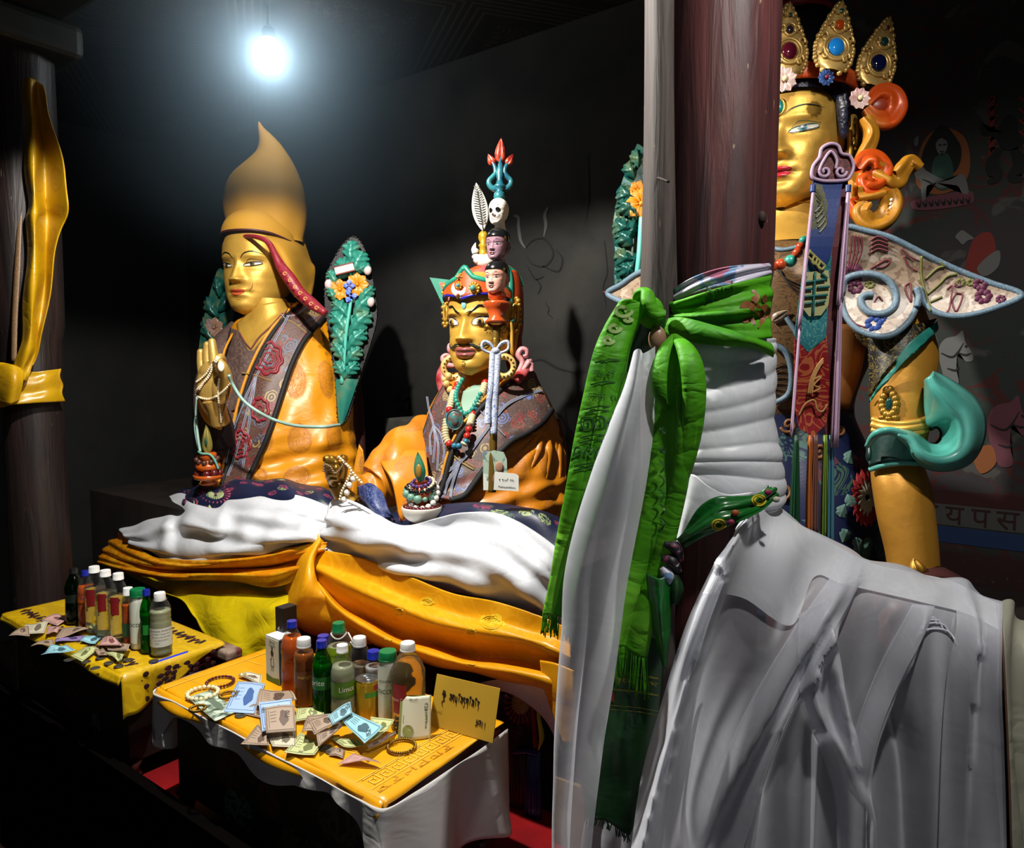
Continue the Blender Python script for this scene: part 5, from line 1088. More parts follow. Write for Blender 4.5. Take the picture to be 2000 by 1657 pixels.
ring(-4,60,27,10,-4,.0095,M('jade_bead','#6f9a86',.25,coat=.4),'bracelet of cloudy green jade stones round the lap vase',j=.5)
ring(0,74,24,10,6,.0048,PB,'bracelet of small cream beads slanting round the lap vase')
# photographs and paper label tucked into the robe
m=MB();c=[PY(x,y,1.5)for x,y in((943,885),(966,880),(984,884),(990,898),(991,955),(944,958))];m.prism(c,.003,HD);cd_=put('photo_card',m,cloth('pale_green_card','#9fb3a0',.5,'blot','#d6d9cc','#6d7f78',scale=14),label='rounded photo card standing behind the lower staff',cat='card',smooth=False)
m=MB();fc=PY(975,912,1.492);m.ball(fc,(.011,.002,.014),10,rot=RM);put('pictured_face',m,M('skin_print','#b98a70',.6),cd_);m=MB();m.ball(PY(975,936,1.492),(.018,.002,.02),10,rot=RM);put('pictured_robe',m,M('robe_print','#8e5e4a',.6),cd_)
LBp=lambda x,y:PY(x,y,1.40)
m=MB();m.prism([LBp(*p)for p in((966,922),(1007,926),(1013,930),(1013,960),(964,957))],.002,HD);lb_=put('paper_label',m,M('white_card','#d8d8d2',.5),label='small white paper label with black writing on the orange lap',cat='label',smooth=False)
lc=LBp(990,937)-HD*.0006;lx=unit(LBp(1013,945)-LBp(964,942));INKK=M('black_ink','#111111',.5)
tib('writing',['ga','dot','ra','she','pa','o','dot','ra','ra','she'],lambda x,y:lc+lx*x*.0042+ZZ*y*.0055,INKK,lb_,pen=.22)
arr_text('printed_name','Padmasambhava',.0095,lambda x,y:LBp(990,952)-HD*.0006+lx*x+ZZ*y,INKK,lb_,width=.052)
# ------------------------------------------------------------------ large statue at the right
a3=PY(1580,1100,1.78);S3=thing('seated_statue','largest gilded statue with leaf crown and brocade cloud collar behind the pillar','statue',(a3[0],a3[1],.6));_FLOOR[S3.name]=.932
g=silloft([(470,1492,1604,1.84),(500,1440,1700,1.84),(560,1420,1745,1.84),(640,1436,1735,1.82),(720,1455,1690,1.8),(800,1462,1665,1.8),(870,1460,1690,1.8),(960,1440,1715,1.78),(1060,1420,1722,1.76),(1180,1420,1725,1.76)],.6,70,90,robefold(.004,11))
BGD=cloth('tan_gold_brocade','#6d5030',.45,'scroll','#3b2a18',scale=16,metal=.2,amt=.7)
up3,lo3=MB(),MB();up3.grid(g[:40],cv=True);lo3.grid(g[38:],cv=True);put('brocade_tunic',up3,BGD,S3);BLS=cloth('navy_robe_brocade','#121c40',.4,'floral','#3f5f5a','#5a2e3c',9,spec=.6);put('navy_robe',lo3,BLS,S3)
B3=bvh(up3,lo3)
hp=P(1543,384,1.89);hp=hp+ZZ*(P(1543,386,1.75)[2]-hp[2]);h3=Head(hp,.345,facing(hp,13),.375,.40,.42,nose=.085,eyeball=.02,lips=.028);head=put('head',h3.mb,GOLD2,S3)
for sg in(1,-1):m=MB();h3.ear(m,sg,x=.375,z=.40,y=.08,hh=.25,wd=.13);put('ear',m,GOLD2,S3)
nk=MB();nk.grid(silloft([(350,1505,1596,1.97),(385,1500,1594,1.96),(400,1498,1596,1.95),(404,1494,1598,1.95),(410,1496,1596,1.95),(440,1492,1600,1.93),(466,1474,1612,1.88),(480,1462,1630,1.87)],.9,36,36),cv=True);put('neck',nk,GOLD2,S3)
m=MB()
for x,y in((1608,372),(1606,392)):m.ball(PY(x,y,1.66),.009,8)
h3.eyes(head,half=.014,op=.022,iris='#4f8a90',L=.095,cx=.16,look=-.005,slant=.016,iris_r=.028,rim='#233a3a')
for sg in(-1,1):m=MB();h3.stroke(m,[(sg*.035,.575),(sg*.09,.615),(sg*.18,.635),(sg*.28,.615)],[.003,.007,.007,.002],.006);put('eyebrow',m,M('dark_green_line','#13302c',.4),head)
m=MB();xs=np.linspace(-.10,.10,30);u=xs/.10;cu=np.sqrt(np.clip(1-u*u,0,1))
h3.shape(m,xs,.198+.03*cu-.009*np.exp(-(xs/.013)**2)+.008*u*u,.194+.012*u*u,.006);h3.shape(m,xs*.93,.190+.012*u*u,.190-.036*cu,.006);put('lips',m,M('crimson_lips','#a51f2a',.3),head)
m=MB();h3.stroke(m,[(-.098,.205),(-.05,.196),(0,.192),(.05,.196),(.098,.205)],.004,.012);put('lip_line',m,M('dark_small_lips'),head)
m=MB();h3.disc(m,0,.635,.034,.05,.008,.018);ur=put('forehead_stone',m,M('green_turquoise','#1f7f74',.2,var=(60,'#175a50')),head)
m=MB();m.tube([h3.on(.04*math.cos(t),.635+.058*math.sin(t),.008)for t in np.linspace(0,2*PI,20,endpoint=False)],.0022,6,closed=True);put('stone_rim',m,GOLD2,ur)
# hair, headband and crown
HAIR=M('navy_black_hair','#0d1022',.35,bump=(90,.4));g=capmesh(h3,.755,-.01,.405,.45,.46,1.16,-.55,-.22);m=MB();m.grid(g,cv=True);hair=put('hair',m,HAIR,S3)
m=MB();m.tube([h3.L((.37,-.22,.70)),h3.L((.385,-.2,.58)),h3.L((.385,-.17,.45)),h3.L((.38,-.15,.42))],[.016,.02,.013,.004],12,flat=.6);put('sideburn',m,HAIR,hair)
m=MB();m.tube([h3.L((x,y,z))for x,y,z in((0,.0,1.0),(0,.02,1.3),(0,.02,1.55),(0,.02,1.8))],[.10,.092,.085,.08],30,N=30);put('topknot',m,M('black_gloss'),hair)
m=MB();m.tube([h3.L((.26*math.sin(t),.02-.26*math.cos(t),1.40))for t in np.linspace(0,2*PI,30,endpoint=False)],.009,8,closed=True);put('red_hair_band',m,M('dark_red_band','#7a1620',.4),hair)
m=MB()
for k in range(34):
 t=-1.5+3.0*k/33;m.tube([h3.L((.24*math.sin(t),.02-.24*math.cos(t),1.46)),h3.L((.26*math.sin(t)+.02,.02-.26*math.cos(t),1.6)),h3.L((.235*math.sin(t),.02-.235*math.cos(t),1.8))],.0045,6)
put('hair_strands',m,M('black_gloss'),hair)
def bandp(a,z,k=0):return h3.L(((.43+k)*math.sin(a),.02-(.47+k)*math.cos(a),z))
ORB=M('orange_band_paint','#c24a18',.35,coat=.2,var=(12,'#9a3512'))
us=np.linspace(-1.5,1.5,50);m=MB();m.grid(np.array([[bandp(a,.775+.02*math.cos(a)+s*.10,.01*math.sin(PI*s))for s in np.linspace(0,1,8)]for a in us]));crown=put('crown_band',m,ORB,S3,solid=.012)
GREL=goldmat('embossed_crown_gold','#d0aa62',.36,.55,'#5e4318',.9)
def crown_leaf(base,tip,wpx,D,stones):
 b0_,t0_=P(*base,D),P(*tip,D+.01);ax=t0_-b0_;L=np.linalg.norm(ax);ax/=L;nv=-HD-ZZ*.1;nv=unit(nv-ax*(nv@ax));sd=unit(np.cross(nv,ax));W=wpx/F*D
 s=np.linspace(0,1,40);wv=W*np.clip(np.interp(s,[0,.06,.2,.35,.5,.7,.85,.95,1],[.45,.8,.98,1,.86,.58,.33,.14,.02]),.01,1)*(1+.03*np.sin(s*60));m=MB()
 t=np.linspace(-1,1,17);gg=np.array([[b0_+ax*L*q_+sd*w_*tt+nv*(.010*(1-tt**2)**.5+.002)for tt in t]for q_,w_ in zip(s,wv)]);m.grid(gg);gb=np.array([[b0_+ax*L*q_+sd*w_*tt-nv*.008*(1-tt**4)for tt in t]for q_,w_ in zip(s,wv)]);m.grid(gb)
 for k in range(40):
  w_=wv[k]
  for sg in(-1,1):
   if k%2==0:m.ball(b0_+ax*L*s[k]+sd*w_*sg*.96+nv*.002,.0052+.0015*((k//2)%3==0),7)
 pt=lambda u,v:b0_+ax*L*v+sd*W*u+nv*.013
 for sg in(-1,1):
  for(cu_,cv,r)in((.52,.18,.22),(.62,.42,.2),(.34,.60,.15),(.2,.8,.09)):
   m.tube([pt(sg*(cu_+r*(1-k/16)*math.cos(k*.55))if True else 0,cv+r*.42*(1-k/16)*math.sin(k*.55))for k in range(14)],[.0035,.004,.002],6,N=34)
 rim=[pt(.62*math.cos(t_),.30+.17*math.sin(t_))for t_ in np.linspace(0,2*PI,24,endpoint=False)];m.tube(rim,.0042,7,closed=True,N=60);rim=[pt(.48*math.cos(t_),.30+.135*math.sin(t_))for t_ in np.linspace(0,2*PI,24,endpoint=False)];m.tube(rim,.0025,7,closed=True,N=60)
 m.tube([pt(.3*math.cos(t_),.60+.085*math.sin(t_))for t_ in np.linspace(0,2*PI,20,endpoint=False)],.0028,7,closed=True)
 lf=put('crown_leaf',m,GREL,S3)
 for(u_,v_,r,col)in stones:
  m=MB();Rr=np.stack([sd,nv,ax],1);m.ball(pt(u_,v_),(r*W*1.0,r*W*.55,r*W*1.12),12,rot=Rr);put('stone',m,M('gem_'+col.strip('#'),col,.08,coat=1),lf)
crown_leaf((1537,148),(1540,8),38,1.68,((0,.30,.42,'#4a0d1c'),(0,.60,.2,'#2a2226'),(0,.80,.12,'#22413a')))
crown_leaf((1622,140),(1642,5),39,1.67,((0,.31,.42,'#1b7fd0'),(0,.63,.24,'#b3400f'),(0,.83,.12,'#1f4a40')))
crown_leaf((1700,170),(1735,36),37,1.76,((0,.31,.42,'#0c1238'),(0,.62,.22,'#0f3a3a'),(0,.82,.12,'#5d1530')))
def rosette(c,r,n,mp,mc,name):
 m=MB();flower(m,c,r,n,-HD,ZZ);f_=put(name,m,mp,S3);m=MB();m.ball(c-HD*r*.3,r*.24,8);put('flower_centre',m,mc,f_)
PKF=goldmat('pink_petals','#e0c0b4',.35,0,'#8e2a4c',1.0)
rosette(P(1531,156,1.645),.029,9,PKF,M('cream_centre','#cdbb8c',.4),'pink_rosette');rosette(P(1678,193,1.68),.025,10,PKF,M('cream_centre'),'pink_rosette');rosette(P(1613,152,1.645),.019,10,M('blue_petals','#2b4f86',.3,var=(60,'#16244f')),M('red_gem','#6b1028',.2),'blue_rosette')
# painted ribbons curling behind the ear
RBN=goldmat('orange_ribbon_paint','#c2480f',.35,.1,'#d39a34',.55);OCR=goldmat('ochre_ribbon_paint','#b57a1e',.4,.15,'#5e3a0c',.6)
def curl(name,pts,wd,D,mat,th=.012,tw=.5):
 m=MB();c=cr(np.array([[x,y,D+(d[0]if(d:=p3)else 0)]for x,y,*p3 in pts],float),50);c=np.array([P(*q_)for q_ in c]);tg=np.gradient(c,axis=0);W=np.interp(np.linspace(0,1,50),np.linspace(0,1,len(wd)),wd);g=np.zeros((50,14,3))
 for i in range(50):
  T_=unit(tg[i]);sd=unit(np.cross(T_,FW));ang=tw*math.sin(i*.16);sv=sd*math.cos(ang)+FW*math.sin(ang);nv=unit(np.cross(T_,sv))
  for j in range(14):
   t=j*2*PI/14;g[i,j]=c[i]+sv*W[i]*math.cos(t)+nv*th*math.sin(t)*(1+.5*math.sin(3*t))
 m.grid(g,cv=True);return put(name,m,mat,S3)
curl('ribbon_bow',[(1688,205),(1715,182),(1742,186),(1750,212),(1735,236),(1708,232),(1690,212)],[.012,.022,.026,.024,.012],1.76,RBN,.018,.3)
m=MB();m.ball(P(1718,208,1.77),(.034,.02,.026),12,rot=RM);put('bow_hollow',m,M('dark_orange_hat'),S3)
curl('ribbon',[(1688,230),(1702,262),(1690,300),(1676,340),(1668,380),(1664,420)],[.014,.018,.020,.022,.018],1.74,OCR,.015)
curl('ribbon',[(1672,330),(1690,310),(1712,312),(1722,335),(1705,356),(1690,352),(1700,372),(1728,372)],[.014,.024,.026,.02,.018],1.70,RBN,.014)
curl('ribbon',[(1708,330),(1735,345),(1750,350),(1762,332),(1778,316),(1795,330)],[.02,.028,.026,.024,.016,.006],1.70,OCR,.014)
curl('ribbon',[(1672,380),(1700,378),(1728,372),(1740,395),(1728,425),(1700,436),(1680,415),(1694,398)],[.018,.022,.026,.026,.022,.014],1.70,OCR,.015)
curl('ribbon',[(1664,388),(1672,410),(1690,432),(1712,440),(1736,425),(1744,396)],[.022,.026,.022,.018,.012],1.72,RBN,.014)
m=MB()
for k in range(3):m.ball(P(1741-k,390+8*k,1.672),.0035,6)
put('white_dot',m,M('white_enamel'),S3)
# brocade cloud collar
CLB=cloth('cream_figured_brocade','#98826c',.42,'blot','#b0a08e','#7c624e',scale=26,spec=.7);BRD=cloth('blue_grey_braid','#51697a',.55,'scroll','#8295a0',scale=120)
cl=[(1650,446),(1690,452),(1740,466),(1800,496),(1860,525),(1930,553),(1992,577),(1940,603),(1880,618),(1835,614),(1806,596),(1794,566),(1786,604),(1768,634),(1738,655),(1702,656),(1668,640),(1648,612),(1641,575),(1644,530),(1648,490)]
def CD(x,y):return 1.50-(x-1650)*.00035+.02*math.cos((y-560)*.02)
c_=cr(np.array(cl,float),120,True);V=[P(x,y,CD(x,y))for x,y in c_];m=MB()
def fillpoly(m,pts2,fn,back=.012,grid=10):
 """outline filled on a curved surface with thickness"""
 bm=bmesh.new();vs=[bm.verts.new((x,y,0))for x,y in pts2];f=bm.faces.new(vs);bmesh.ops.triangulate(bm,faces=[f]);
 for _ in range(3):bmesh.ops.subdivide_edges(bm,edges=[e for e in bm.edges if e.calc_length()>grid],cuts=1,use_grid_fill=False);bmesh.ops.triangulate(bm,faces=bm.faces[:])
 bm.verts.index_update();V2=[v.co[:2]for v in bm.verts];fs=[[v.index for v in f.verts]for f in bm.faces];bm.free()
 A_=[fn(x,y)for x,y in V2];uv=[(x/F*1.5,-y/F*1.5)for x,y in V2];m.raw(A_,fs,uv)
fillpoly(m,c_,lambda x,y:P(x,y,CD(x,y)),grid=14);col=put('cloud_collar',m,CLB,S3,solid=.012,smooth=False)
m=MB();m.tube([p-FW*.004 for p in V],.0062,8,N=200,closed=True);put('braid_edge',m,BRD,col)
sp_=[(1645,572),(1650,548),(1672,537),(1705,536),(1735,548),(1750,575),(1747,598),(1728,612),(1702,612),(1686,600),(1682,584),(1692,576),(1706,575)]
m=MB();m.tube([P(x,y,CD(x,y)-.010)for x,y in sp_],.0072,8,N=120);m.tube([P(x,y,CD(x,y)-.010)for x,y in((1790,562),(1795,580),(1790,600))],.0065,8);put('spiral_braid',m,BRD,col)
CR_=lambda x,y,k=.008:P(x,y,CD(x,y)-k)
def embro(name,strokes,mat,wd=.004,par=col):
 m=MB()
 for s in strokes:m.tube([CR_(x,y,.007)for x,y in s],wd/2,5,N=max(10,len(s)*6))
 return put(name,m,mat,par)
embro('stitched_line',[[(1664+6*k,458+k),(1662+7*k,490),(1655+4*k,530)]for k in range(4)]+[[(1700,470+8*k),(1715,462+8*k),(1735,470+7*k)]for k in range(4)]+[[(1700,525),(1712,518),(1730,508),(1738,512),(1725,522),(1712,522)],[(1766,500),(1775,520),(1792,530)],[(1760,486),(1775,500),(1795,510)],[(1768,558),(1778,555),(1780,590),(1770,570),(1768,558)],[(1850,565),(1860,560),(1855,600),(1848,612)],[(1868,572),(1880,578),(1868,608),(1860,590),(1868,572)],[(1724,588),(1716,580),(1708,590)],[(1655,615),(1670,632),(1690,640)]],cloth('maroon_stitch','#6e2a34',.6),.0035)
embro('stitched_vine',[[(1800,500),(1800,540),(1810,580),(1818,608)],[(1808,545),(1830,525),(1845,520)],[(1812,575),(1835,555),(1850,540),(1870,535)],[(1818,590),(1840,580)],[(1845,520),(1835,512)],[(1806,560),(1795,545)]],cloth('olive_stitch','#6b6a34',.6),.005)
def blob(cx,cy,r,mat,nm):
 m=MB()
 for k in range(7):a=k*.9;m.ball(CR_(cx+r*.7*math.cos(a),cy+r*.6*math.sin(a),.005),(r*.5/F*1.5,.003,r*.42/F*1.5),8,rot=RM)
 put(nm,m,mat,col)
PUR=cloth('plum_embroidery','#5c2440',.6);BLE=cloth('blue_embroidery','#1f3f86',.6);OLE=cloth('olive_stitch')
for x,y,r,mt in((1668,533,22,PUR),(1672,562,14,PUR),(1916,555,14,PUR),(1922,580,16,PUR),(1955,585,9,PUR),(1708,634,17,BLE),(1722,622,10,BLE),(1700,556,9,OLE),(1876,552,9,OLE),(1896,552,8,OLE),(1872,556,7,PUR)):blob(x,y,r,mt,'embroidered_flower')
# left tip of the collar beyond the post
L2=[(1187,573),(1215,555),(1250,532),(1320,508),(1440,492),(1470,560),(1450,640),(1380,650),(1300,622),(1250,602),(1215,590)]
m=MB();fillpoly(m,L2,lambda x,y:P(x,y,2.08-(x-1187)*.0014),grid=14);cl2=put('cloud_collar',m,CLB,S3,solid=.012,smooth=False)
m=MB();m.tube([P(x,y,2.07-(x-1187)*.0014)for x,y in L2],.008,8,N=120,closed=True);put('braid_edge',m,BRD,cl2)
m=MB();m.tube([P(1190,573,2.07),P(1178,570,2.07)],[.006,.001],6);put('tip_tassel',m,cloth('maroon_stitch'),cl2)
m=MB();c=P(1238,556,2.066)
for k in range(9):leafmesh(m,c,c+(RT*math.cos(k*.7)+ZZ*math.sin(k*.7))*.03,.008,-HD,h=.003)
put('embroidered_flower',m,cloth('orange_embroidery','#a85a2a',.6),cl2)
# inner collar on the chest with braid
m=MB();m.tube([PY(x,y,1.60)for x,y in((1500,484),(1530,488),(1560,482),(1600,470))],.005,8);put('neck_braid',m,BRD,S3)
m=MB()
for k in range(4):m.tube(line_on(B3,[(1500+4*k,505),(1530+3*k,540+5*k),(1570,560+8*k)],20,.004,1.6),.0016,5)
for k in range(7):m.tube(line_on(B3,[(1508,720+9*k),(1525,710+12*k),(1540+2*k,716+10*k)],16,.004,1.6),.0016,5)
put('stitched_line',m,cloth('dark_stitch','#2a1a10',.6),S3)
m=MB();m.tube(line_on(B3,[(1510,672),(1536,690),(1546,730),(1540,770),(1510,790)],30,.01,1.6),.007,8);m.tube(line_on(B3,[(1536,620),(1560,660),(1564,700)],20,.01,1.6),.006,8);put('braid_edge',m,BRD,S3)
m=MB();leafmesh(m,hitpx(B3,1508,628,.006,1.6),hitpx(B3,1540,606,.006,1.6),.012,-HD,h=.006);put('woven_bud',m,CLB,S3)
# left arm: dark patterned sleeve, teal scarf, armlet
ARMG=goldmat('arm_gilding','#b9832c',.45,.4);AD=lambda x,y,d=1.50:P(x,y,d)
m=MB();m.grid(silloft([(600,1700,1800,1.54),(680,1702,1826,1.53),(740,1703,1824,1.52),(800,1704,1818,1.51),(850,1706,1808,1.50),(900,1706,1800,1.49),(925,1704,1806,1.48),(960,1708,1816,1.47),(1020,1718,1824,1.46),(1080,1732,1830,1.45),(1150,1742,1834,1.44),(1230,1750,1838,1.43)],.85,90,40,mode='D'),cv=True);put('arm',m,ARMG,S3);AB=bvh(m)
m=MB();m.grid(sheet_on(AB,[[(1696,640),(1760,640),(1828,622)],[(1696,690),(1745,690),(1800,668)],[(1698,740),(1722,730),(1752,700)],[(1698,775),(1704,768),(1716,742)]],30,24,.008,2));slv3=put('patterned_sleeve',m,cloth('black_gold_brocade','#15130f',.4,'scroll','#7d6a34',scale=26,amt=.7),S3,solid=.006)
m=MB();m.grid(sheet_on(AB,[[(1752,700),(1778,668),(1830,628)],[(1748,716),(1780,690),(1826,650)],[(1722,748),(1746,722),(1772,700)],[(1698,785),(1714,762),(1736,742)]],30,16,.018,2));put('turned_edge',m,M('teal_paint','#2f8f80',.35,var=(14,'#1f6b60')),slv3,solid=.005)
m=MB();m.tube([AD(1695,470+20,1.66),AD(1700,560,1.62),AD(1722,620,1.56),AD(1756,660,1.53)],[.05,.07,.065,.055],20);put('upper_arm',m,cloth('black_gold_brocade'),S3)
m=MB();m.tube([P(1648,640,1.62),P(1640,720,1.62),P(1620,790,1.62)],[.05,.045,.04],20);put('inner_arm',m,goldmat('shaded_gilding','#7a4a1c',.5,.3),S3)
for y,r in((822,.0065),(832,.0085),(843,.0065)):
 m=MB();m.tube(line_on(AB,[(1704,y-3),(1725,y+3),(1758,y+6),(1790,y+3),(1809,y-3)],30,.003),r,8);put('armlet_band',m,GOLD2,S3)
jc=hitpx(AB,1737,790,.006);m=MB()
for k in range(13):
 t=k*2*PI/13;x,y=1737+14*math.cos(t),790+22*math.sin(t)-(6 if abs(t-3*PI/2)<.4 else 0);q_=hitpx(AB,x,y,.004);m.ball(q_,(.0085,.006,.0095),8,rot=RM)
for x,y in((1724,816),(1737,818),(1750,816)):m.ball(hitpx(AB,x,y,.004),(.009,.006,.006),8,rot=RM)
am=put('armlet_jewel',m,goldmat('antique_gilding','#a67a28',.35,.6,'#3f2a0c',.7),S3);m=MB();m.ball(jc,(.0075,.006,.014),9,rot=RM);put('stone',m,M('gem_teal','#15403c',.12,coat=1),am)
m=MB();leafmesh(m,hitpx(AB,1795,1122,.004,1.42),hitpx(AB,1783,1090,.004,1.42),.017,-HD,h=.012);put('bracelet_leaf',m,goldmat('antique_gilding'),S3)
TS=M('teal_scarf_paint','#62b3a5',.35,coat=.25,var=(10,'#46978a'));TSD=goldmat('dark_scarf_pattern','#10302b',.4,.1,'#3b4a24',.8)
m=MB();m.grid(sheet_on(AB,[[(1694,870),(1716,846),(1745,848),(1775,866),(1806,880)],[(1694,892),(1730,878),(1770,886),(1812,896)],[(1698,912),(1730,902),(1770,900),(1808,905)]],24,30,.022,3,1.42));sc3=put('scarf_wrap',m,TSD,S3,solid=.014)
m=MB();m.tube([AD(1694,872,1.44),AD(1712,848,1.41),AD(1744,843,1.40),AD(1775,862,1.40),AD(1790,884,1.39)],[.006,.010,.010,.012,.010],10,flat=.7);m.tube(line_on(AB,[(1698,918),(1728,908),(1760,904),(1800,906)],30,.02),[.005,.007,.005],8);put('scarf_edge',m,TS,sc3)
OUT=[(1752,850),(1775,868),(1790,896),(1815,912),(1850,915),(1885,905),(1906,882),(1918,848),(1916,812),(1898,780),(1870,757),(1838,738),(1818,730)]
INN=[(1756,844),(1782,850),(1800,862),(1815,872),(1832,873),(1845,862),(1847,845),(1840,832),(1828,826),(1816,828),(1814,815),(1812,790),(1812,745)]
rows=[[(o[0],o[1],1.46-.03*math.sin(k/12*PI)),((o[0]*.66+i[0]*.34),(o[1]*.66+i[1]*.34),1.40-.03*math.sin(k/12*PI)),((o[0]*.33+i[0]*.67),(o[1]*.33+i[1]*.67),1.41),(i[0],i[1],1.45)]for k,(o,i)in enumerate(zip(OUT,INN))]
m=MB();m.grid(surf(Dpts(rows),80,18));put('scarf_loop',m,TS,S3,solid=.014)
m=MB();m.tube([AD(*o,1.46-.03*math.sin(k/12*PI))for k,o in enumerate(OUT)],.0055,8,N=90);put('loop_edge',m,M('dark_teal_glaze','#12554e',.2,coat=.6),S3)
m=MB();m.tube([AD(x,y,1.47)for x,y in((1800,868),(1814,874),(1830,873),(1843,860),(1846,844),(1838,832),(1826,828),(1814,834))],.010,8,N=50);put('inner_roll',m,TSD,S3)
# floral robe front with big chrysanthemum
fl,lf=MB(),MB();SB=bvh(lo3)
for ring_,n,mt_,r0,r1 in((0,20,'a',26,44),(1,18,'a',20,36)):
 for k in range(n):t=k*2*PI/n+ring_*.15;q0,q1=hitpx(SB,1692+r0*.6*math.cos(t),972+r0*1.1*math.sin(t),.004),hitpx(SB,1692+r1*.72*math.cos(t),972+r1*1.35*math.sin(t),.005);(leafmesh(fl,q0,q1,.008,-HD,h=.003,n=8,k=5)if q0 is not None and q1 is not None else None)
for k in range(16):t=k*2*PI/16;q0,q1=hitpx(SB,1694+4*math.cos(t),972+6*math.sin(t),.007),hitpx(SB,1694+20*math.cos(t),972+38*math.sin(t),.008);(leafmesh(lf,q0,q1,.006,-HD,h=.002,n=8,k=5)if q0 is not None and q1 is not None else None)
put('red_petals',fl,cloth('coral_embroidery','#a32a2a',.6),S3);put('white_petals',lf,cloth('ivory_embroidery','#c9c2a8',.6),S3)
m=MB()
for(x0,y0,x1,y1)in((1650,985,1640,1010),(1655,965,1665,990),(1680,1090,1672,1050),(1685,1085,1700,1050),(1645,1060,1655,1035),(1690,1100,1690,1070),(1662,880,1655,905)):
 q0,q1=hitpx(SB,x0,y0,.004,1.6),hitpx(SB,x1,y1,.004,1.6);leafmesh(m,q0,q1,.012,-HD,lobes=2,h=.003)
put('embroidered_leaf',m,cloth('grey_green_embroidery','#4a6a60',.6),S3)
m=MB()
for(x,y,r)in((1540,830,.03),(1600,880,.03),(1530,960,.035),(1640,840,.02)):
 m.tube([hitpx(SB,x+r*600*k/14*math.cos(k*.7),y+r*600*k/14*math.sin(k*.7),.004,1.55)for k in range(14)],.004,6,N=50)
put('gold_scroll',m,cloth('copper_thread','#7d5230',.5),S3)
# knees under the white cloth
m=MB();m.tube([PY(1600,1180,1.7),P(1600,1230,1.36)],[.12,.09],20);m.tube([PY(1800,1200,1.62),P(1810,1290,1.30)],[.11,.09],20);put('draped_knee',m,cloth('maroon_robe_cloth'),S3)
m=MB();m.box((-.60,1.46,0),(.35,2.25,.93));put('throne',m,M('dark_wood_panel'),label='dark wooden throne under the largest statue',cat='throne',smooth=False)
# red and teal bead necklace on the chest
m=MB();T=thing('bead_necklace','coral and turquoise bead string crossing the chest of the largest statue','necklace',P(1540,515,1.45))
for k,(x,y,r,mt)in enumerate(((1508,521,.010,CB),(1524,517,.011,CB),(1544,510,.012,TB_),(1558,494,.010,CB),(1564,482,.009,CB),(1570,470,.009,TB_))):
 m=MB();m.ball(P(x,y,1.44),(r*1.05,r,r),10,rot=RM);put('bead',m,M('orange_coral_bead','#b8441f',.25,coat=.4)if mt is CB else mt,T)
 # hanging pendant banner with tassels
BNR=thing('hanging_banner','layered blue, teal and red brocade banner with pink tassels hanging by the golden face','banner',P(1590,860,1.36))
bd=lambda x,y,k=0:P(x,y,1.37-k)
pl_=cr(np.array([(1622,281),(1637,285),(1644,300),(1660,305),(1667,325),(1660,345),(1650,352),(1620,354),(1600,352),(1586,345),(1588,325),(1600,308),(1605,290)],float),60,True)
m=MB();m.prism([bd(x,y)for x,y in pl_],.012);pq=put('cloud_plaque',m,cloth('dark_red_velvet','#3d0f12',.6,'scroll','#6a2a22',scale=40),BNR,smooth=False)
PINK=cloth('pink_silk_cord','#a58aa0',.45);m=MB();m.tube([bd(x,y,.004)for x,y in pl_],.0034,7,N=120,closed=True);put('corded_edge',m,PINK,pq)
m=MB()
for sg,cx_ in((-1,1611),(1,1642)):m.tube([bd(cx_+sg*0+(12-k*.8)*math.cos(k*.6*sg+(0 if sg>0 else PI)),335+(12-k*.8)*math.sin(k*.6),.006)for k in range(13)],.0032,6,N=60)
m.tube([bd(1599,335,.006),bd(1606,318,.006),bd(1622,296,.006),bd(1634,312,.006),bd(1632,330,.006)],.0032,6,N=40);put('scroll_cord',m,PINK,pq)
def strip(name,pts,mat,k):m=MB();fillpoly(m,pts,lambda x,y:bd(x,y,k+.004*math.sin(y*.03)),grid=20);return put(name,m,mat,BNR,solid=.003,smooth=False)
strip('red_backing',[(1640,352),(1656,352),(1634,850),(1612,862),(1600,700)],cloth('wine_velvet','#4a0f18',.6),-.006)
nb=strip('blue_brocade',[(1588,352),(1646,352),(1622,500),(1600,540),(1575,500)],cloth('blue_brocade','#1a2f66',.45),.004)
tb_=strip('teal_brocade',[(1574,480),(1600,500),(1624,500),(1612,660),(1578,688),(1552,656)],cloth('teal_brocade','#0e5c66',.42,'scroll','#4f8f7a',scale=22,amt=.5),0)
rb_=strip('red_brocade',[(1552,660),(1578,690),(1614,655),(1622,780),(1612,830),(1588,853),(1562,838),(1550,780)],cloth('red_brocade','#7a0f16',.42,'scroll','#b06a3a',scale=13,amt=.55),-.002)
GT=cloth('gold_weave','#8f8a4a',.5);m=MB()
for k in range(5):m.tube([bd(1592+2*k+14*math.sin(t),370+10*k+45*(t/PI),.009)for t in np.linspace(0,PI,10)],.0022,5,N=24)
fillpoly(m,[(1591,358),(1606,362),(1617,400),(1612,440),(1598,470),(1588,478),(1584,440)],lambda x,y:bd(x,y,.0085),grid=20);put('woven_roundel',m,cloth('olive_gold_weave','#5d5a30',.5,'scroll','#2a3a55',scale=60),nb,smooth=False)
m=MB()
for L_ in([(1580,490),(1612,520)],[(1576,500),(1606,528)],[(1582,488),(1577,500)],[(1590,500),(1586,512),(1592,516),(1596,506)],[(1602,510),(1598,522),(1606,526),(1612,518)]):m.tube([bd(x,y,.012)for x,y in L_],.0026,6)
put('key_pattern',m,GT,nb)
m=MB();fillpoly(m,[(1576,532),(1618,528),(1622,560),(1618,596),(1604,616),(1580,618),(1566,600),(1562,570)],lambda x,y:bd(x,y,.008),grid=14);rd=put('longevity_roundel',m,cloth('pale_gold_weave','#9a9868',.5),tb_,smooth=False)
m=MB()
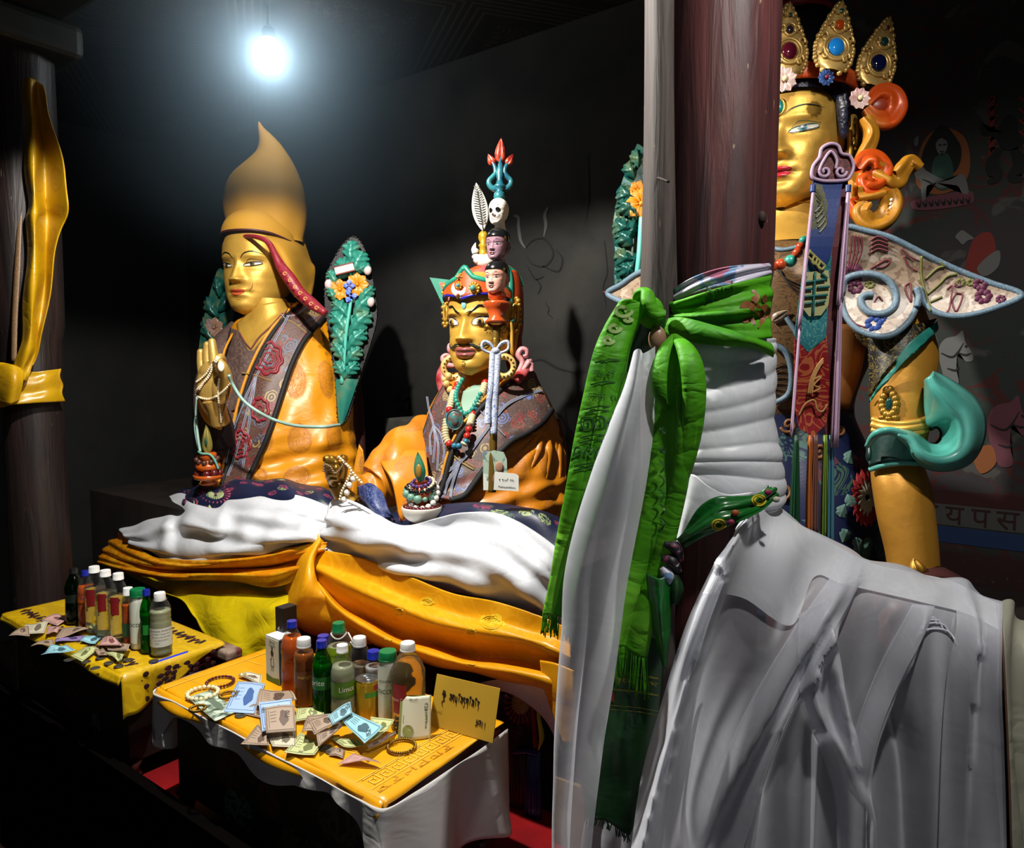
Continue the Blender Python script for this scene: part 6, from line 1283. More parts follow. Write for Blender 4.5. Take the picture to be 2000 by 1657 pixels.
for L_ in([(1592,532),(1588,616)],[(1572,552),(1612,546)],[(1566,566),(1586,564)],[(1596,562),(1620,560)],[(1566,580),(1616,576)],[(1572,594),(1586,592)],[(1594,592),(1612,588)],[(1575,540),(1568,552)],[(1605,534),(1616,544)]):m.tube([bd(x,y,.012)for x,y in L_],.0024,6)
put('teal_stripe',m,cloth('teal_line','#0f5a58',.5),rd)
m=MB()
for dx in range(3):m.tube([bd(1578+dx*4,770,.006),bd(1584+dx*3,740,.006),bd(1596+dx*3,715,.006),bd(1608,700+dx*4,.006)],.0018,5,N=24)
m.tube([bd(x,y,.006)for x,y in((1560,812),(1572,790),(1590,782),(1596,800),(1606,804),(1616,790))],.002,5,N=40);m.tube([bd(x,y,.006)for x,y in((1585,742),(1604,736),(1590,752),(1602,758),(1588,766))],.0018,5,N=30)
put('gold_motif',m,cloth('copper_gold_thread','#b0824a',.5),rb_)
def tassel(name,x0,y0,x1,y1,w0,w1,mat,k=.0,n=26,D=None):
 m=MB();rs=np.random.RandomState(int(x0))
 for i in range(n):
  a,b,c=rs.uniform(-1,1,3);p0=bd(x0+a*w0*.6,y0,k+b*.006);p1=bd((x0+x1)/2+a*(w0+w1)/2,(y0+y1)/2+c*4,k+b*.008);p2=bd(x1+a*w1,y1+c*8,k+b*.009);m.tube([p0,p1,p2],.0017,4,N=12)
 m.tube([bd(x0,y0,k),bd((x0+x1)/2,(y0+y1)/2,k),bd(x1,y1-12,k)],[w0*.5/F*1.37,(w0+w1)*.3/F*1.37,w1*.45/F*1.37],8);return put(name,m,mat,BNR)
PT=cloth('lilac_tassel_silk','#a88aa2',.5)
tassel('tassel',1657,376,1640,590,4,6,PT,.016);tassel('tassel',1641,585,1630,868,5,7,PT,.016);tassel('tassel',1588,376,1562,640,3,3,PT,.014,12);tassel('tassel',1562,640,1546,850,2,2,PT,.014,12)
for x,y in((1657,368),(1588,368)):m=MB();m.tube([bd(x,y-6,.016),bd(x-1,y+8,.016)],.0055,8);put('blue_binding',m,cloth('blue_brocade'),BNR)
for x0,x1,y1,w,colr in((1556,1552,1035,10,'#0f3f24'),(1583,1582,1045,8,'#a0541a'),(1593,1590,1050,7,'#6d4438'),(1612,1610,1060,8,'#6f8a2c'),(1624,1622,1068,5,'#3f7a8c')):
 tassel('tassel',x0,850,x1,y1,5,w,cloth('silk_'+colr.strip('#'),colr,.45),-.004,22)
 # ------------------------------------------------------------------ offering scarves and draped cloths
WHT=cloth('white_khata_silk','#e2e4ea',.42,'scroll','#eceef2',scale=8,trans=.2,amt=.5,crease=(4,.22))
WSH=cloth('sheer_white_silk','#dddfe8',.4,'scroll','#e6e8ee',scale=6,trans=.2,alpha=.36,amt=.5,crease=(2.5,.12))
GLD=cloth('golden_silk','#d99508',.38,'scroll','#e8ab20',scale=5,amt=.35,crease=(4,.3));ORG=cloth('orange_gold_brocade','#d07f08',.38,'blot','#dca018','#d99310',scale=9,crease=(5,.3));YEL=cloth('acid_yellow_satin','#cdb40c',.3,spec=.8,crease=(5,.5))
def drape(name,rows,N,K,mat,label=None,cat='cloth',fold=None,mode='Y',solid=.003,parent=None,group=None,rd=None):
 g=surf((Ypts if mode=='Y' else Dpts)(rows),N,K)
 if fold is not None:
  u,v=uvgrid(N,K);g=g+(normals(g)*fold(u,v)[:,:,None])
 if rd is not None:g=ridges(g,rd)
 m=MB();m.grid(g);return put(name,m,mat,parent,label=label,cat=cat if label else None,solid=solid,group=group),bvh(MB().grid(g)),g
S_=np.sin
# ---- on the pedestal, left statue
drape('silk_scarf',[[(228,1024,1.44),(262,1002,1.46),(300,984,1.5),(345,964,1.52),(372,968,1.5),(420,982,1.44),(450,972,1.42),(500,966,1.42),(560,966,1.42),(600,974,1.42),(650,994,1.42)],[(232,1032,1.40),(270,1018,1.42),(310,1002,1.42),(345,990,1.44),(372,990,1.40),(420,1004,1.36),(450,996,1.38),(500,990,1.38),(560,990,1.38),(600,996,1.38),(648,1008,1.38)],[(236,1040,1.38),(280,1032,1.37),(318,1022,1.35),(345,1020,1.37),(372,1022,1.33),(420,1032,1.31),(460,1016,1.35),(510,1008,1.34),(560,1004,1.35),(600,1008,1.34),(640,1020,1.36)],[(240,1046,1.36),(288,1050,1.34),(320,1046,1.33),(350,1048,1.35),(390,1046,1.34),(430,1050,1.33),(470,1040,1.31),(510,1034,1.32),(560,1026,1.31),(600,1024,1.33),(630,1036,1.35)],[(248,1054,1.35),(296,1070,1.33),(325,1080,1.32),(355,1088,1.32),(400,1086,1.30),(440,1078,1.28),(480,1068,1.28),(520,1060,1.28),(560,1052,1.29),(600,1046,1.30),(625,1054,1.34)],[(256,1062,1.35),(300,1084,1.34),(328,1094,1.33),(356,1098,1.33),(400,1096,1.31),(440,1092,1.30),(480,1086,1.30),(520,1078,1.30),(560,1070,1.31),(600,1064,1.32),(625,1062,1.35)]],70,130,WHT,'white silk offering scarf spread over the lap of the left statue','scarf',lambda u,v:.006*S_(v*22+5*S_(u*5))*(.3+v)+.004*S_(u*46+7*v)*S_(v*PI))
drape('altar_cloth',[[(240,1036,1.40),(262,1064,1.35),(300,1088,1.32),(350,1094,1.31),(430,1092,1.30),(520,1078,1.30),(600,1062,1.32),(640,1060,1.34)],[(215,1056,1.40),(245,1084,1.34),(300,1103,1.30),(360,1106,1.29),(440,1100,1.27),(520,1092,1.29),(600,1078,1.30),(632,1078,1.33)],[(200,1076,1.39),(240,1098,1.34),(300,1110,1.33),(370,1116,1.33),(450,1112,1.33),(530,1108,1.33),(600,1094,1.34),(625,1094,1.35)],[(192,1092,1.38),(230,1108,1.33),(300,1122,1.29),(375,1126,1.28),(455,1122,1.27),(530,1120,1.28),(595,1108,1.29),(620,1108,1.33)],[(190,1102,1.38),(230,1114,1.34),(310,1128,1.32),(390,1134,1.32),(460,1134,1.32),(520,1146,1.30),(570,1138,1.30),(612,1124,1.34)]],60,110,ORG,'orange gold brocade cloth gathered under the left white scarf','cloth',lambda u,v:.004*S_(v*30+4*S_(u*7)))
drape('altar_cloth',[[(240,1118,1.375),(300,1126,1.370),(380,1130,1.365),(460,1132,1.365),(530,1140,1.365),(600,1120,1.375)],[(300,1150,1.320),(345,1160,1.315),(405,1160,1.295),(470,1160,1.305),(535,1165,1.300),(590,1150,1.315)],[(345,1168,1.280),(375,1190,1.270),(420,1196,1.245),(480,1190,1.265),(540,1190,1.245),(585,1180,1.265)],[(375,1198,1.255),(400,1225,1.240),(435,1232,1.215),(485,1225,1.240),(535,1222,1.225),(575,1215,1.245)],[(398,1232,1.240),(420,1256,1.220),(450,1262,1.205),(490,1258,1.220),(530,1252,1.210),(565,1248,1.230)],[(430,1268,1.230),(452,1285,1.210),(480,1294,1.200),(505,1292,1.205),(530,1286,1.205),(560,1276,1.220)]],70,90,YEL,'acid yellow satin cloth hanging in a point between the two tables','cloth',lambda u,v:.006*S_(u*15+v*9)*S_(v*11+u*4))
# ---- middle statue
drape('silk_scarf',[[(648,978,1.42),(668,974,1.40),(700,984,1.39),(735,1002,1.38),(770,1022,1.37),(800,1026,1.36),(850,1014,1.35),(900,1002,1.36),(960,1002,1.37),(1010,1018,1.38),(1055,1045,1.38),(1100,1082,1.38)],[(640,1000,1.36),(665,1000,1.34),(700,1010,1.33),(740,1026,1.32),(780,1046,1.31),(820,1048,1.34),(870,1036,1.36),(920,1030,1.36),(970,1034,1.35),(1015,1050,1.34),(1060,1078,1.34),(1100,1110,1.35)],[(636,1014,1.34),(660,1026,1.31),(700,1038,1.29),(745,1052,1.28),(790,1066,1.29),(835,1070,1.31),(880,1062,1.32),(930,1058,1.32),(980,1066,1.31),(1025,1084,1.30),(1065,1106,1.30),(1100,1134,1.32)],[(630,1030,1.35),(655,1048,1.33),(695,1064,1.30),(740,1080,1.30),(785,1092,1.31),(830,1096,1.30),(880,1092,1.29),(935,1096,1.29),(985,1106,1.28),(1030,1120,1.28),(1070,1142,1.29),(1100,1162,1.31)],[(620,1048,1.36),(648,1066,1.35),(685,1082,1.34),(730,1100,1.32),(780,1118,1.30),(830,1124,1.30),(880,1126,1.29),(935,1138,1.28),(985,1150,1.28),(1030,1166,1.28),(1070,1186,1.29),(1100,1204,1.31)],[(618,1066,1.36),(645,1080,1.35),(680,1092,1.35),(730,1112,1.34),(780,1136,1.34),(830,1150,1.34),(880,1160,1.34),(935,1172,1.34),(985,1186,1.34),(1030,1204,1.34),(1070,1224,1.34),(1100,1240,1.34)]],80,140,WHT,'bright white silk scarf spread over the lap of the middle statue','scarf',lambda u,v:.006*S_(v*20+5*S_(u*4))*(.3+v)+.004*S_(u*40+9*v)*S_(v*PI))
gc,GCB,gcg=drape('altar_cloth',[[(612,1072,1.34),(700,1088,1.315),(790,1122,1.30),(880,1158,1.29),(970,1176,1.285),(1050,1202,1.28),(1112,1228,1.29)],[(612,1098,1.32),(690,1122,1.31),(780,1160,1.295),(880,1195,1.285),(960,1212,1.28),(1045,1234,1.275),(1114,1262,1.28)],[(612,1108,1.31),(680,1142,1.27),(775,1186,1.255),(870,1222,1.25),(960,1238,1.25),(1045,1256,1.25),(1114,1285,1.255)],[(614,1122,1.31),(672,1165,1.30),(765,1212,1.30),(860,1248,1.30),(950,1266,1.30),(1045,1278,1.29),(1114,1305,1.28)],[(616,1134,1.32),(668,1182,1.31),(755,1232,1.31),(850,1264,1.31),(940,1286,1.31),(1040,1296,1.29),(1114,1325,1.28)],[(612,1130,1.29),(662,1188,1.255),(745,1240,1.245),(840,1276,1.24),(935,1300,1.24),(1035,1316,1.25),(1114,1345,1.26)],[(604,1134,1.30),(655,1200,1.27),(735,1250,1.26),(830,1288,1.255),(930,1312,1.255),(1030,1332,1.26),(1114,1372,1.27)],[(600,1140,1.33),(650,1206,1.32),(730,1256,1.31),(825,1292,1.30),(925,1316,1.29),(1030,1338,1.29),(1114,1378,1.29)]],110,130,GLD,'long golden silk cloth swept in big folds under the middle statue','cloth',lambda u,v:.003*S_(u*28+v*5)*S_(v*8))
drape('gathered_end',[[(628,1036,1.36),(622,1044,1.34),(626,1052,1.33),(632,1058,1.34)],[(606,1064,1.35),(596,1078,1.30),(606,1088,1.28),(614,1094,1.30)],[(592,1088,1.34),(582,1104,1.28),(600,1122,1.25),(620,1132,1.27)],[(578,1118,1.34),(570,1138,1.27),(595,1158,1.24),(632,1166,1.26)],[(562,1150,1.34),(560,1168,1.27),(590,1188,1.25),(645,1192,1.27)],[(553,1182,1.34),(560,1200,1.29),(600,1216,1.27),(680,1224,1.28)],[(562,1200,1.34),(582,1222,1.32),(630,1242,1.30),(715,1252,1.30)],[(585,1216,1.34),(610,1236,1.33),(660,1250,1.32),(725,1258,1.31)]],90,50,GLD,None,fold=lambda u,v:.009*S_(u*9+v*4)*S_(v*PI),parent=gc)
drape('falling_end',[[(1055,1290,1.26),(1085,1296,1.25),(1120,1310,1.25)],[(1062,1340,1.27),(1090,1345,1.25),(1122,1350,1.25)],[(1082,1400,1.27),(1104,1400,1.26),(1125,1400,1.26)],[(1100,1450,1.27),(1115,1450,1.27),(1128,1450,1.27)]],40,20,GLD,None,parent=gc)
# raised woven conch motifs
def patch(par,B,cx,cy,r,mat,name,k=9):
 m=MB();n=26
 for a_ in range(1):
  pts=[(cx+r*(1+.16*math.sin(5*t))*math.cos(t),cy+r*.62*(1+.16*math.sin(5*t+1))*math.sin(t))for t in np.linspace(0,2*PI,n,endpoint=False)]
  V=[hitpx(B,*p,off=.003)for p in pts];V2=[hitpx(B,cx+(p[0]-cx)*.5,cy+(p[1]-cy)*.5,off=.003)for p in pts];c=hitpx(B,cx,cy,off=.003)
  if any(v is None for v in V+V2+[c]):return
  m.raw(V+V2+[c],[[i,(i+1)%n,n+(i+1)%n,n+i]for i in range(n)]+[[n+i,n+(i+1)%n,2*n]for i in range(n)])
 for j in range(4):
  q_=[hitpx(B,cx+(r*.8-j*r*.2)*math.cos(t+j),cy+(r*.5-j*r*.13)*math.sin(t+j),off=.004)for t in np.linspace(0,5,14)];q_=[x for x in q_ if x is not None]
  if len(q_)>5:m.tube(q_,.0012,5,N=30)
 put(name,m,mat,par)
LY=cloth('pale_gold_weave_silk','#dcb62a',.3,'scroll','#c99412',scale=22)
for x,y,r in((815,1152,34),(835,1176,14),(780,1196,14),(960,1216,26),(920,1234,12),(760,1246,12),(925,1290,18)):patch(gc,GCB,x,y,r,LY,'woven_conch')
# white hem showing behind the table and brocade valance with tassel at the corner
drape('under_cloth',[[(900,1348,1.33),(960,1330,1.30),(1020,1330,1.28),(1075,1344,1.27)],[(905,1352,1.335),(970,1342,1.32),(1030,1346,1.30),(1082,1400,1.29)],[(930,1356,1.34),(990,1352,1.33),(1060,1400,1.31),(1098,1470,1.30)]],30,40,WHT,'white cloth edge hanging from the golden cloth at the pedestal corner','cloth')
nv=cloth('black_flowered_brocade','#0d0d14',.45,'floral','#5e1220','#3a3a22',9)
va=MB();va.box((-1.30,1.372,.50),(-.975,1.386,.93));vo=put('brocade_valance',va,nv,label='dark flowered brocade hanging on the pedestal corner behind the envelope',cat='brocade',smooth=False)
VB=bvh(va);m,m2=MB(),MB();chrys(m,m2,1018,1372,32,VB,1.3);put('red_flower',m,cloth('dark_red_embroidery','#6a1220',.6),vo);put('flower_centre',m2,cloth('buff_embroidery','#9a7a44',.6),vo)
m=MB();m.tube([PY(1010,1352,1.36),PY(1040,1350,1.35),(PY(1052,1362,1.35)),PY(1052,1400,1.355),PY(1058,1440,1.35),PY(1052,1465,1.35)],[.004,.008,.009,.007,.010,.004],10,flat=.5);put('yellow_piping',m,cloth('lemon_satin','#b89a14',.35),vo)
m=MB();m.tube([PY(1036,1362,1.355),PY(1042,1400,1.355),PY(1046,1462,1.355)],.006,8);put('red_piping',m,cloth('red_satin_piping','#7a1414',.3),vo)
def fringe(name,x0,x1,y0,y1,Y,mat,parent,n=60,label=None,cat=None,r=.0016,jit=6):
 m=MB();rs=np.random.RandomState(int(x0))
 for k in range(n):x=x0+(x1-x0)*rs.rand();a,b=rs.uniform(-1,1,2);m.tube([PY(x,y0,Y),PY(x+a*jit*.5,(y0+y1)/2,Y-.01+b*.008),PY(x+a*jit,y1+b*jit*2,Y-.008+b*.01)],r,4,N=10)
 return put(name,m,mat,parent,label=label,cat=cat)
fringe('blue_tassel',1030,1054,1470,1600,1.35,cloth('royal_blue_silk','#10205e',.4),vo,90);fringe('red_tassel',1000,1026,1470,1590,1.365,cloth('maroon_silk','#3d0d12',.45),vo,60)
m=MB();m.tube([PY(1002,1470,1.36),PY(1030,1468,1.35),PY(1056,1474,1.35)],.006,8);put('blue_cord',m,cloth('royal_blue_silk'),vo)
m=MB();m.box((-.86,1.30,.451),(-.78,1.37,.60));put('wood_offcut',m,M('pale_raw_wood','#8a6a3e',.7,var=(20,'#6a4c28')),label='pale raw wood block beside the blue tassel on the bench',cat='wood',smooth=False)
# ---- centre pillar wrapping
def wrap_cyl(rows,N,K,ratio=.8,fold=None):
 """closed rings round the pillar: (y, left, right, D)"""
 g=silloft(rows,ratio,N,K,None,mode='D');return g
rows=[(664,1296,1502,1.225),(700,1290,1506,1.225),(760,1290,1502,1.225),(820,1292,1504,1.225),(870,1290,1512,1.225),(900,1292,1514,1.225),(935,1298,1524,1.225),(968,1300,1520,1.225),(985,1304,1508,1.225)]
g=silloft([(y,l-3,r,D)for y,l,r,D in rows],1.12,130,90,None,mode='D');s_,a_=np.meshgrid(np.linspace(0,1,130),np.linspace(0,2*PI,90,endpoint=False),indexing='ij');cc=g.mean(1,keepdims=True)
ph=s_*62+2.2*np.sin(a_+s_*5)+1.0*np.sin(2*a_+9*s_);k_f=1+.034*np.abs(np.sin(ph*.5))**.7+.018*np.sin(ph*.33+2);g=cc+(g-cc)*k_f[:,:,None]
wm=MB();wm.grid(g,cv=True);put('pillar_wrap',wm,WHT,label='white silk scarf wound many times round the maroon pillar',cat='scarf',solid=.002);WB=bvh(wm)
GRN=cloth('lime_green_silk','#4f9f16',.55,'blot','#74c030','#3f8c18',scale=3,trans=.25,spec=.3,crease=(9,.4));GRD=cloth('deep_green_satin','#0f5a1c',.3,spec=.8,crease=(6,.4));GRK=cloth('dark_green_silk','#0b3412',.4,trans=.1,crease=(5,.3));GRP=cloth('green_print','#1f5212',.5)
PRT=cloth('white_printed_silk','#b8b4c4',.4,'blot','#9a5a70','#5f7fa8',scale=11,crease=(5,.3))
def band_(name,top,bot,mat,label,k=.012,fold=None,N=24,K=60,B=None,cat='scarf',parent=None):
 mid1=[(a[0]*.66+b[0]*.34,a[1]*.66+b[1]*.34)for a,b in zip(top,bot)];mid2=[(a[0]*.34+b[0]*.66,a[1]*.34+b[1]*.66)for a,b in zip(top,bot)]
 g=sheet_on(B or WB2,[top,mid1,mid2,bot],N,K,k,6,1.13)
 if fold is not None:u,v=uvgrid(N,K);g=g-FW*fold(u,v)[:,:,None]
 m=MB();m.grid(g);return put(name,m,mat,parent,label=label,cat=cat if label else None,solid=.002),bvh(MB().grid(g)),g
g2_=silloft([(480,1284,1500,1.225),(500,1284,1500,1.225),(600,1284,1502,1.225),(700,1284,1506,1.225),(800,1284,1506,1.225)],1.1,40,90,None,mode='D');WB2=bvh(MB().grid(g2_,cv=True))
band_('printed_scarf',[(1276,592),(1310,568),(1350,544),(1400,526),(1450,517),(1503,514)],[(1296,598),(1340,578),(1390,562),(1430,556),(1470,546),(1506,536)],PRT,'white silk scarf with a coloured print round the top of the pillar wrap',.016,lambda u,v:.003*S_(v*11+u*5))
gb,GBB,_g=band_('green_scarf_band',[(1270,596),(1310,592),(1350,580),(1400,564),(1450,550),(1508,536)],[(1280,632),(1330,640),(1380,652),(1430,660),(1470,664),(1504,662)],GRN,'lime green printed scarf wound high round the pillar',.022,lambda u,v:.006*S_(v*11+u*4)+.003*S_(v*27))
gb2,_b,_g=band_('green_scarf_fold',[(1290,628),(1320,620),(1350,624),(1400,638),(1450,652),(1506,672)],[(1300,652),(1330,664),(1370,672),(1420,676),(1470,680),(1510,698)],GRN,None,.034,lambda u,v:.008*S_(v*PI),parent=gb)
tib('printed_writing',['hu','la','ka'],lambda x,y:hitpx(GBB,1405+x*17,577+y*19-x*4,.003,1.1),GRP,gb,pen=.26)
RP=cloth('rust_print','#7a4a20',.5);m=MB()
for L_ in([(1470,566),(1478,580),(1470,592),(1482,606),(1490,622),(1480,640)],[(1446,600),(1460,596),(1474,606)],[(1452,630),(1462,622),(1474,634)],[(1486,598),(1498,606),(1496,622)],[(1490,580),(1498,588)]):m.ribbon(line_on(GBB,L_,20,.004),[.004,.013,.012,.004],-FW)
put('printed_figure',m,RP,gb)
# knot and hanging ends
KT=thing('scarf_knot','dark tangled knot of green scarves tied at the pillar','knot',P(1262,660,1.12))
m=MB();m.ball(P(1270,612,1.13),(.022,.02,.026),12,rot=RM);m.tube([P(1240,592,1.13),P(1250,574,1.12),P(1264,572,1.11),P(1268,592,1.10),P(1280,610,1.10),P(1300,612,1.10)],[.006,.012,.012,.014,.012,.006],10,N=40,flat=.6);put('top_loop',m,GRN,KT)
m=MB();m.grid(surf(Dpts([[(1232,600,1.14),(1262,590,1.12),(1300,606,1.13)],[(1222,660,1.15),(1250,650,1.13),(1296,648,1.13)],[(1214,720,1.16),(1240,700,1.15),(1286,680,1.15)],[(1212,745,1.17),(1226,725,1.16),(1270,700,1.16)]]),30,24));put('shaded_fold',m,GRK,KT,solid=.003)
m=MB();m.ball(P(1284,662,1.12),(.014,.014,.02),10,rot=RM);put('buff_bead',m,M('buff_bead','#8a6a52',.4),KT)
vf=lambda a,k,p=0:(lambda u,v:a*S_(u*k+p+1.5*S_(v*3))*(.35+.65*v))
hs_,HSB,hsg=drape('hanging_scarf',[[(1206,596,1.10),(1228,584,1.09),(1246,590,1.10),(1262,604,1.12)],[(1182,640,1.10),(1204,636,1.09),(1228,640,1.10),(1244,652,1.12)],[(1164,690,1.10),(1186,690,1.08),(1212,694,1.09),(1232,704,1.12)],[(1146,770,1.10),(1170,772,1.08),(1196,776,1.09),(1222,784,1.13)],[(1128,860,1.10),(1152,862,1.08),(1180,866,1.09),(1206,872,1.14)],[(1114,950,1.10),(1136,952,1.08),(1160,956,1.10),(1186,960,1.14)],[(1098,1040,1.11),(1116,1042,1.09),(1136,1046,1.11),(1160,1050,1.14)],[(1082,1120,1.11),(1098,1124,1.10),(1114,1126,1.11),(1132,1130,1.13)],[(1066,1196,1.11),(1080,1202,1.10),(1096,1206,1.11),(1112,1212,1.12)]],120,50,GRN,'long lime green prayer scarf hanging at the left of the pillar','scarf',vf(.010,10),'D',.002)
on1=lambda x0,y0,w,h,sl=0:(lambda x,y:(lambda q_:q_ if q_ is not None else P(x0+x*w,y0-y*h,1.1))(hitpx(HSB,x0+x*w,y0-y*h+sl*x*w,.003)))
tib('printed_writing',['ra','ya','pa','ra','o','dot','ka','da'],on1(1195,728,7.6,12,.12),GRP,hs_,pen=.16);tib('printed_writing',['sa','la','hu','sa','dot','ra','pa','ga'],on1(1184,772,7.4,12,.10),GRP,hs_,pen=.17)
m=MB()
for y in(705,748,796,804,852,862,908,916):m.ribbon(line_on(HSB,[(1163-(y-700)*.2,y+4),(1190-(y-700)*.18,y-2),(1222-(y-700)*.12,y)],24,.003),.0024,-FW)
put('printed_line',m,GRP,hs_);m=MB()
for k in range(3):
 cx_,cy_=1146+k*24,828-k*2;m.ribbon(line_on(HSB,[(cx_-10,cy_+11),(cx_-10,cy_-10),(cx_+10,cy_-10),(cx_+10,cy_+9),(cx_-5,cy_+9),(cx_-5,cy_-4),(cx_+4,cy_-4),(cx_+4,cy_+4)],60,.003),.0024,-FW,N=60)
for k in range(3):
 cx_,cy_=1128+k*22,884;m.ribbon(line_on(HSB,[(cx_-8,cy_+8),(cx_-4,cy_-8),(cx_+6,cy_-6),(cx_+4,cy_+4),(cx_-2,cy_+2)],30,.003),.0026,-FW)
put('printed_meander',m,GRP,hs_)
m=MB()
for x,y,r in((1216,606,20),(1200,640,14),(1226,622,10),(1188,664,12)):m.ribbon(line_on(HSB,[(x+r*(1-t/9)*math.cos(t),y+r*.7*(1-t/9)*math.sin(t))for t in np.linspace(0,7,12)],40,.004),.005,-FW,N=40)
put('printed_swirl',m,cloth('buff_print','#8aa860',.5),hs_)
def fr(name,g,mat,par,ln=.03,n=50,r=.0009):
 m=MB();e=cr(g[-1],n*2);rs=np.random.RandomState(3)
 for k in range(n):a,b=rs.uniform(-1,1,2);p=e[rs.randint(0,n*2)];m.tube([p+ZZ*.003,p-ZZ*ln*.5+RT*a*.003,p-ZZ*ln*(1+.3*b)+RT*a*.006],r,4,N=7)
 put(name,m,mat,par)
fr('fringe',hsg,GRN,hs_,.028)
# green loop and its tail
lt_,LTB,ltg=drape('green_scarf_tail',[[(1296,690,1.10),(1306,676,1.08),(1330,680,1.07),(1346,700,1.09)],[(1284,760,1.10),(1300,750,1.07),(1334,752,1.05),(1360,764,1.09)],[(1281,840,1.10),(1300,836,1.07),(1330,838,1.05),(1358,842,1.09)],[(1276,930,1.10),(1296,930,1.07),(1322,930,1.06),(1346,934,1.09)],[(1262,1020,1.10),(1282,1020,1.07),(1304,1022,1.07),(1326,1026,1.09)],[(1240,1100,1.10),(1262,1104,1.08),(1286,1106,1.08),(1306,1106,1.09)],[(1212,1180,1.10),(1236,1184,1.08),(1262,1188,1.08),(1288,1190,1.09)],[(1190,1260,1.10),(1212,1266,1.09),(1240,1276,1.09),(1268,1284,1.10)]],120,50,GRN,'lime green scarf tail looped at the pillar front and hanging low','scarf',lambda u,v:.012*S_(u*9+1)*(.5+.5*S_(v*2.5)),'D',.002)
m=MB();m.tube([P(1316,656,1.10),P(1298,684,1.07),P(1288,730,1.055),P(1290,772,1.055),P(1302,800,1.07)],[.006,.010,.012,.010,.004],10,N=50,flat=.6);m.tube([P(1318,656,1.10),P(1338,680,1.06),P(1352,720,1.04),P(1356,780,1.04),P(1350,850,1.05),P(1336,920,1.06),P(1318,980,1.075)],[.006,.014,.018,.018,.016,.012,.006],12,N=70,flat=.6);put('rolled_loop',m,GRN,lt_)
m=MB()
for y,r in((745,9),(842,8),(880,7)):
 for k in range(8):t=k*PI/4;m.ribbon(line_on(LTB,[(1294,y),(1294+r*math.cos(t),y+r*math.sin(t))],6,.014),.0022,-FW)
for k in range(5):m.ribbon(line_on(LTB,[(1288+9*math.sin(t),900+28*k+8*t)for t in np.linspace(0,3,8)],20,.014),.0028,-FW)
put('printed_motif',m,GRP,lt_);fr('fringe',ltg,GRN,lt_,.05,60)
dk,DKB,dkg=drape('green_brocade_scarf',[[(1214,1250,1.14),(1250,1240,1.12),(1300,1250,1.13)],[(1196,1300,1.14),(1236,1296,1.11),(1294,1300,1.13)],[(1174,1380,1.14),(1224,1380,1.11),(1288,1384,1.13)],[(1160,1460,1.14),(1208,1460,1.11),(1276,1464,1.13)],[(1150,1530,1.14),(1198,1534,1.12),(1262,1540,1.13)],[(1146,1590,1.14),(1180,1606,1.12),(1226,1626,1.13)]],90,40,GRK,'dark green satin scarf hanging lowest between the white cloths','scarf',vf(.008,8),'D',.002)
m=MB()
for y in(1312,1322,1345,1376,1384):m.ribbon(line_on(DKB,[(1186-(y-1300)*.25,y),(1240,y+6),(1286,y+14)],40,.003),.003 if y in(1312,1345)else .0014,-FW)
tib('woven_writing',['ra','hu','sa','ka','da','la','ga','ya'],lambda x,y:hitpx(DKB,1238+x*10,1330-y*8+x*1.2,.004,1.11),cloth('dull_gold_print','#6a6a1c',.5),dk,pen=.2);put('woven_line',m,cloth('dull_gold_print'),dk)
m=MB();m.ribbon(line_on(DKB,[(1178,1358),(1200,1362)],8,.004),.014,-FW);put('red_square',m,cloth('brick_weave','#7a2414',.5),dk)
fr('fringe',dkg,GRK,dk,.012,30)
drape('green_pointed_end',[[(1262,1120,1.075),(1290,1130,1.06),(1316,1112,1.07)],[(1268,1180,1.075),(1290,1190,1.055),(1310,1180,1.07)],[(1278,1240,1.075),(1294,1246,1.06),(1308,1240,1.07)],[(1296,1304,1.075),(1298,1306,1.07),(1300,1304,1.075)]],40,16,GRD,'small pointed green scarf end beside the printed bundle','scarf',None,'D',.002)
# white scarf hanging from the knot
wh,WHB,whg=drape('hanging_scarf',[[(1240,700,1.08),(1248,682,1.06),(1262,690,1.06),(1274,676,1.08)],[(1222,760,1.08),(1238,752,1.05),(1256,756,1.06),(1272,752,1.09)],[(1196,830,1.08),(1220,826,1.05),(1246,830,1.06),(1270,830,1.09)],[(1162,930,1.08),(1190,926,1.05),(1222,930,1.05),(1256,934,1.09)],[(1132,1030,1.08),(1160,1030,1.05),(1196,1034,1.05),(1236,1040,1.09)],[(1112,1130,1.08),(1140,1130,1.05),(1176,1134,1.05),(1216,1140,1.09)],[(1108,1230,1.08),(1134,1230,1.05),(1166,1234,1.05),(1200,1240,1.09)],[(1100,1330,1.08),(1124,1330,1.055),(1152,1334,1.055),(1184,1340,1.09)],[(1092,1430,1.08),(1114,1430,1.06),(1140,1434,1.06),(1166,1440,1.09)],[(1086,1520,1.08),(1108,1524,1.065),(1132,1528,1.065),(1156,1524,1.09)],[(1082,1600,1.08),(1100,1604,1.07),(1126,1604,1.07),(1150,1600,1.09)],[(1080,1700,1.08),(1098,1704,1.07),(1120,1704,1.07),(1144,1700,1.09)]],150,60,WSH,'long white silk scarf hanging from the knot to the floor','scarf',lambda u,v:.016*S_(u*7+.5+S_(v*4))*(.3+.7*v),'D',0)
drape('hanging_scarf',[[(1150,1560,1.17),(1180,1570,1.16),(1220,1580,1.17),(1260,1590,1.17)],[(1140,1640,1.17),(1176,1640,1.15),(1216,1640,1.16),(1250,1640,1.17)],[(1130,1720,1.17),(1170,1720,1.15),(1210,1720,1.16),(1240,1720,1.17)]],40,40,WSH,'pale scarf end at the picture foot below the dark green scarf','scarf',vf(.01,12),'D',0)
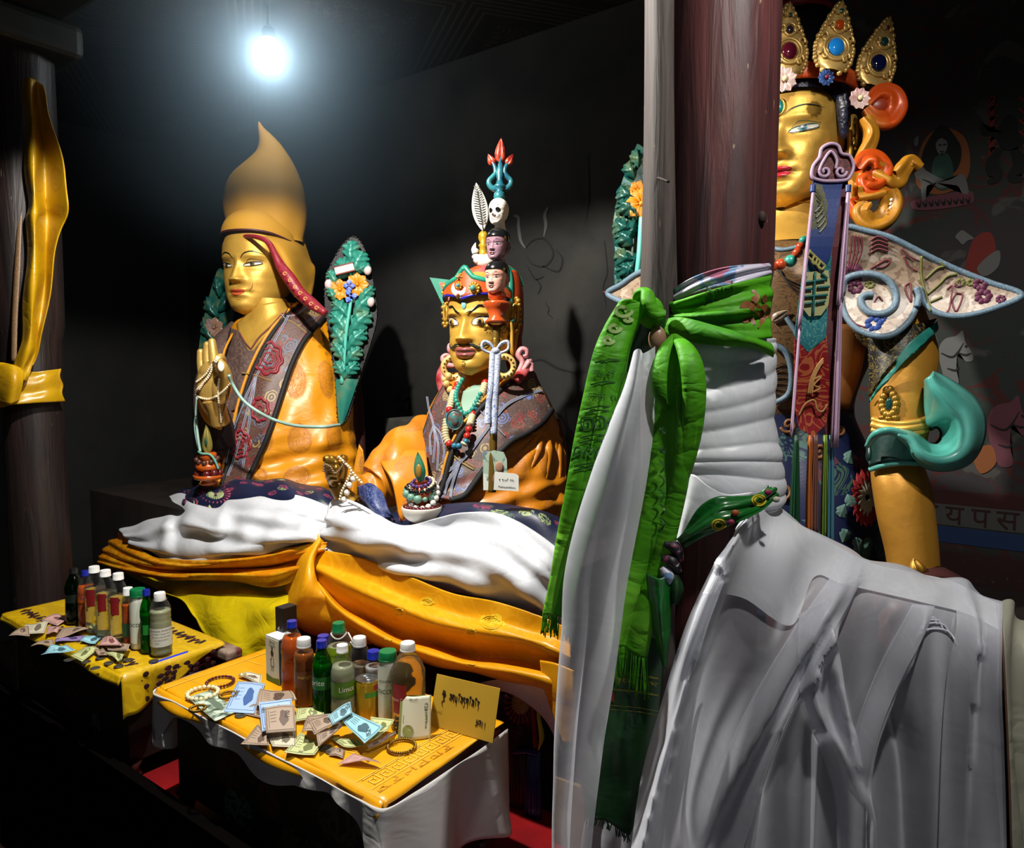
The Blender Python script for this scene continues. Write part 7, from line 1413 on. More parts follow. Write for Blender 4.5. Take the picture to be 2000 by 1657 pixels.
drape('silk_scarf',[[(1340,930,1.12),(1356,928,1.10),(1384,950,1.09),(1420,966,1.09),(1470,962,1.09)],[(1330,990,1.12),(1352,988,1.10),(1384,1000,1.09),(1410,1010,1.09),(1440,1000,1.09)],[(1322,1060,1.12),(1340,1058,1.10),(1360,1050,1.10),(1380,1040,1.10),(1400,1030,1.10)]],40,40,WHT,'loose white scarf end behind the green satin band at the pillar','scarf',None,'D',.002)
gs_,GSB2,_g=drape('green_satin_band',[[(1500,948,1.08),(1470,964,1.07),(1430,970,1.05),(1400,974,1.045),(1370,994,1.05),(1345,1024,1.06),(1324,1052,1.07)],[(1512,956,1.07),(1480,978,1.05),(1440,990,1.03),(1408,998,1.025),(1380,1016,1.03),(1352,1040,1.04),(1330,1060,1.06)],[(1524,968,1.07),(1490,996,1.05),(1450,1016,1.03),(1418,1030,1.03),(1390,1044,1.035),(1360,1056,1.045),(1338,1068,1.06)]],30,80,GRD,'emerald satin band with yellow medallions tied across the pillar wrap','scarf',lambda u,v:.003*S_(u*8+v*9)+.002*S_(v*20+u*6),'D',.002)
YW=cloth('yellow_weave','#b3a21c',.45);m=MB()
for cx_,cy_ in((1404,1026),(1482,978)):
 for rr in(8,13):m.tube([q_ for q_ in(hitpx(GSB2,cx_+rr*math.cos(t),cy_+rr*.8*math.sin(t),.003)for t in np.linspace(0,2*PI,18,endpoint=False))if q_ is not None],.0016,5,N=36)
put('yellow_medallion',m,YW,gs_)
for(x,y,r,c_h)in((1436,1002,8,'#a04a1c'),(1428,1020,7,'#8a1f44'),(1500,962,8,'#8a1f44'),(1516,976,8,'#b8b0a0')):
 m=MB();m.ball(P(x,y,1.02 if x<1480 else 1.055),(r/F,.003,r*.8/F),8,rot=RM);put('embroidered_knot',m,cloth('knot_'+c_h.strip('#'),c_h,.6),gs_)
bn=thing('printed_bundle','crumpled bundle of black and white printed cloth beside the green tail','cloth',P(1312,1118,1.06))
for k,(pts,mm)in enumerate((([(1296,1062),(1318,1070),(1330,1096)],PRT),([(1292,1090),(1312,1096),(1326,1118)],cloth('black_white_print','#15151a',.5,'blot','#c8c4cc','#7a2a4a',scale=30)),([(1292,1108),(1304,1124),(1306,1140)],PRT),([(1318,1120),(1322,1150),(1318,1180)],GRK))):
 m=MB();m.tube([P(x,y,1.07)for x,y in pts],[.006,.014,.007],12,N=20,flat=.7);put('rolled_print',m,mm if k!=0 else cloth('black_white_print','#15151a',.5,'blot','#c8c4cc','#7a2a4a',scale=30),bn)
 # ---- big sheer white cloth over the knees of the large statue
def vfold(u,v):return(.016*S_(u*21+2*S_(v*3+u*4))+.010*S_(u*43+1.5*S_(v*4)))*np.clip((v-.16)*2.2,0,1)+.005*S_(u*30+v*14)*np.clip(1-v*2,0,1)
R0=[(1440,1036,1.10),(1462,996,1.12),(1490,984,1.16),(1530,1000,1.20),(1580,1030,1.22),(1630,1062,1.23),(1672,1078,1.23),(1710,1098,1.23),(1770,1110,1.22),(1830,1126,1.21),(1880,1134,1.20),(1906,1152,1.19),(1956,1176,1.17)]
def shift(rw,dy,dD,sl=0,sr=0):return[(x-sl*(1-(x-1440)/516)+sr*(x-1440)/516,y+dy,D+dD)for x,y,D in rw]
RD=[([(1440,1036),(1380,1130),(1310,1300),(1265,1500),(1230,1700)],26,.03),([(1668,1072),(1640,1130),(1560,1240),(1470,1400),(1390,1560),(1340,1700)],20,.045),([(1690,1090),(1660,1140),(1600,1260),(1530,1380),(1480,1500),(1440,1700)],12,.03),([(1806,1178),(1790,1210),(1750,1290),(1700,1400),(1676,1500),(1664,1700)],16,.04),([(1880,1136),(1888,1200),(1872,1300),(1862,1440),(1856,1700)],15,.04),([(1580,1222),(1572,1300),(1590,1390),(1630,1460),(1664,1560),(1668,1700)],13,.03),([(1610,1180),(1620,1290),(1640,1380),(1658,1480)],10,.02),([(1740,1300),(1760,1400),(1780,1500),(1790,1700)],22,-.025),([(1480,1250),(1420,1400),(1370,1560),(1340,1700)],30,-.025)]
bd_,BDB,bdg=drape('draped_cloth',[shift(R0,6,.10),R0,shift(R0,22,-.05,10),shift(R0,70,-.10,38),shift(R0,150,-.12,76),shift(R0,260,-.12,122,4),shift(R0,400,-.11,165,8),shift(R0,560,-.10,196,12),shift(R0,720,-.09,216,16)],260,240,WSH,'large sheer white cloth draped over the knees of the largest statue','cloth',vfold,'D',0,rd=RD)
def layer(pl,pr,N,K,name='fold_layer',mt=None):
 """second thickness of the same cloth lying on the first"""
 g=sheet_on(BDB,[[l,(l[0]*.5+r[0]*.5,l[1]*.5+r[1]*.5),r]for l,r in zip(pl,pr)],N,K,.006,2,1.12);m=MB();m.grid(g);put(name,m,mt or WSH,bd_)
WDB=cloth('doubled_white_silk','#e6e8ee',.4,'scroll','#f0f1f4',scale=6,trans=.2,alpha=.78,amt=.5,crease=(2.5,.12))
layer([(1450,1026),(1500,992),(1560,1024),(1640,1070),(1700,1100),(1780,1118),(1860,1136),(1944,1178)],[(1372,1160),(1450,1168),(1545,1222),(1590,1128),(1650,1142),(1815,1180),(1890,1200),(1950,1230)],110,34,mt=WDB)
layer([(1646,1080),(1620,1130),(1560,1215),(1500,1310),(1450,1400),(1400,1510),(1370,1600),(1340,1690)],[(1700,1096),(1680,1140),(1625,1240),(1570,1340),(1525,1440),(1490,1540),(1465,1620),(1440,1690)],100,16)
layer([(1560,1200),(1558,1290),(1566,1380),(1600,1460),(1630,1560),(1636,1690)],[(1612,1170),(1640,1280),(1656,1380),(1680,1460),(1690,1560),(1694,1690)],80,16)
layer([(1782,1180),(1766,1210),(1722,1290),(1682,1390),(1655,1500),(1645,1690)],[(1826,1184),(1806,1240),(1764,1320),(1722,1420),(1700,1520),(1688,1690)],80,14)
layer([(1862,1140),(1868,1220),(1850,1320),(1840,1450),(1832,1690)],[(1952,1180),(1952,1260),(1950,1360),(1956,1480),(1962,1690)],80,22)
layer([(1400,1090),(1340,1220),(1290,1380),(1252,1520),(1228,1690)],[(1440,1100),(1396,1230),(1350,1390),(1310,1530),(1290,1690)],80,14)
CW=cloth('white_woven_thread','#d5d8e2',.35);m=MB()
for k,(cx_,cy_,r)in enumerate(((1820,1212,9),(1822,1222,20),(1824,1236,34),(1826,1254,46))):m.tube(line_on(BDB,[(cx_-r,cy_+8),(cx_-r*.6,cy_-r*.4),(cx_,cy_-r*.55),(cx_+r*.6,cy_-r*.4),(cx_+r,cy_+8)],30,.003),.0016,5)
put('woven_conch',m,CW,bd_)
drape('draped_cloth',[[(1950,1178,1.18),(1975,1176,1.20),(1990,1206,1.22),(2030,1212,1.24),(2100,1220,1.26)],[(1952,1240,1.10),(1976,1244,1.12),(1994,1256,1.14),(2034,1262,1.14),(2104,1270,1.16)],[(1956,1400,1.09),(1980,1400,1.11),(2000,1400,1.13),(2040,1400,1.12),(2110,1400,1.14)],[(1962,1560,1.09),(1990,1560,1.11),(2010,1560,1.13),(2050,1560,1.12),(2110,1560,1.14)],[(1968,1720,1.09),(1998,1720,1.11),(2020,1720,1.13),(2060,1720,1.12),(2120,1720,1.14)]],80,60,cloth('cream_sheer_cloth','#c9c8b4',.45,trans=.3,alpha=.8,crease=(5,.3)),'cream sheer cloth at the far right edge under the white one','cloth',vf(.012,9),'D',.002)
m=MB();m.tube([P(1955,1178,1.165),P(1957,1240,1.085),P(1964,1360,1.07),P(1970,1500,1.07),P(1976,1680,1.07)],.0016,6);put('hem_seam',m,cloth('brown_seam','#6a4a3a',.6),bd_)
# ---- yellow silk on the left pillar
LYS=cloth('lemon_silk','#c99c0c',.35,'roundel','#b07d08',scale=8,spec=.7,trans=.2,amt=.5,crease=(5,.25))
LC=silloft([(680,-12,118,2.62),(760,-12,122,2.62),(820,-12,124,2.62)],1.0,20,60,None,mode='D');LCB=bvh(MB().grid(LC,cv=True))
yb,_b,_g=band_('yellow_silk_band',[(-30,712),(0,708),(30,714),(60,726),(90,724),(116,720)],[(-30,790),(0,796),(20,792),(60,788),(95,786),(124,784)],LYS,'broad yellow silk band tied round the left pillar',.02,lambda u,v:.006*S_(v*12+u*5)+.004*S_(u*17),26,60,LCB)
hy,_b,hyg=drape('yellow_hanging_scarf',[[(46,156,2.46),(58,154,2.44),(70,158,2.47),(82,166,2.45)],[(48,230,2.46),(62,230,2.42),(80,230,2.48),(98,226,2.44)],[(50,320,2.46),(66,320,2.41),(88,320,2.50),(122,318,2.42)],[(54,400,2.46),(68,400,2.41),(92,400,2.51),(134,396,2.40)],[(53,440,2.46),(68,440,2.41),(92,440,2.51),(118,452,2.43)],[(50,540,2.46),(66,540,2.41),(88,540,2.49),(100,546,2.44)],[(44,640,2.46),(60,640,2.42),(76,640,2.47),(86,642,2.45)],[(34,700,2.46),(50,700,2.43),(62,702,2.46),(68,702,2.46)],[(20,735,2.45),(32,738,2.43),(42,742,2.44),(50,744,2.46)]],140,60,LYS,'long yellow silk scarf hanging down the left pillar','scarf',lambda u,v:.004*S_(v*30+u*4),'D',.003)
m=MB();m.grid(surf(Dpts([[(-20,716,2.45),(20,712,2.42),(46,722,2.44)],[(-10,752,2.44),(24,744,2.40),(44,750,2.43)],[(0,786,2.45),(18,790,2.42),(36,784,2.44)]]),20,24));put('tucked_end',m,LYS,hy,solid=.004)
m=MB();m.ribbon([P(43,320,2.5),P(40,400,2.49),P(34,520,2.48),P(29,620,2.48),P(27,706,2.48)],[.003,.012,.02,.019,.018],-FW,N=50);put('brocade_strip',m,cloth('dun_brocade_strip','#6a5038',.5,'scroll','#8a6c4a',scale=60),label='narrow dun brocade strip hanging left of the yellow scarf',cat='strip',solid=.003)
# ------------------------------------------------------------------ cloths on the tables
TZ1=.7475
def topcloth(x0,x1,y0,y1,dropx,N=50,K=90,wob=.004,dropy=.02,mat=None):
 """sheet lying on a table, falling over its right end and a little over the front"""
 g=np.zeros((N,K,3));W=x1-x0;tot=W+dropx
 for i,yv in enumerate(np.linspace(0,1,N)):
  for j,s in enumerate(np.linspace(0,tot,K)):
   Y=y0-dropy+(y1-y0+dropy)*yv;over=max(0,y0-Y)
   dr=dropx*(1+.35*math.sin(yv*4+1)-.5*yv)/1.2;sx=s-W
   if sx<=0:X=x0+s;Z=TZ1
   else:
    tt=sx/dropx*dr;r=.012;X=x1+r*math.sin(min(1,tt/r/1.5)*PI/2)+.012*math.sin(yv*14)*tt/.1;Z=TZ1-r*(1-math.cos(min(1,tt/r/1.5)*PI/2))-max(0,tt-r*1.5)
   Z-=over*.9;Y2=y0-min(over,.006)if over>0 else Y
   Z+=wob*.2*math.sin(X*19+Y*11)**2*(sx<=0)
   g[i,j]=(X,Y2-.004*math.sin(X*24)*(over>0),Z)
 return g
FY=cloth('yellow_table_silk','#c29a0a',.36,'scroll','#cfa90e',scale=7,spec=.75,crease=(3,.12));g=topcloth(TB[0]+.0,TB[1]+.002,TB[2],TB[3],.10,dropy=.012);m=MB();m.grid(g);lc_=put('table_cloth',m,FY,label='yellow silk cloth with dark flower borders on the left table',cat='tablecloth',solid=.003);LCT=bvh(m)
DF=cloth('dark_flower_print','#2c1216',.5,'blot','#14203a','#4a1420',scale=30);m=MB()
def vine(m,x0,x1,Y,n):
 for k in range(n):
  X=x0+(x1-x0)*k/n;r=.016;m.ribbon([(X+r*t,Y+.010*math.sin(t*6+k),TZ1+.0028)for t in np.linspace(0,1.5,9)],[.003,.008,.009,.003],ZZ,N=16)
  m.ball((X+.012,Y+.014*(-1)**k,TZ1+.002),(.007,.006,.0012),6,8)
vine(m,-2.56,-1.85,.872,26);vine(m,-2.10,-1.85,1.055,9)
for y_ in(.872,1.055):
 for k in range(5):m.ball((TB[1]+.0175,y_+.008*(-1)**k,TZ1-.014-.016*k),(.0007,.008,.007),6,8)
put('vine_border',m,DF,lc_)
for(X,Y,r)in((-1.97,.945,.05),(-2.45,1.0,.055),(-2.22,.93,.04)):
 m=MB()
 for k in range(13):a=k*2.4;m.ball((X+r*.8*math.cos(a)*(k/13)**.5,Y+r*.6*math.sin(a)*(k/13)**.5,TZ1+.002),(r*.26,r*.18,.0014),6,9)
 put('flower_spray',m,DF,lc_)
m=MB()
for k in range(30):a=k*2.4;m.ball((TB[1]+.0185,.96+.062*math.cos(a)*(k/30)**.5,TZ1-.05+.038*math.sin(a)*(k/30)**.5),(.0007,.010,.0065),6,9)
put('flower_spray',m,DF,lc_);m=MB();m.ribbon([(TB[1]+.004,.90+.10*t,TZ1+.002)for t in np.linspace(0,1,8)],.008,np.array([.7,0,.7]));put('blue_sheen_thread',m,cloth('bright_blue_thread','#1f3ac0',.3),lc_)
def hem(par,x0,x1,Y,Z,mat,a=.006,drop=.018):
 g=np.array([[(X,Y-.006-.004*k+a*math.sin(X*17)*k/3,Z-drop*k/3-.006*math.sin(X*11)**2*k/3)for X in np.linspace(x0,x1,90)]for k in range(4)]);m=MB();m.grid(g);return put('hem',m,mat,par,solid=.003)
hem(lc_,TB[0],TB[1]+.012,TB[2],TZ1,FY)
GS=cloth('gold_table_satin','#dd9a08',.33,'scroll','#e6a818',scale=4,amt=.3,spec=.75,crease=(2.5,.10));g=topcloth(TA[0]-.015,TA[1]+.004,TA[2],TA[3],.012,dropy=.012);g[:,:,2]+=.004;m=MB();m.grid(g);gcl=put('table_cloth',m,GS,label='gold satin cloth with meander border covering the front table',cat='tablecloth',solid=.002);hem(gcl,TA[0]-.015,TA[1]+.012,TA[2],TZ1+.004,GS,.010,.022)
LG=cloth('light_gold_embroidery','#eec24a',.35);TG=TZ1+.0068;m=MB()
def mean(m,X,Y0,Y1,n,s):
 for k in range(n):
  y=Y0+(Y1-Y0)*k/n;q_=[(0,0),(0,1),(.9,1),(.9,.2),(.35,.2),(.35,.65),(.6,.65)];m.ribbon([(X+a*s,y+b*s*.85,TG)for a,b in q_ for _ in(0,1)],.0022,ZZ,N=40)
mean(m,-.985,.86,1.10,8,.030);m.ribbon([(-.99,.85,TG),(-.99,1.12,TG)],.0016,ZZ);m.ribbon([(-.95,.85,TG),(-.95,1.12,TG)],.0016,ZZ);put('meander_border',m,LG,gcl)
m=MB()
for(X,Y,r)in((-1.09,.96,.05),(-1.09,.96,.043),(-1.12,1.10,.05),(-1.36,1.0,.06),(-1.52,.93,.05),(-1.58,1.13,.04)):m.ribbon([(X+r*math.cos(t),Y+r*math.sin(t),TG)for t in np.linspace(0,2*PI,30)],.0018,ZZ,N=60)
put('circle_motif',m,LG,gcl);tib('woven_writing',['sa','ra','ya','ga','la','ra'],lambda x,y:np.array([-.932-y*-.016,.955+x*.030,TG]),cloth('shadow_gold_weave','#c98a10',.5),gcl,pen=.14)
m=MB()
for Y in(.90,1.05):m.ribbon([(TA[0]-.01,Y,TG),(TA[0]+.08,Y+.01,TG)],.0016,ZZ)
for X in(-1.645,):m.ribbon([(X,.84,TG),(X,1.17,TG)],.003,ZZ)
put('fold_line',m,LG,gcl)
# white cloth under the gold one
per=[(TA[0]-.02,1.17,.05),(TA[0]-.03,1.02,.10),(TA[0]-.032,.90,.15),(TA[0]-.015,TA[2]-.016,.13),(TA[0]+.08,TA[2]-.014,.035),(TA[0]+.2,TA[2]-.016,.045),(-1.35,TA[2]-.014,.05),(-1.2,TA[2]-.018,.06),(-1.1,TA[2]-.016,.03),(-1.02,TA[2]-.018,.025),(-.955,TA[2]-.018,.06),(-.90,TA[2]-.01,.17),(-.893,.90,.20),(-.893,1.0,.19),(-.893,1.08,.17),(-.90,1.185,.20)]
c=cr(np.array(per),150);g=np.array([[(X+(.03*t*math.sin(k*.32))*(X>-.92 or X<-1.66)+.02*t*(X>-.92),Y-(.006*t*math.sin(k*.5))*(abs(Y-.83)<.03),TZ1-.003-d*t-.003*math.sin(k*.4)*t)for k,(X,Y,d)in enumerate(c)]for t in np.linspace(0,1,22)]);m=MB();m.grid(g);put('under_cloth',m,cloth('white_table_linen','#c9c6c4',.6,crease=(5,.3)),label='white cloth hanging under the gold satin of the front table',cat='tablecloth',solid=.002)
# ------------------------------------------------------------------ bottles, can, cartons
CAPW,CAPB,CAPG=M('white_cap','#dcdcda',.35),M('blue_cap','#14228a',.3),M('green_cap','#0c6a3a',.3)
SHAPES={'soda':[(0,0),(.7,0),(.92,.02),(1,.07),(.95,.13),(1,.2),(.97,.35),(.9,.5),(.98,.58),(.97,.66),(.8,.76),(.52,.85),(.38,.9),(.38,.93)],'water':[(0,0),(.9,0),(1,.02)]+[(1-.035*(k%2),.04+.034*k)for k in range(17)]+[(1,.62),(1,.67),(.8,.77),(.5,.87),(.4,.91),(.4,.93)],'juice':[(0,0),(.88,0),(1,.03),(.97,.08),(1,.12),(1,.55),(.94,.58),(1,.61),(.94,.65),(1,.68),(.96,.76),(.8,.83),(.66,.86),(.66,.9)],'milk':[(0,0),(.92,0),(1,.03),(1,.5),(.98,.6),(.9,.7),(.84,.8),(.84,.86),(.8,.9)]}
def bottle(label,px,py,top,hw,shape,wall,liq,cap,fill=.75,capr=.42,caph=.07,lab=None,txt=None,Z=TZ1+.006,cat='bottle',group=None,lstr=None):
 b=PZ(px,py,Z);D=proj(b)[2];T_=P(px,top,D);H=(T_[2]-Z)*.985;R=hw/F*D;B=thing('drink_bottle',label,cat,b,group)
 pr=[(r*R,z*H)for r,z in SHAPES[shape]];zt=pr[-1][1]
 m=MB();m.lathe(pr+[(0,zt)],b,36);body=put('bottle_body',m,wall,B)
 if liq:m=MB();zs=np.linspace(.004,fill*H,26);rr=np.interp(zs,[p[1]for p in pr],[p[0]for p in pr])*.95;m.lathe([(0,.004)]+list(zip(rr,zs))+[(0,fill*H)],b,32);put('drink',m,liq,B)
 m=MB();n=44;a=np.linspace(0,2*PI,n,endpoint=False);cz0,cz1=zt-.004,H;cr_=capr*R
 g=np.array([[(b[0]+r*cr_*(1+.02*(k%2))*math.cos(t),b[1]+r*cr_*(1+.02*(k%2))*math.sin(t),Z+z)for k,t in enumerate(a)]for r,z in((1.03,cz0),(1.03,cz0+.003),(1,cz0+.0035),(1,cz1-.003),(.93,cz1),(.001,cz1))]);m.grid(g,cv=True);put('cap',m,cap,B,sharp=40)
 va=math.atan2(CAM[1]-b[1],CAM[0]-b[0])
 def wrapfn(rad,z0):return lambda x,y:np.array([b[0]+rad*math.cos(va+x/rad),b[1]+rad*math.sin(va+x/rad),Z+z0+y])
 if lab:
  z0,z1,col,a0,a1=lab;rad=np.interp((z0+z1)/2*H,[p[1]for p in pr],[p[0]for p in pr])*1.035
  aa=np.linspace(va+a0,va+a1,30);m=MB();m.grid(np.array([[(b[0]+rad*math.cos(t),b[1]+rad*math.sin(t),Z+z)for t in aa]for z in(z0*H,z1*H)]));L_=put('label',m,M('label_'+col.strip('#'),col,.4,var=(70,col)),B)
  if txt:
   for(s,sz,zz,off,tc)in txt:arr_text('printed_text',s,sz,wrapfn(rad+.0004,zz*H)if not off else(lambda f,o_:(lambda x,y:f(x+o_,y)))(wrapfn(rad+.0004,zz*H),off),M('ink_'+tc.strip('#'),tc,.5),L_)
 return B,b,R,H,wrapfn
PC_,PG,PGD=plastic('clear_plastic','#f0f2f0',.12),plastic('green_plastic','#2fae3a',.3),plastic('dark_green_plastic','#0e4a1c',.4)
OD,BD,LM,GRL,WT=liquid('orange_drink','#d4580a',.1),liquid('brown_juice','#a0500c',.1),liquid('cloudy_lemon','#b9bc9a',.25,.3),liquid('green_drink','#119a28',.15),liquid('water','#eceae0',.95,.02)
OIL=liquid('pale_golden_liquid','#d8b25a',.9,.02)
# left table
bottle('large dark green bottle at the far left behind the banknotes',148,1216,1106,17,'soda',PGD,GRL,M('black_cap','#131313',.3),.72,lab=(.36,.58,'#101a14',-1.6,1.6))
bottle('orange drink bottle with blue cap between green and water bottles',171,1222,1111,16,'soda',PC_,OD,CAPB,.74,lab=(.45,.62,'#b04a0c',-1.5,1.5),txt=[('FANTA',.013,.53,.004,'#20206a')])
wtxt=[('Aqua China',.006,.5,-.006,'#e8d0c8')]
for k,(x,y,t_)in enumerate(((189,1232,1102),(211,1243,1109),(236,1251,1115))):
 B,b,R,H,wf=bottle(['tallest clear water bottle with red label, leftmost of three','clear water bottle with red label, middle of three','clear water bottle with red label beside the small orange bottle'][k],x,y,t_,19,'water',PC_,WT,CAPW,.68,.5,lab=(.42,.68,'#7a1418',-.95,-.05),group='water bottles on the left table')
bottle('small orange drink bottle with white cap and green label',254,1258,1144,12.5,'juice',PC_,OD,CAPW,.72,.7,lab=(.16,.40,'#1c4a24',-1.6,1.6))
bottle('white coconut drink bottle with green cap on the left table',273,1264,1146,15.5,'milk',M('white_plastic','#d6d8ce',.35),None,CAPG,capr=.9,lab=(.1,.8,'#cfd3c4',-1.7,1.7),txt=[('COCONUT',.012,.42,-.004,'#1c2a1c')])
bottle('slim green bottle with blue cap beside the clear front bottle',290,1273,1147,13.5,'soda',PG,GRL,CAPB,.62,.5,lab=(.3,.46,'#1c7a2c',-.7,1.6))
bottle('clear bottle of cloudy drink with white printed label, nearest on the left table',316,1277,1153,19.5,'juice',PC_,LM,CAPW,.72,.54,lab=(.16,.46,'#c6c8bc',-1.5,1.5),txt=[('NUTRITIONAL INFORMATION',.0052,.42,0,'#222222'),('per 100 ml  energy 45 kcal',.0045,.37,0,'#222222'),('Store in a cool dry place',.0048,.32,0,'#222222'),('net quantity 200 ml',.0045,.27,0,'#222222'),('M.R.P.',.0045,.22,-.01,'#222222')])
# front table
bottle('orange drink bottle with blue cap beside the milk carton',573,1347,1207,23,'soda',PC_,OD,CAPB,.78,.42)
bottle('brown orange juice bottle with wide white cap',596,1377,1241,20,'juice',PC_,BD,CAPW,.8,.66,lab=(.06,.55,'#6a3a14',-1.0,1.5),txt=[('mango',.012,.46,0,'#c9a24a')])
bottle('bright green bottle with blue cap in front of the juice bottle',631,1398,1244,20,'soda',PG,GRL,CAPB,.7,.5,lab=(.36,.56,'#0e6a26',-1.5,1.5),txt=[('Sprite',.017,.47,-.016,'#dcebdc')])
bottle('blue capped bottle mostly hidden behind the green bottle',634,1362,1236,16,'juice',PC_,LM,CAPB,.7,.7)
B,b,R,H,wf=bottle('lemon drink bottle with green cap and white string round its neck',664,1366,1210,23,'juice',PC_,LM,CAPG,.7,.52,lab=(.5,.72,'#8fb21c',-1.5,1.5),txt=[('Nimbooz',.012,.62,-.008,'#173a12')])
m=MB();m.tube([b+np.array([math.cos(t)*R*.62,math.sin(t)*R*.62,H*.84+.004*math.sin(2*t)])for t in np.linspace(0,2*PI,20,endpoint=False)],.002,6,closed=True);m.tube([P(680,1236,proj(b)[2]-.02),P(686,1248,proj(b)[2]-.03),P(690,1262,proj(b)[2]-.03),P(684,1254,proj(b)[2]-.03)],.0016,6);put('white_string',m,cloth('white_cotton','#d9d6cc',.7),B)
bottle('grey white bottle with white cap behind the lemon drinks',704,1374,1239,20,'juice',PC_,liquid('grey_drink','#8a8478',.4),CAPW,.6,.64)
bottle('lemon lime bottle with green and white label at the front of the row',671,1408,1253,24,'soda',PC_,LM,CAPW,.74,.46,lab=(.34,.56,'#4f7a1a',-1.6,1.6),txt=[('Limca',.0155,.47,.009,'#f0e6e0')])
bottle('small white drink bottle with dark blue cap behind the can',731,1384,1266,17,'juice',PC_,liquid('milky_drink','#c9c4c4',.1),CAPB,.74,.72,lab=(.1,.5,'#16161c',-1.6,1.6))
bottle('white coconut milk bottle with green cap beside the big oil bottle',759,1408,1265,19,'milk',M('white_plastic'),None,CAPG,capr=.92,lab=(.08,.82,'#ccd2c6',-1.7,1.7),txt=[('actoria',.010,.62,-.008,'#1d3a2a'),('COCONUT',.013,.47,0,'#15201a')])
bottle('biggest clear bottle of pale golden liquid with red label and white cap',798,1420,1248,34,'water',PC_,OIL,CAPW,.84,.42,lab=(.24,.58,'#8a1018',-.95,-.1),txt=[('Aqua China',.010,.40,-.018,'#e0b0a0')])
# can
b=PZ(718,1402,TZ1+.006);D=proj(b)[2];R=23.5/F*D;H=P(718,1322,D)[2]-b[2];T=thing('drink_can','gold drink can with silver lid in front of the bottles','can',b)
m=MB();m.lathe([(0,0),(.8*R,0),(R,.05*H),(R,.9*H),(.9*R,.97*H)],b,40);put('can_body',m,goldmat('gold_can_paint','#b89222',.3,.6,'#8a6a14',.4),T,sharp=40)
m=MB();m.lathe([(.9*R,.97*H),(.93*R,H),(.88*R,H),(.86*R,.965*H),(0,.965*H)],b,40);ld=put('lid',m,M('aluminium','#c4c6c8',.25,1),T,sharp=40)
m=MB();m.tube([b+np.array([.3*R*math.cos(t)+.1*R,.2*R*math.sin(t),.985*H])for t in np.linspace(0,2*PI,14,endpoint=False)],.0014,6,closed=True);put('pull_tab',m,M('aluminium'),ld)
va=math.atan2(CAM[1]-b[1],CAM[0]-b[0]);m=MB();m.grid(np.array([[(b[0]+R*1.012*math.cos(va+t),b[1]+R*1.012*math.sin(va+t),b[2]+z*H)for t in np.linspace(-.2,.9,14)]for z in(.62,.74)]));put('green_stripe',m,M('can_green','#3f8a2a',.35),T)
m=MB();m.grid(np.array([[(b[0]+R*1.012*math.cos(va+t),b[1]+R*1.012*math.sin(va+t),b[2]+z*H)for t in np.linspace(.55,1.1,10)]for z in(.78,.9)]));put('red_badge',m,M('can_red','#a01a1c',.35),T)
# cartons
def carton(label,x0,x1,y0,y1,top,dep,col,side):
 p0,p1=PZ(x0,y0,TZ1+.006),PZ(x1,y1,TZ1+.006);H=P(x0,top,proj(p0)[2])[2]-p0[2];ax=unit(p1-p0);W=np.linalg.norm(p1-p0);bk=np.array([-ax[1],ax[0],0]);T=thing('drink_carton',label,'carton',p0)
 R_=np.stack([ax,bk,ZZ],1);m=MB();m.box((0,0,0),(W,dep,H),R_,p0);o=put('carton_body',m,M('carton_'+side.strip('#'),side,.4),T,smooth=False,bevel=.0015)
 m=MB();m.box((.001,-.0012,.001),(W-.001,0,H-.001),R_,p0);f=put('front_face',m,M('carton_'+col.strip('#'),col,.4),T,smooth=False);return T,f,lambda x,y,k=.0016:p0+ax*(W/2+x)-bk*k+ZZ*(H/2+y),W,H
T,f,fn,W,H=carton('white and blue milk carton with a drawn girl beside the orange bottle',521,547,1328,1340,1240,.045,'#c9c7b0','#123a5a')
m=MB();m.box((0,0,0),(W,.045,.003),np.stack([unit(fn(1,0)-fn(0,0)),np.array([-unit(fn(1,0)-fn(0,0))[1],unit(fn(1,0)-fn(0,0))[0],0]),ZZ],1),fn(-W/2,H/2,0));put('carton_top',m,M('carton_white','#d4d6d8',.4),T,smooth=False)
m=MB()
for(x,y,a,b_)in((0,.018,.006,.008),(0,.030,.003,.005)):m.raw([fn(x+a*math.cos(t),y+b_*math.sin(t))for t in np.linspace(0,2*PI,16,endpoint=False)],[list(range(16))])
for L_ in([(-.003,.008),(-.006,-.012),(.006,-.012),(.004,.008)],[(-.003,-.012),(-.003,-.026)],[(.003,-.012),(.003,-.026)],[(-.004,.004),(-.010,.0)]):m.ribbon([fn(*q_)for q_ in L_],.0016,unit(fn(0,0,1)-fn(0,0,0)))
put('drawn_girl',m,M('black_ink'),f);arr_text('printed_text','Amul',.010,lambda x,y:fn(x,y+.045),M('ink_black','#10151a',.5),f);arr_text('printed_text','TAAZA',.008,lambda x,y:fn(x,y+.036),M('ink_black'),f)
m=MB();m.raw([fn(-W/2+.001,-H/2+.001),fn(W/2-.001,-H/2+.001),fn(W/2-.001,-H/2+.016),fn(0,-H/2+.012),fn(-W/2+.001,-H/2+.018)],[[0,1,2,3,4]]);put('green_field',m,M('print_green','#3f6a2a',.5),f,smooth=False)
T,f,fn,W,H=carton('tall black carton behind the milk carton',541,556,1318,1324,1182,.04,'#101014','#0c0c10');tib('white_writing',['ra','o','ra'],lambda x,y:fn(y*.006,.02-x*.011),M('white_print','#b8b8b4',.5),f,pen=.3)
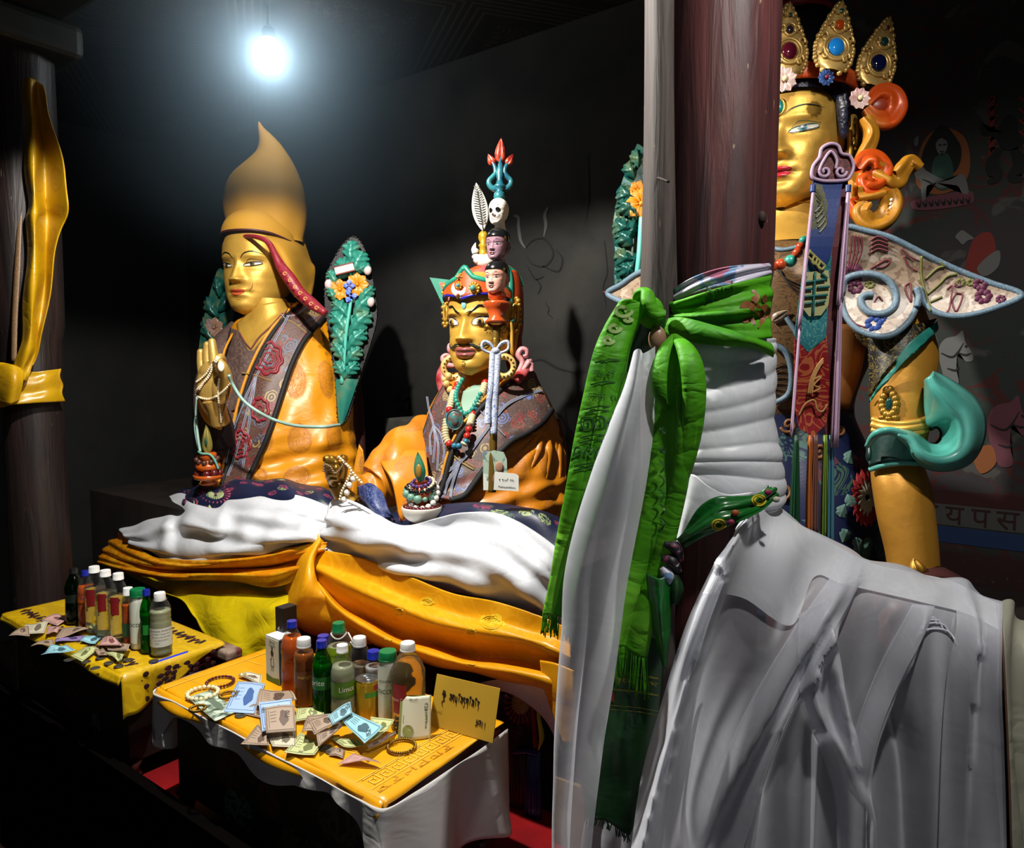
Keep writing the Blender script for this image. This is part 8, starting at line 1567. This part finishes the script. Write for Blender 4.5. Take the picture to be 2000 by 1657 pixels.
# envelope leaning on the valance
EV=cloth('gold_paper','#c9a238',.35,weave=0,spec=.6,metal=.25);e0,e1=PZ(838,1416,TZ1+.007),PZ(962,1452,TZ1+.007);hE=P(838,1328,proj(e0)[2])[2]-e0[2]+.004;ax=unit(e1-e0);nE=unit(np.cross(ax,ZZ));lean=-nE*.03
q_=[e0,e1,e1+ZZ*hE*1.02+lean,e0+ZZ*hE+lean];m=MB();m.prism(q_,.0015,-nE);ev=put('envelope',m,EV,label='gold envelope with black brush writing leaning behind the banknotes',cat='envelope',smooth=False)
LE=np.linalg.norm(e1-e0);ef=lambda u,v:e0+(e1-e0)*u+(ZZ*hE+lean)*v+nE*.0015
tib('brush_writing',['hu'],lambda x,y:ef(.17+x*.07,.66+y*.16),INKK,ev,pen=.22);tib('brush_writing',['la','sa','pa','o','la','da','ka','o','la','o','ra'],lambda x,y:ef(.50+x*.038,.68+y*.15),INKK,ev,pen=.26);tib('brush_writing',['pha','la','she','she'],lambda x,y:ef(.80+x*.035,.34+y*.12),INKK,ev,pen=.24)
arr_text('printed_text','LABRANG',.006,lambda x,y:ef((x/LE)+.09,y/hE+.30),M('ink_brown','#7a4a1c',.5),ev)
# ------------------------------------------------------------------ banknotes, coins, bracelets
NC={'brown':('#a08a76','#5a463a'),'green':('#b9bd86','#6a7040'),'blue':('#8fc0cc','#3a5a66'),'purple':('#8a74a8','#4a3a6a'),'pale':('#c3bba4','#6a6250'),'dong':('#9ab4d6','#3a5a92'),'cert':('#cfe0c8','#3a4a3a'),'pink':('#c49a92','#7a4a46')}
def note(label,cor,kind,txt=None,Z=None,lift=.004,bend=.006,k=0,up=None,grp='banknotes on the front table'):
 """cor: four pixel corners clockwise from top left; up: heights above the cloth at those corners"""
 c,ink=NC[kind];z0=(Z or TZ1+.007)+.0022*k;up=up or(0,0,0,0);A_,B_,C_,D_=[PZ(x,y,z0+h)for(x,y),h in zip(cor,up)]
 rs=np.random.RandomState(int(cor[0][0]*7+cor[0][1]));p1,p2=rs.rand(2)*6
 def S(u,v):return A_*(1-u)*(1-v)+B_*u*(1-v)+C_*u*v+D_*(1-u)*v+ZZ*(lift*.4+bend*(.5+.5*math.sin(u*5+p1))*(.5+.5*math.sin(v*4+p2)))
 m=MB();m.grid(np.array([[S(u,v)for u in np.linspace(0,1,16)]for v in np.linspace(0,1,12)]));nt=put('banknote',m,M('note_'+kind,c,.6,var=(45,ink)if kind=='cert' else(30,c)),label=label,cat='banknote',group=grp,solid=.0008)
 s_=np.sign((np.cross(S(.6,.5)-S(.5,.5),S(.5,.6)-S(.5,.5)))[2])or 1;nr=unit(np.cross(S(.6,.5)-S(.5,.5),S(.5,.6)-S(.5,.5)));nr=nr if nr@(CAM-S(.5,.5))>0 else-nr;T_=lambda u,v,h=.0009:S(u,v)+nr*h
 m=MB()
 for a,b in(((.05,.08),(.95,.08)),((.05,.92),(.95,.92)),((.05,.08),(.05,.92)),((.95,.08),(.95,.92)),((.12,.16),(.12,.84))):m.ribbon([T_(a[0]+(b[0]-a[0])*t,a[1]+(b[1]-a[1])*t)for t in np.linspace(0,1,8)],.0011,nr)
 for j in range(4):m.ribbon([T_(.17+.2*t,.25+.12*j)for t in np.linspace(0,1,5)],.0009,nr)
 n=22;pr=[T_(.62+.15*(1+.15*math.sin(5*t))*math.cos(t),.5+.28*(1+.12*math.cos(3*t))*math.sin(t),.0007)for t in np.linspace(0,2*PI,n,endpoint=False)];m.raw(pr+[T_(.62,.5,.0007)],[[i,(i+1)%n,n]for i in range(n)])
 put('engraving',m,M('noteink_'+kind,ink if kind!='cert' else'#5a6a5a',.6),nt,smooth=False)
 if txt:
  W,Hh=np.linalg.norm(B_-A_),np.linalg.norm(D_-A_);s,u0,v0,sz,rot=txt;ca,sa=math.cos(rot),math.sin(rot);arr_text('printed_number',s,sz,lambda x,y:T_(u0+(x*ca-y*sa)/W,v0-(x*sa+y*ca)/Hh,.0011),M('note_black','#1c1a18',.6),nt)
 return nt
note('green and white printed certificate note at the left of the gold cloth',[(366,1364),(412,1350),(466,1392),(420,1411)],'cert',k=0,bend=.002)
note('pale note end sticking out behind the blue long note',[(468,1326),(478,1316),(512,1320),(510,1340)],'pale',('2',.7,.6,.012,0),k=0)
note('long light blue note with the number 20000',[(464,1334),(518,1337),(496,1396),(437,1392)],'dong',('20000',.16,.45,.014,1.5),k=1,bend=.003)
note('crumpled brown note behind the standing ten rupee note',[(508,1348),(560,1354),(580,1376),(500,1384)],'brown',('7',.8,.3,.012,0),k=2,up=(.0,.02,.02,.004),bend=.016)
note('folded brown note under the blue note tip',[(496,1380),(530,1388),(524,1408),(466,1394)],'brown',k=0,bend=.006)
note('blue edged note standing behind the ten rupee note',[(505,1374),(570,1368),(572,1400),(512,1434)],'dong',('100',.12,.3,.012,1.5),k=2,up=(.03,.03,.01,.004),bend=.006)
note('grey brown ten rupee note standing up with dark number',[(517,1384),(575,1379),(578,1430),(520,1434)],'brown',('\u20b910',.74,.38,.013,1.5),k=3,up=(.035,.035,.012,.012),bend=.003)
note('pale brown note lying below the standing ten rupee note',[(520,1432),(578,1430),(578,1462),(532,1460)],'pale',('10',.5,.7,.008,3.1),k=1,bend=.004)
note('brown note pointing left at the front of the heap',[(504,1420),(524,1440),(526,1458),(470,1456)],'brown',('10',.6,.8,.008,3.1),k=0,bend=.004)
note('pale green twenty note lying nearest the table front',[(586,1436),(632,1452),(614,1478),(554,1474)],'green',('20',.5,.85,.010,3.1),k=1,bend=.004)
note('green twenty note folded against the green bottle',[(580,1386),(636,1386),(628,1408),(576,1412)],'green',('20',.85,.3,.008,.3),k=2,up=(.01,.012,.004,.0),bend=.008)
note('brown folded note in the middle of the heap',[(600,1400),(646,1396),(640,1426),(590,1440)],'brown',('10',.3,.3,.008,.3),k=4,up=(.01,.02,.02,.008),bend=.01)
note('brown banded note with dark folded edge in the heap',[(600,1410),(656,1394),(664,1414),(614,1438)],'brown',k=6,up=(.016,.03,.022,.012),bend=.004)
note('teal fifty note standing on edge over the brown notes',[(640,1400),(684,1374),(688,1396),(650,1418)],'blue',('50',.85,.3,.010,.5),k=7,up=(.03,.045,.03,.02),bend=.004)
note('dark underside of a folded note in the shadow of the heap',[(618,1440),(668,1408),(670,1420),(622,1462)],'brown',k=5,up=(.012,.022,.014,.004),bend=.003)
note('light blue fifty note lying slanted on top of the heap',[(688,1394),(748,1422),(712,1458),(668,1410)],'blue',('\u20b950',.84,.55,.010,-.4),k=8,up=(.022,.02,.012,.016),bend=.004)
note('green note showing under the light blue fifty note',[(724,1402),(770,1408),(758,1436),(722,1450)],'green',('20',.8,.6,.008,1.2),k=5,up=(.012,.014,.01,.008),bend=.008)
note('green note tip poking out below the light blue note',[(642,1440),(700,1452),(720,1462),(670,1462)],'green',k=2,bend=.006)
note('brown folded note wedge right of the light blue note',[(716,1458),(772,1430),(774,1438),(722,1466)],'brown',k=4,up=(.006,.014,.006,.0),bend=.003)
note('small crumpled brown note alone near the table corner',[(690,1474),(736,1488),(744,1496),(660,1494)],'pink',k=1,up=(.004,.006,.004,0),bend=.008)
note('crumpled dark brown note scrap beside the coin',[(650,1462),(674,1468),(670,1484),(642,1478)],'brown',k=0,bend=.008)
n0,n1=PZ(777,1442,TZ1+.008),PZ(840,1444,TZ1+.008);hN=P(777,1364,proj(n0)[2])[2]-n0[2]
m=MB();axn=n1-n0;nn_=unit(np.cross(axn,ZZ));NS=lambda u,v,k=0:n0+axn*u*(1-.06*v)+axn*.04*v+ZZ*hN*v+nn_*(k+.006*math.sin(u*4)-.02*v);m.grid(np.array([[NS(u,v)for u in np.linspace(0,1,14)]for v in np.linspace(0,1,14)]));nt=put('banknote',m,M('note_white_green','#cfcfb8',.6),label='twenty rupee note standing upright against the big oil bottle',cat='banknote',group='banknotes on the front table',solid=.0008)
m=MB()
for(u0,u1,v0,v1)in((.0,1,.86,1),(.0,.08,0,.86),(.14,.9,.36,.55),(.1,.9,0,.04)):m.raw([NS(u0,v0,.001),NS(u1,v0,.001),NS(u1,v1,.001),NS(u0,v1,.001)],[[0,1,2,3]])
n=20;pr=[NS(.32+.18*math.cos(t),.2+.14*math.sin(t),.0012)for t in np.linspace(0,2*PI,n,endpoint=False)];m.raw(pr,[list(range(n))]);put('green_print',m,M('noteink_light_green','#8a8f50',.6),nt,smooth=False)
wN=np.linalg.norm(axn);arr_text('printed_number','\u20b920',.010,lambda x,y:NS(.86+y/wN,.74-x/hN,.0014),M('note_black'),nt);arr_text('printed_text','RESERVE BANK',.0055,lambda x,y:NS(.86+y/wN,.45-x/hN,.0014),M('note_black'),nt);arr_text('printed_text','\u092c\u0940\u0938 \u0930\u0941\u092a\u092f\u0947',.0055,lambda x,y:NS(.45+x/wN,.93+y/hN,.0014),M('note_black'),nt)
G2='banknotes on the left table';ZL=TZ1+.004
for k,(lab,cor,kd,tx)in enumerate((('reddish twenty note lying flat at the back of the left heap',[(80,1213),(112,1200),(144,1212),(112,1224)],'pink',None),('pale note in front of the reddish one on the left table',[(50,1222),(96,1218),(86,1238),(44,1240)],'pale',None),('brown crumpled note at the far left of the left heap',[(34,1232),(56,1224),(58,1244),(17,1244)],'brown',None),('small pink note fragment in the left heap',[(94,1224),(120,1226),(112,1240),(90,1240)],'pink',None),('rolled brown note lying long across the left heap',[(122,1228),(172,1224),(172,1234),(108,1250)],'brown',None),('cream note curling upward beside the water bottles',[(155,1202),(164,1206),(186,1228),(176,1232)],'green',None),('purple note lying flat in the middle of the left heap',[(112,1250),(166,1242),(160,1252),(106,1258)],'purple',('100',.7,.5,.008,0)),('light blue fifty note on the left heap',[(172,1244),(206,1242),(186,1260),(156,1256)],'blue',('50',.7,.5,.008,0)),('folded pinkish ten note right of the blue one',[(202,1246),(226,1250),(238,1262),(192,1262)],'pink',('10',.7,.5,.008,0)),('pale green note beneath the water bottles',[(178,1230),(214,1230),(220,1244),(190,1242)],'green',None),('crumpled brown note left of the teal note',[(74,1254),(104,1250),(106,1264),(60,1266)],'brown',None),('teal fifty note at the front of the left heap',[(98,1266),(130,1262),(148,1272),(80,1284)],'blue',('50',.4,.5,.008,0)),('brown notes folded together behind the small bottles',[(208,1256),(256,1262),(250,1274),(210,1272)],'brown',None),('green note nearest the coins on the left table',[(168,1264),(194,1272),(160,1294),(138,1282)],'green',('20',.6,.5,.008,0)),('brown ten note tucked under the green one',[(200,1268),(214,1280),(196,1284),(184,1276)],'brown',None),('small yellow green note beside the round coins',[(206,1276),(246,1272),(238,1296),(226,1292)],'green',None))):
 note(lab,cor,kd,tx,Z=ZL,k=(k%6),bend=.008,up=(.0,.014,.02,.006)if'curling' in lab or'folded' in lab else None,grp=G2)
CN=M('coin_metal','#6d6a60',.35,.8,bump=(300,.3));CLB2=['single coin farthest left below the teal note','darker coin just right of the leftmost one','coin beside the green note tip','coin lying on the scalloped border','nearest coin, in front of the border','coin close to the printed flower','shiny coin at the edge of the flower print','coin right of the yellow green note']
for k,(x,y)in enumerate(((134,1290),(168,1294),(196,1286),(212,1296),(186,1306),(232,1302),(300,1292),(250,1290))):
 b=PZ(x,y,ZL);m=MB();m.lathe([(0,0),(.0105,0),(.0115,.0006),(.0115,.0014),(.0108,.0018),(.0095,.0013),(0,.0013)],b,26);put('coin',m,CN,label=CLB2[k],cat='coin',group='coins on the left table')
for lab,x,y in(('big coin in front of the banknote heap on the front table',636,1462),('coin partly under the blue note on the front table',470,1398),('silver coin by the note heap left of the scrap note',648,1468)):
 b=PZ(x,y,TZ1+.007);m=MB();m.lathe([(0,0),(.0115,0),(.0125,.0006),(.0125,.0016),(.0115,.002),(.0105,.0014),(0,.0014)],b,26);put('coin',m,CN,label=lab,cat='coin')
def brace(lab,x,y,rx,r,mat,gap=1.9,dome=None):
 b=PZ(x,y,TZ1+.007+r);T=None;m=MB();R_=rx/F*proj(b)[2];beads(m,[b+np.array([R_*math.cos(t),R_*math.sin(t),0])for t in np.linspace(0,2*PI,30,endpoint=False)],r,True,gap);return put('bead_bracelet',m,mat,label=lab,cat='bracelet')
brace('dark red bead bracelet lying on the gold cloth',430,1332,25,.0038,M('garnet_bead'));brace('cream bead bracelet lying by the certificate note',396,1354,28,.0052,M('ivory_disc_bead'))
for lab,x,y,rx in(('twisted metal bangle between bracelet and blue note',445,1358,15),('twisted gold cord bangle in front of the standing note',784,1458,27),('brass ring bangle half under the certificate note',386,1384,14)):
 b=PZ(x,y,TZ1+.011);R_=rx/F*proj(b)[2];m=MB()
 for ph in(0,PI):m.tube([b+np.array([(R_+.0016*math.cos(20*t+ph))*math.cos(t),(R_+.0016*math.cos(20*t+ph))*math.sin(t),.0016*math.sin(20*t+ph)])for t in np.linspace(.2,2*PI-.2,160)],.0018,6,N=200)
 m.ball(b+np.array([R_,0,0]),.004,8);put('bangle',m,M('aged_brass','#8a6a2a',.3,.9),label=lab,cat='bangle')
b=PZ(472,1324,TZ1+.007);m=MB();m.ball(b+ZZ*.006,(.008,.007,.006),10);m.ball(b+ZZ*.008+RT*.008,.004,8);put('glass_trinket',m,M('crystal_glass','#d8c890',.08,.4,coat=1),label='tiny sparkling glass trinket behind the dark red bracelet',cat='trinket')
b=PZ(778,1428,TZ1+.007);m=MB();rs=np.random.RandomState(4)
for k in range(26):m.ball(b+np.array([rs.uniform(-.010,.010),rs.uniform(-.008,.008),rs.uniform(.003,.03)]),.0035,5,6)
put('crumpled_foil',m,M('silver_foil','#cfcfd4',.15,1),label='crumpled silver foil beside the standing twenty note',cat='foil',smooth=False)
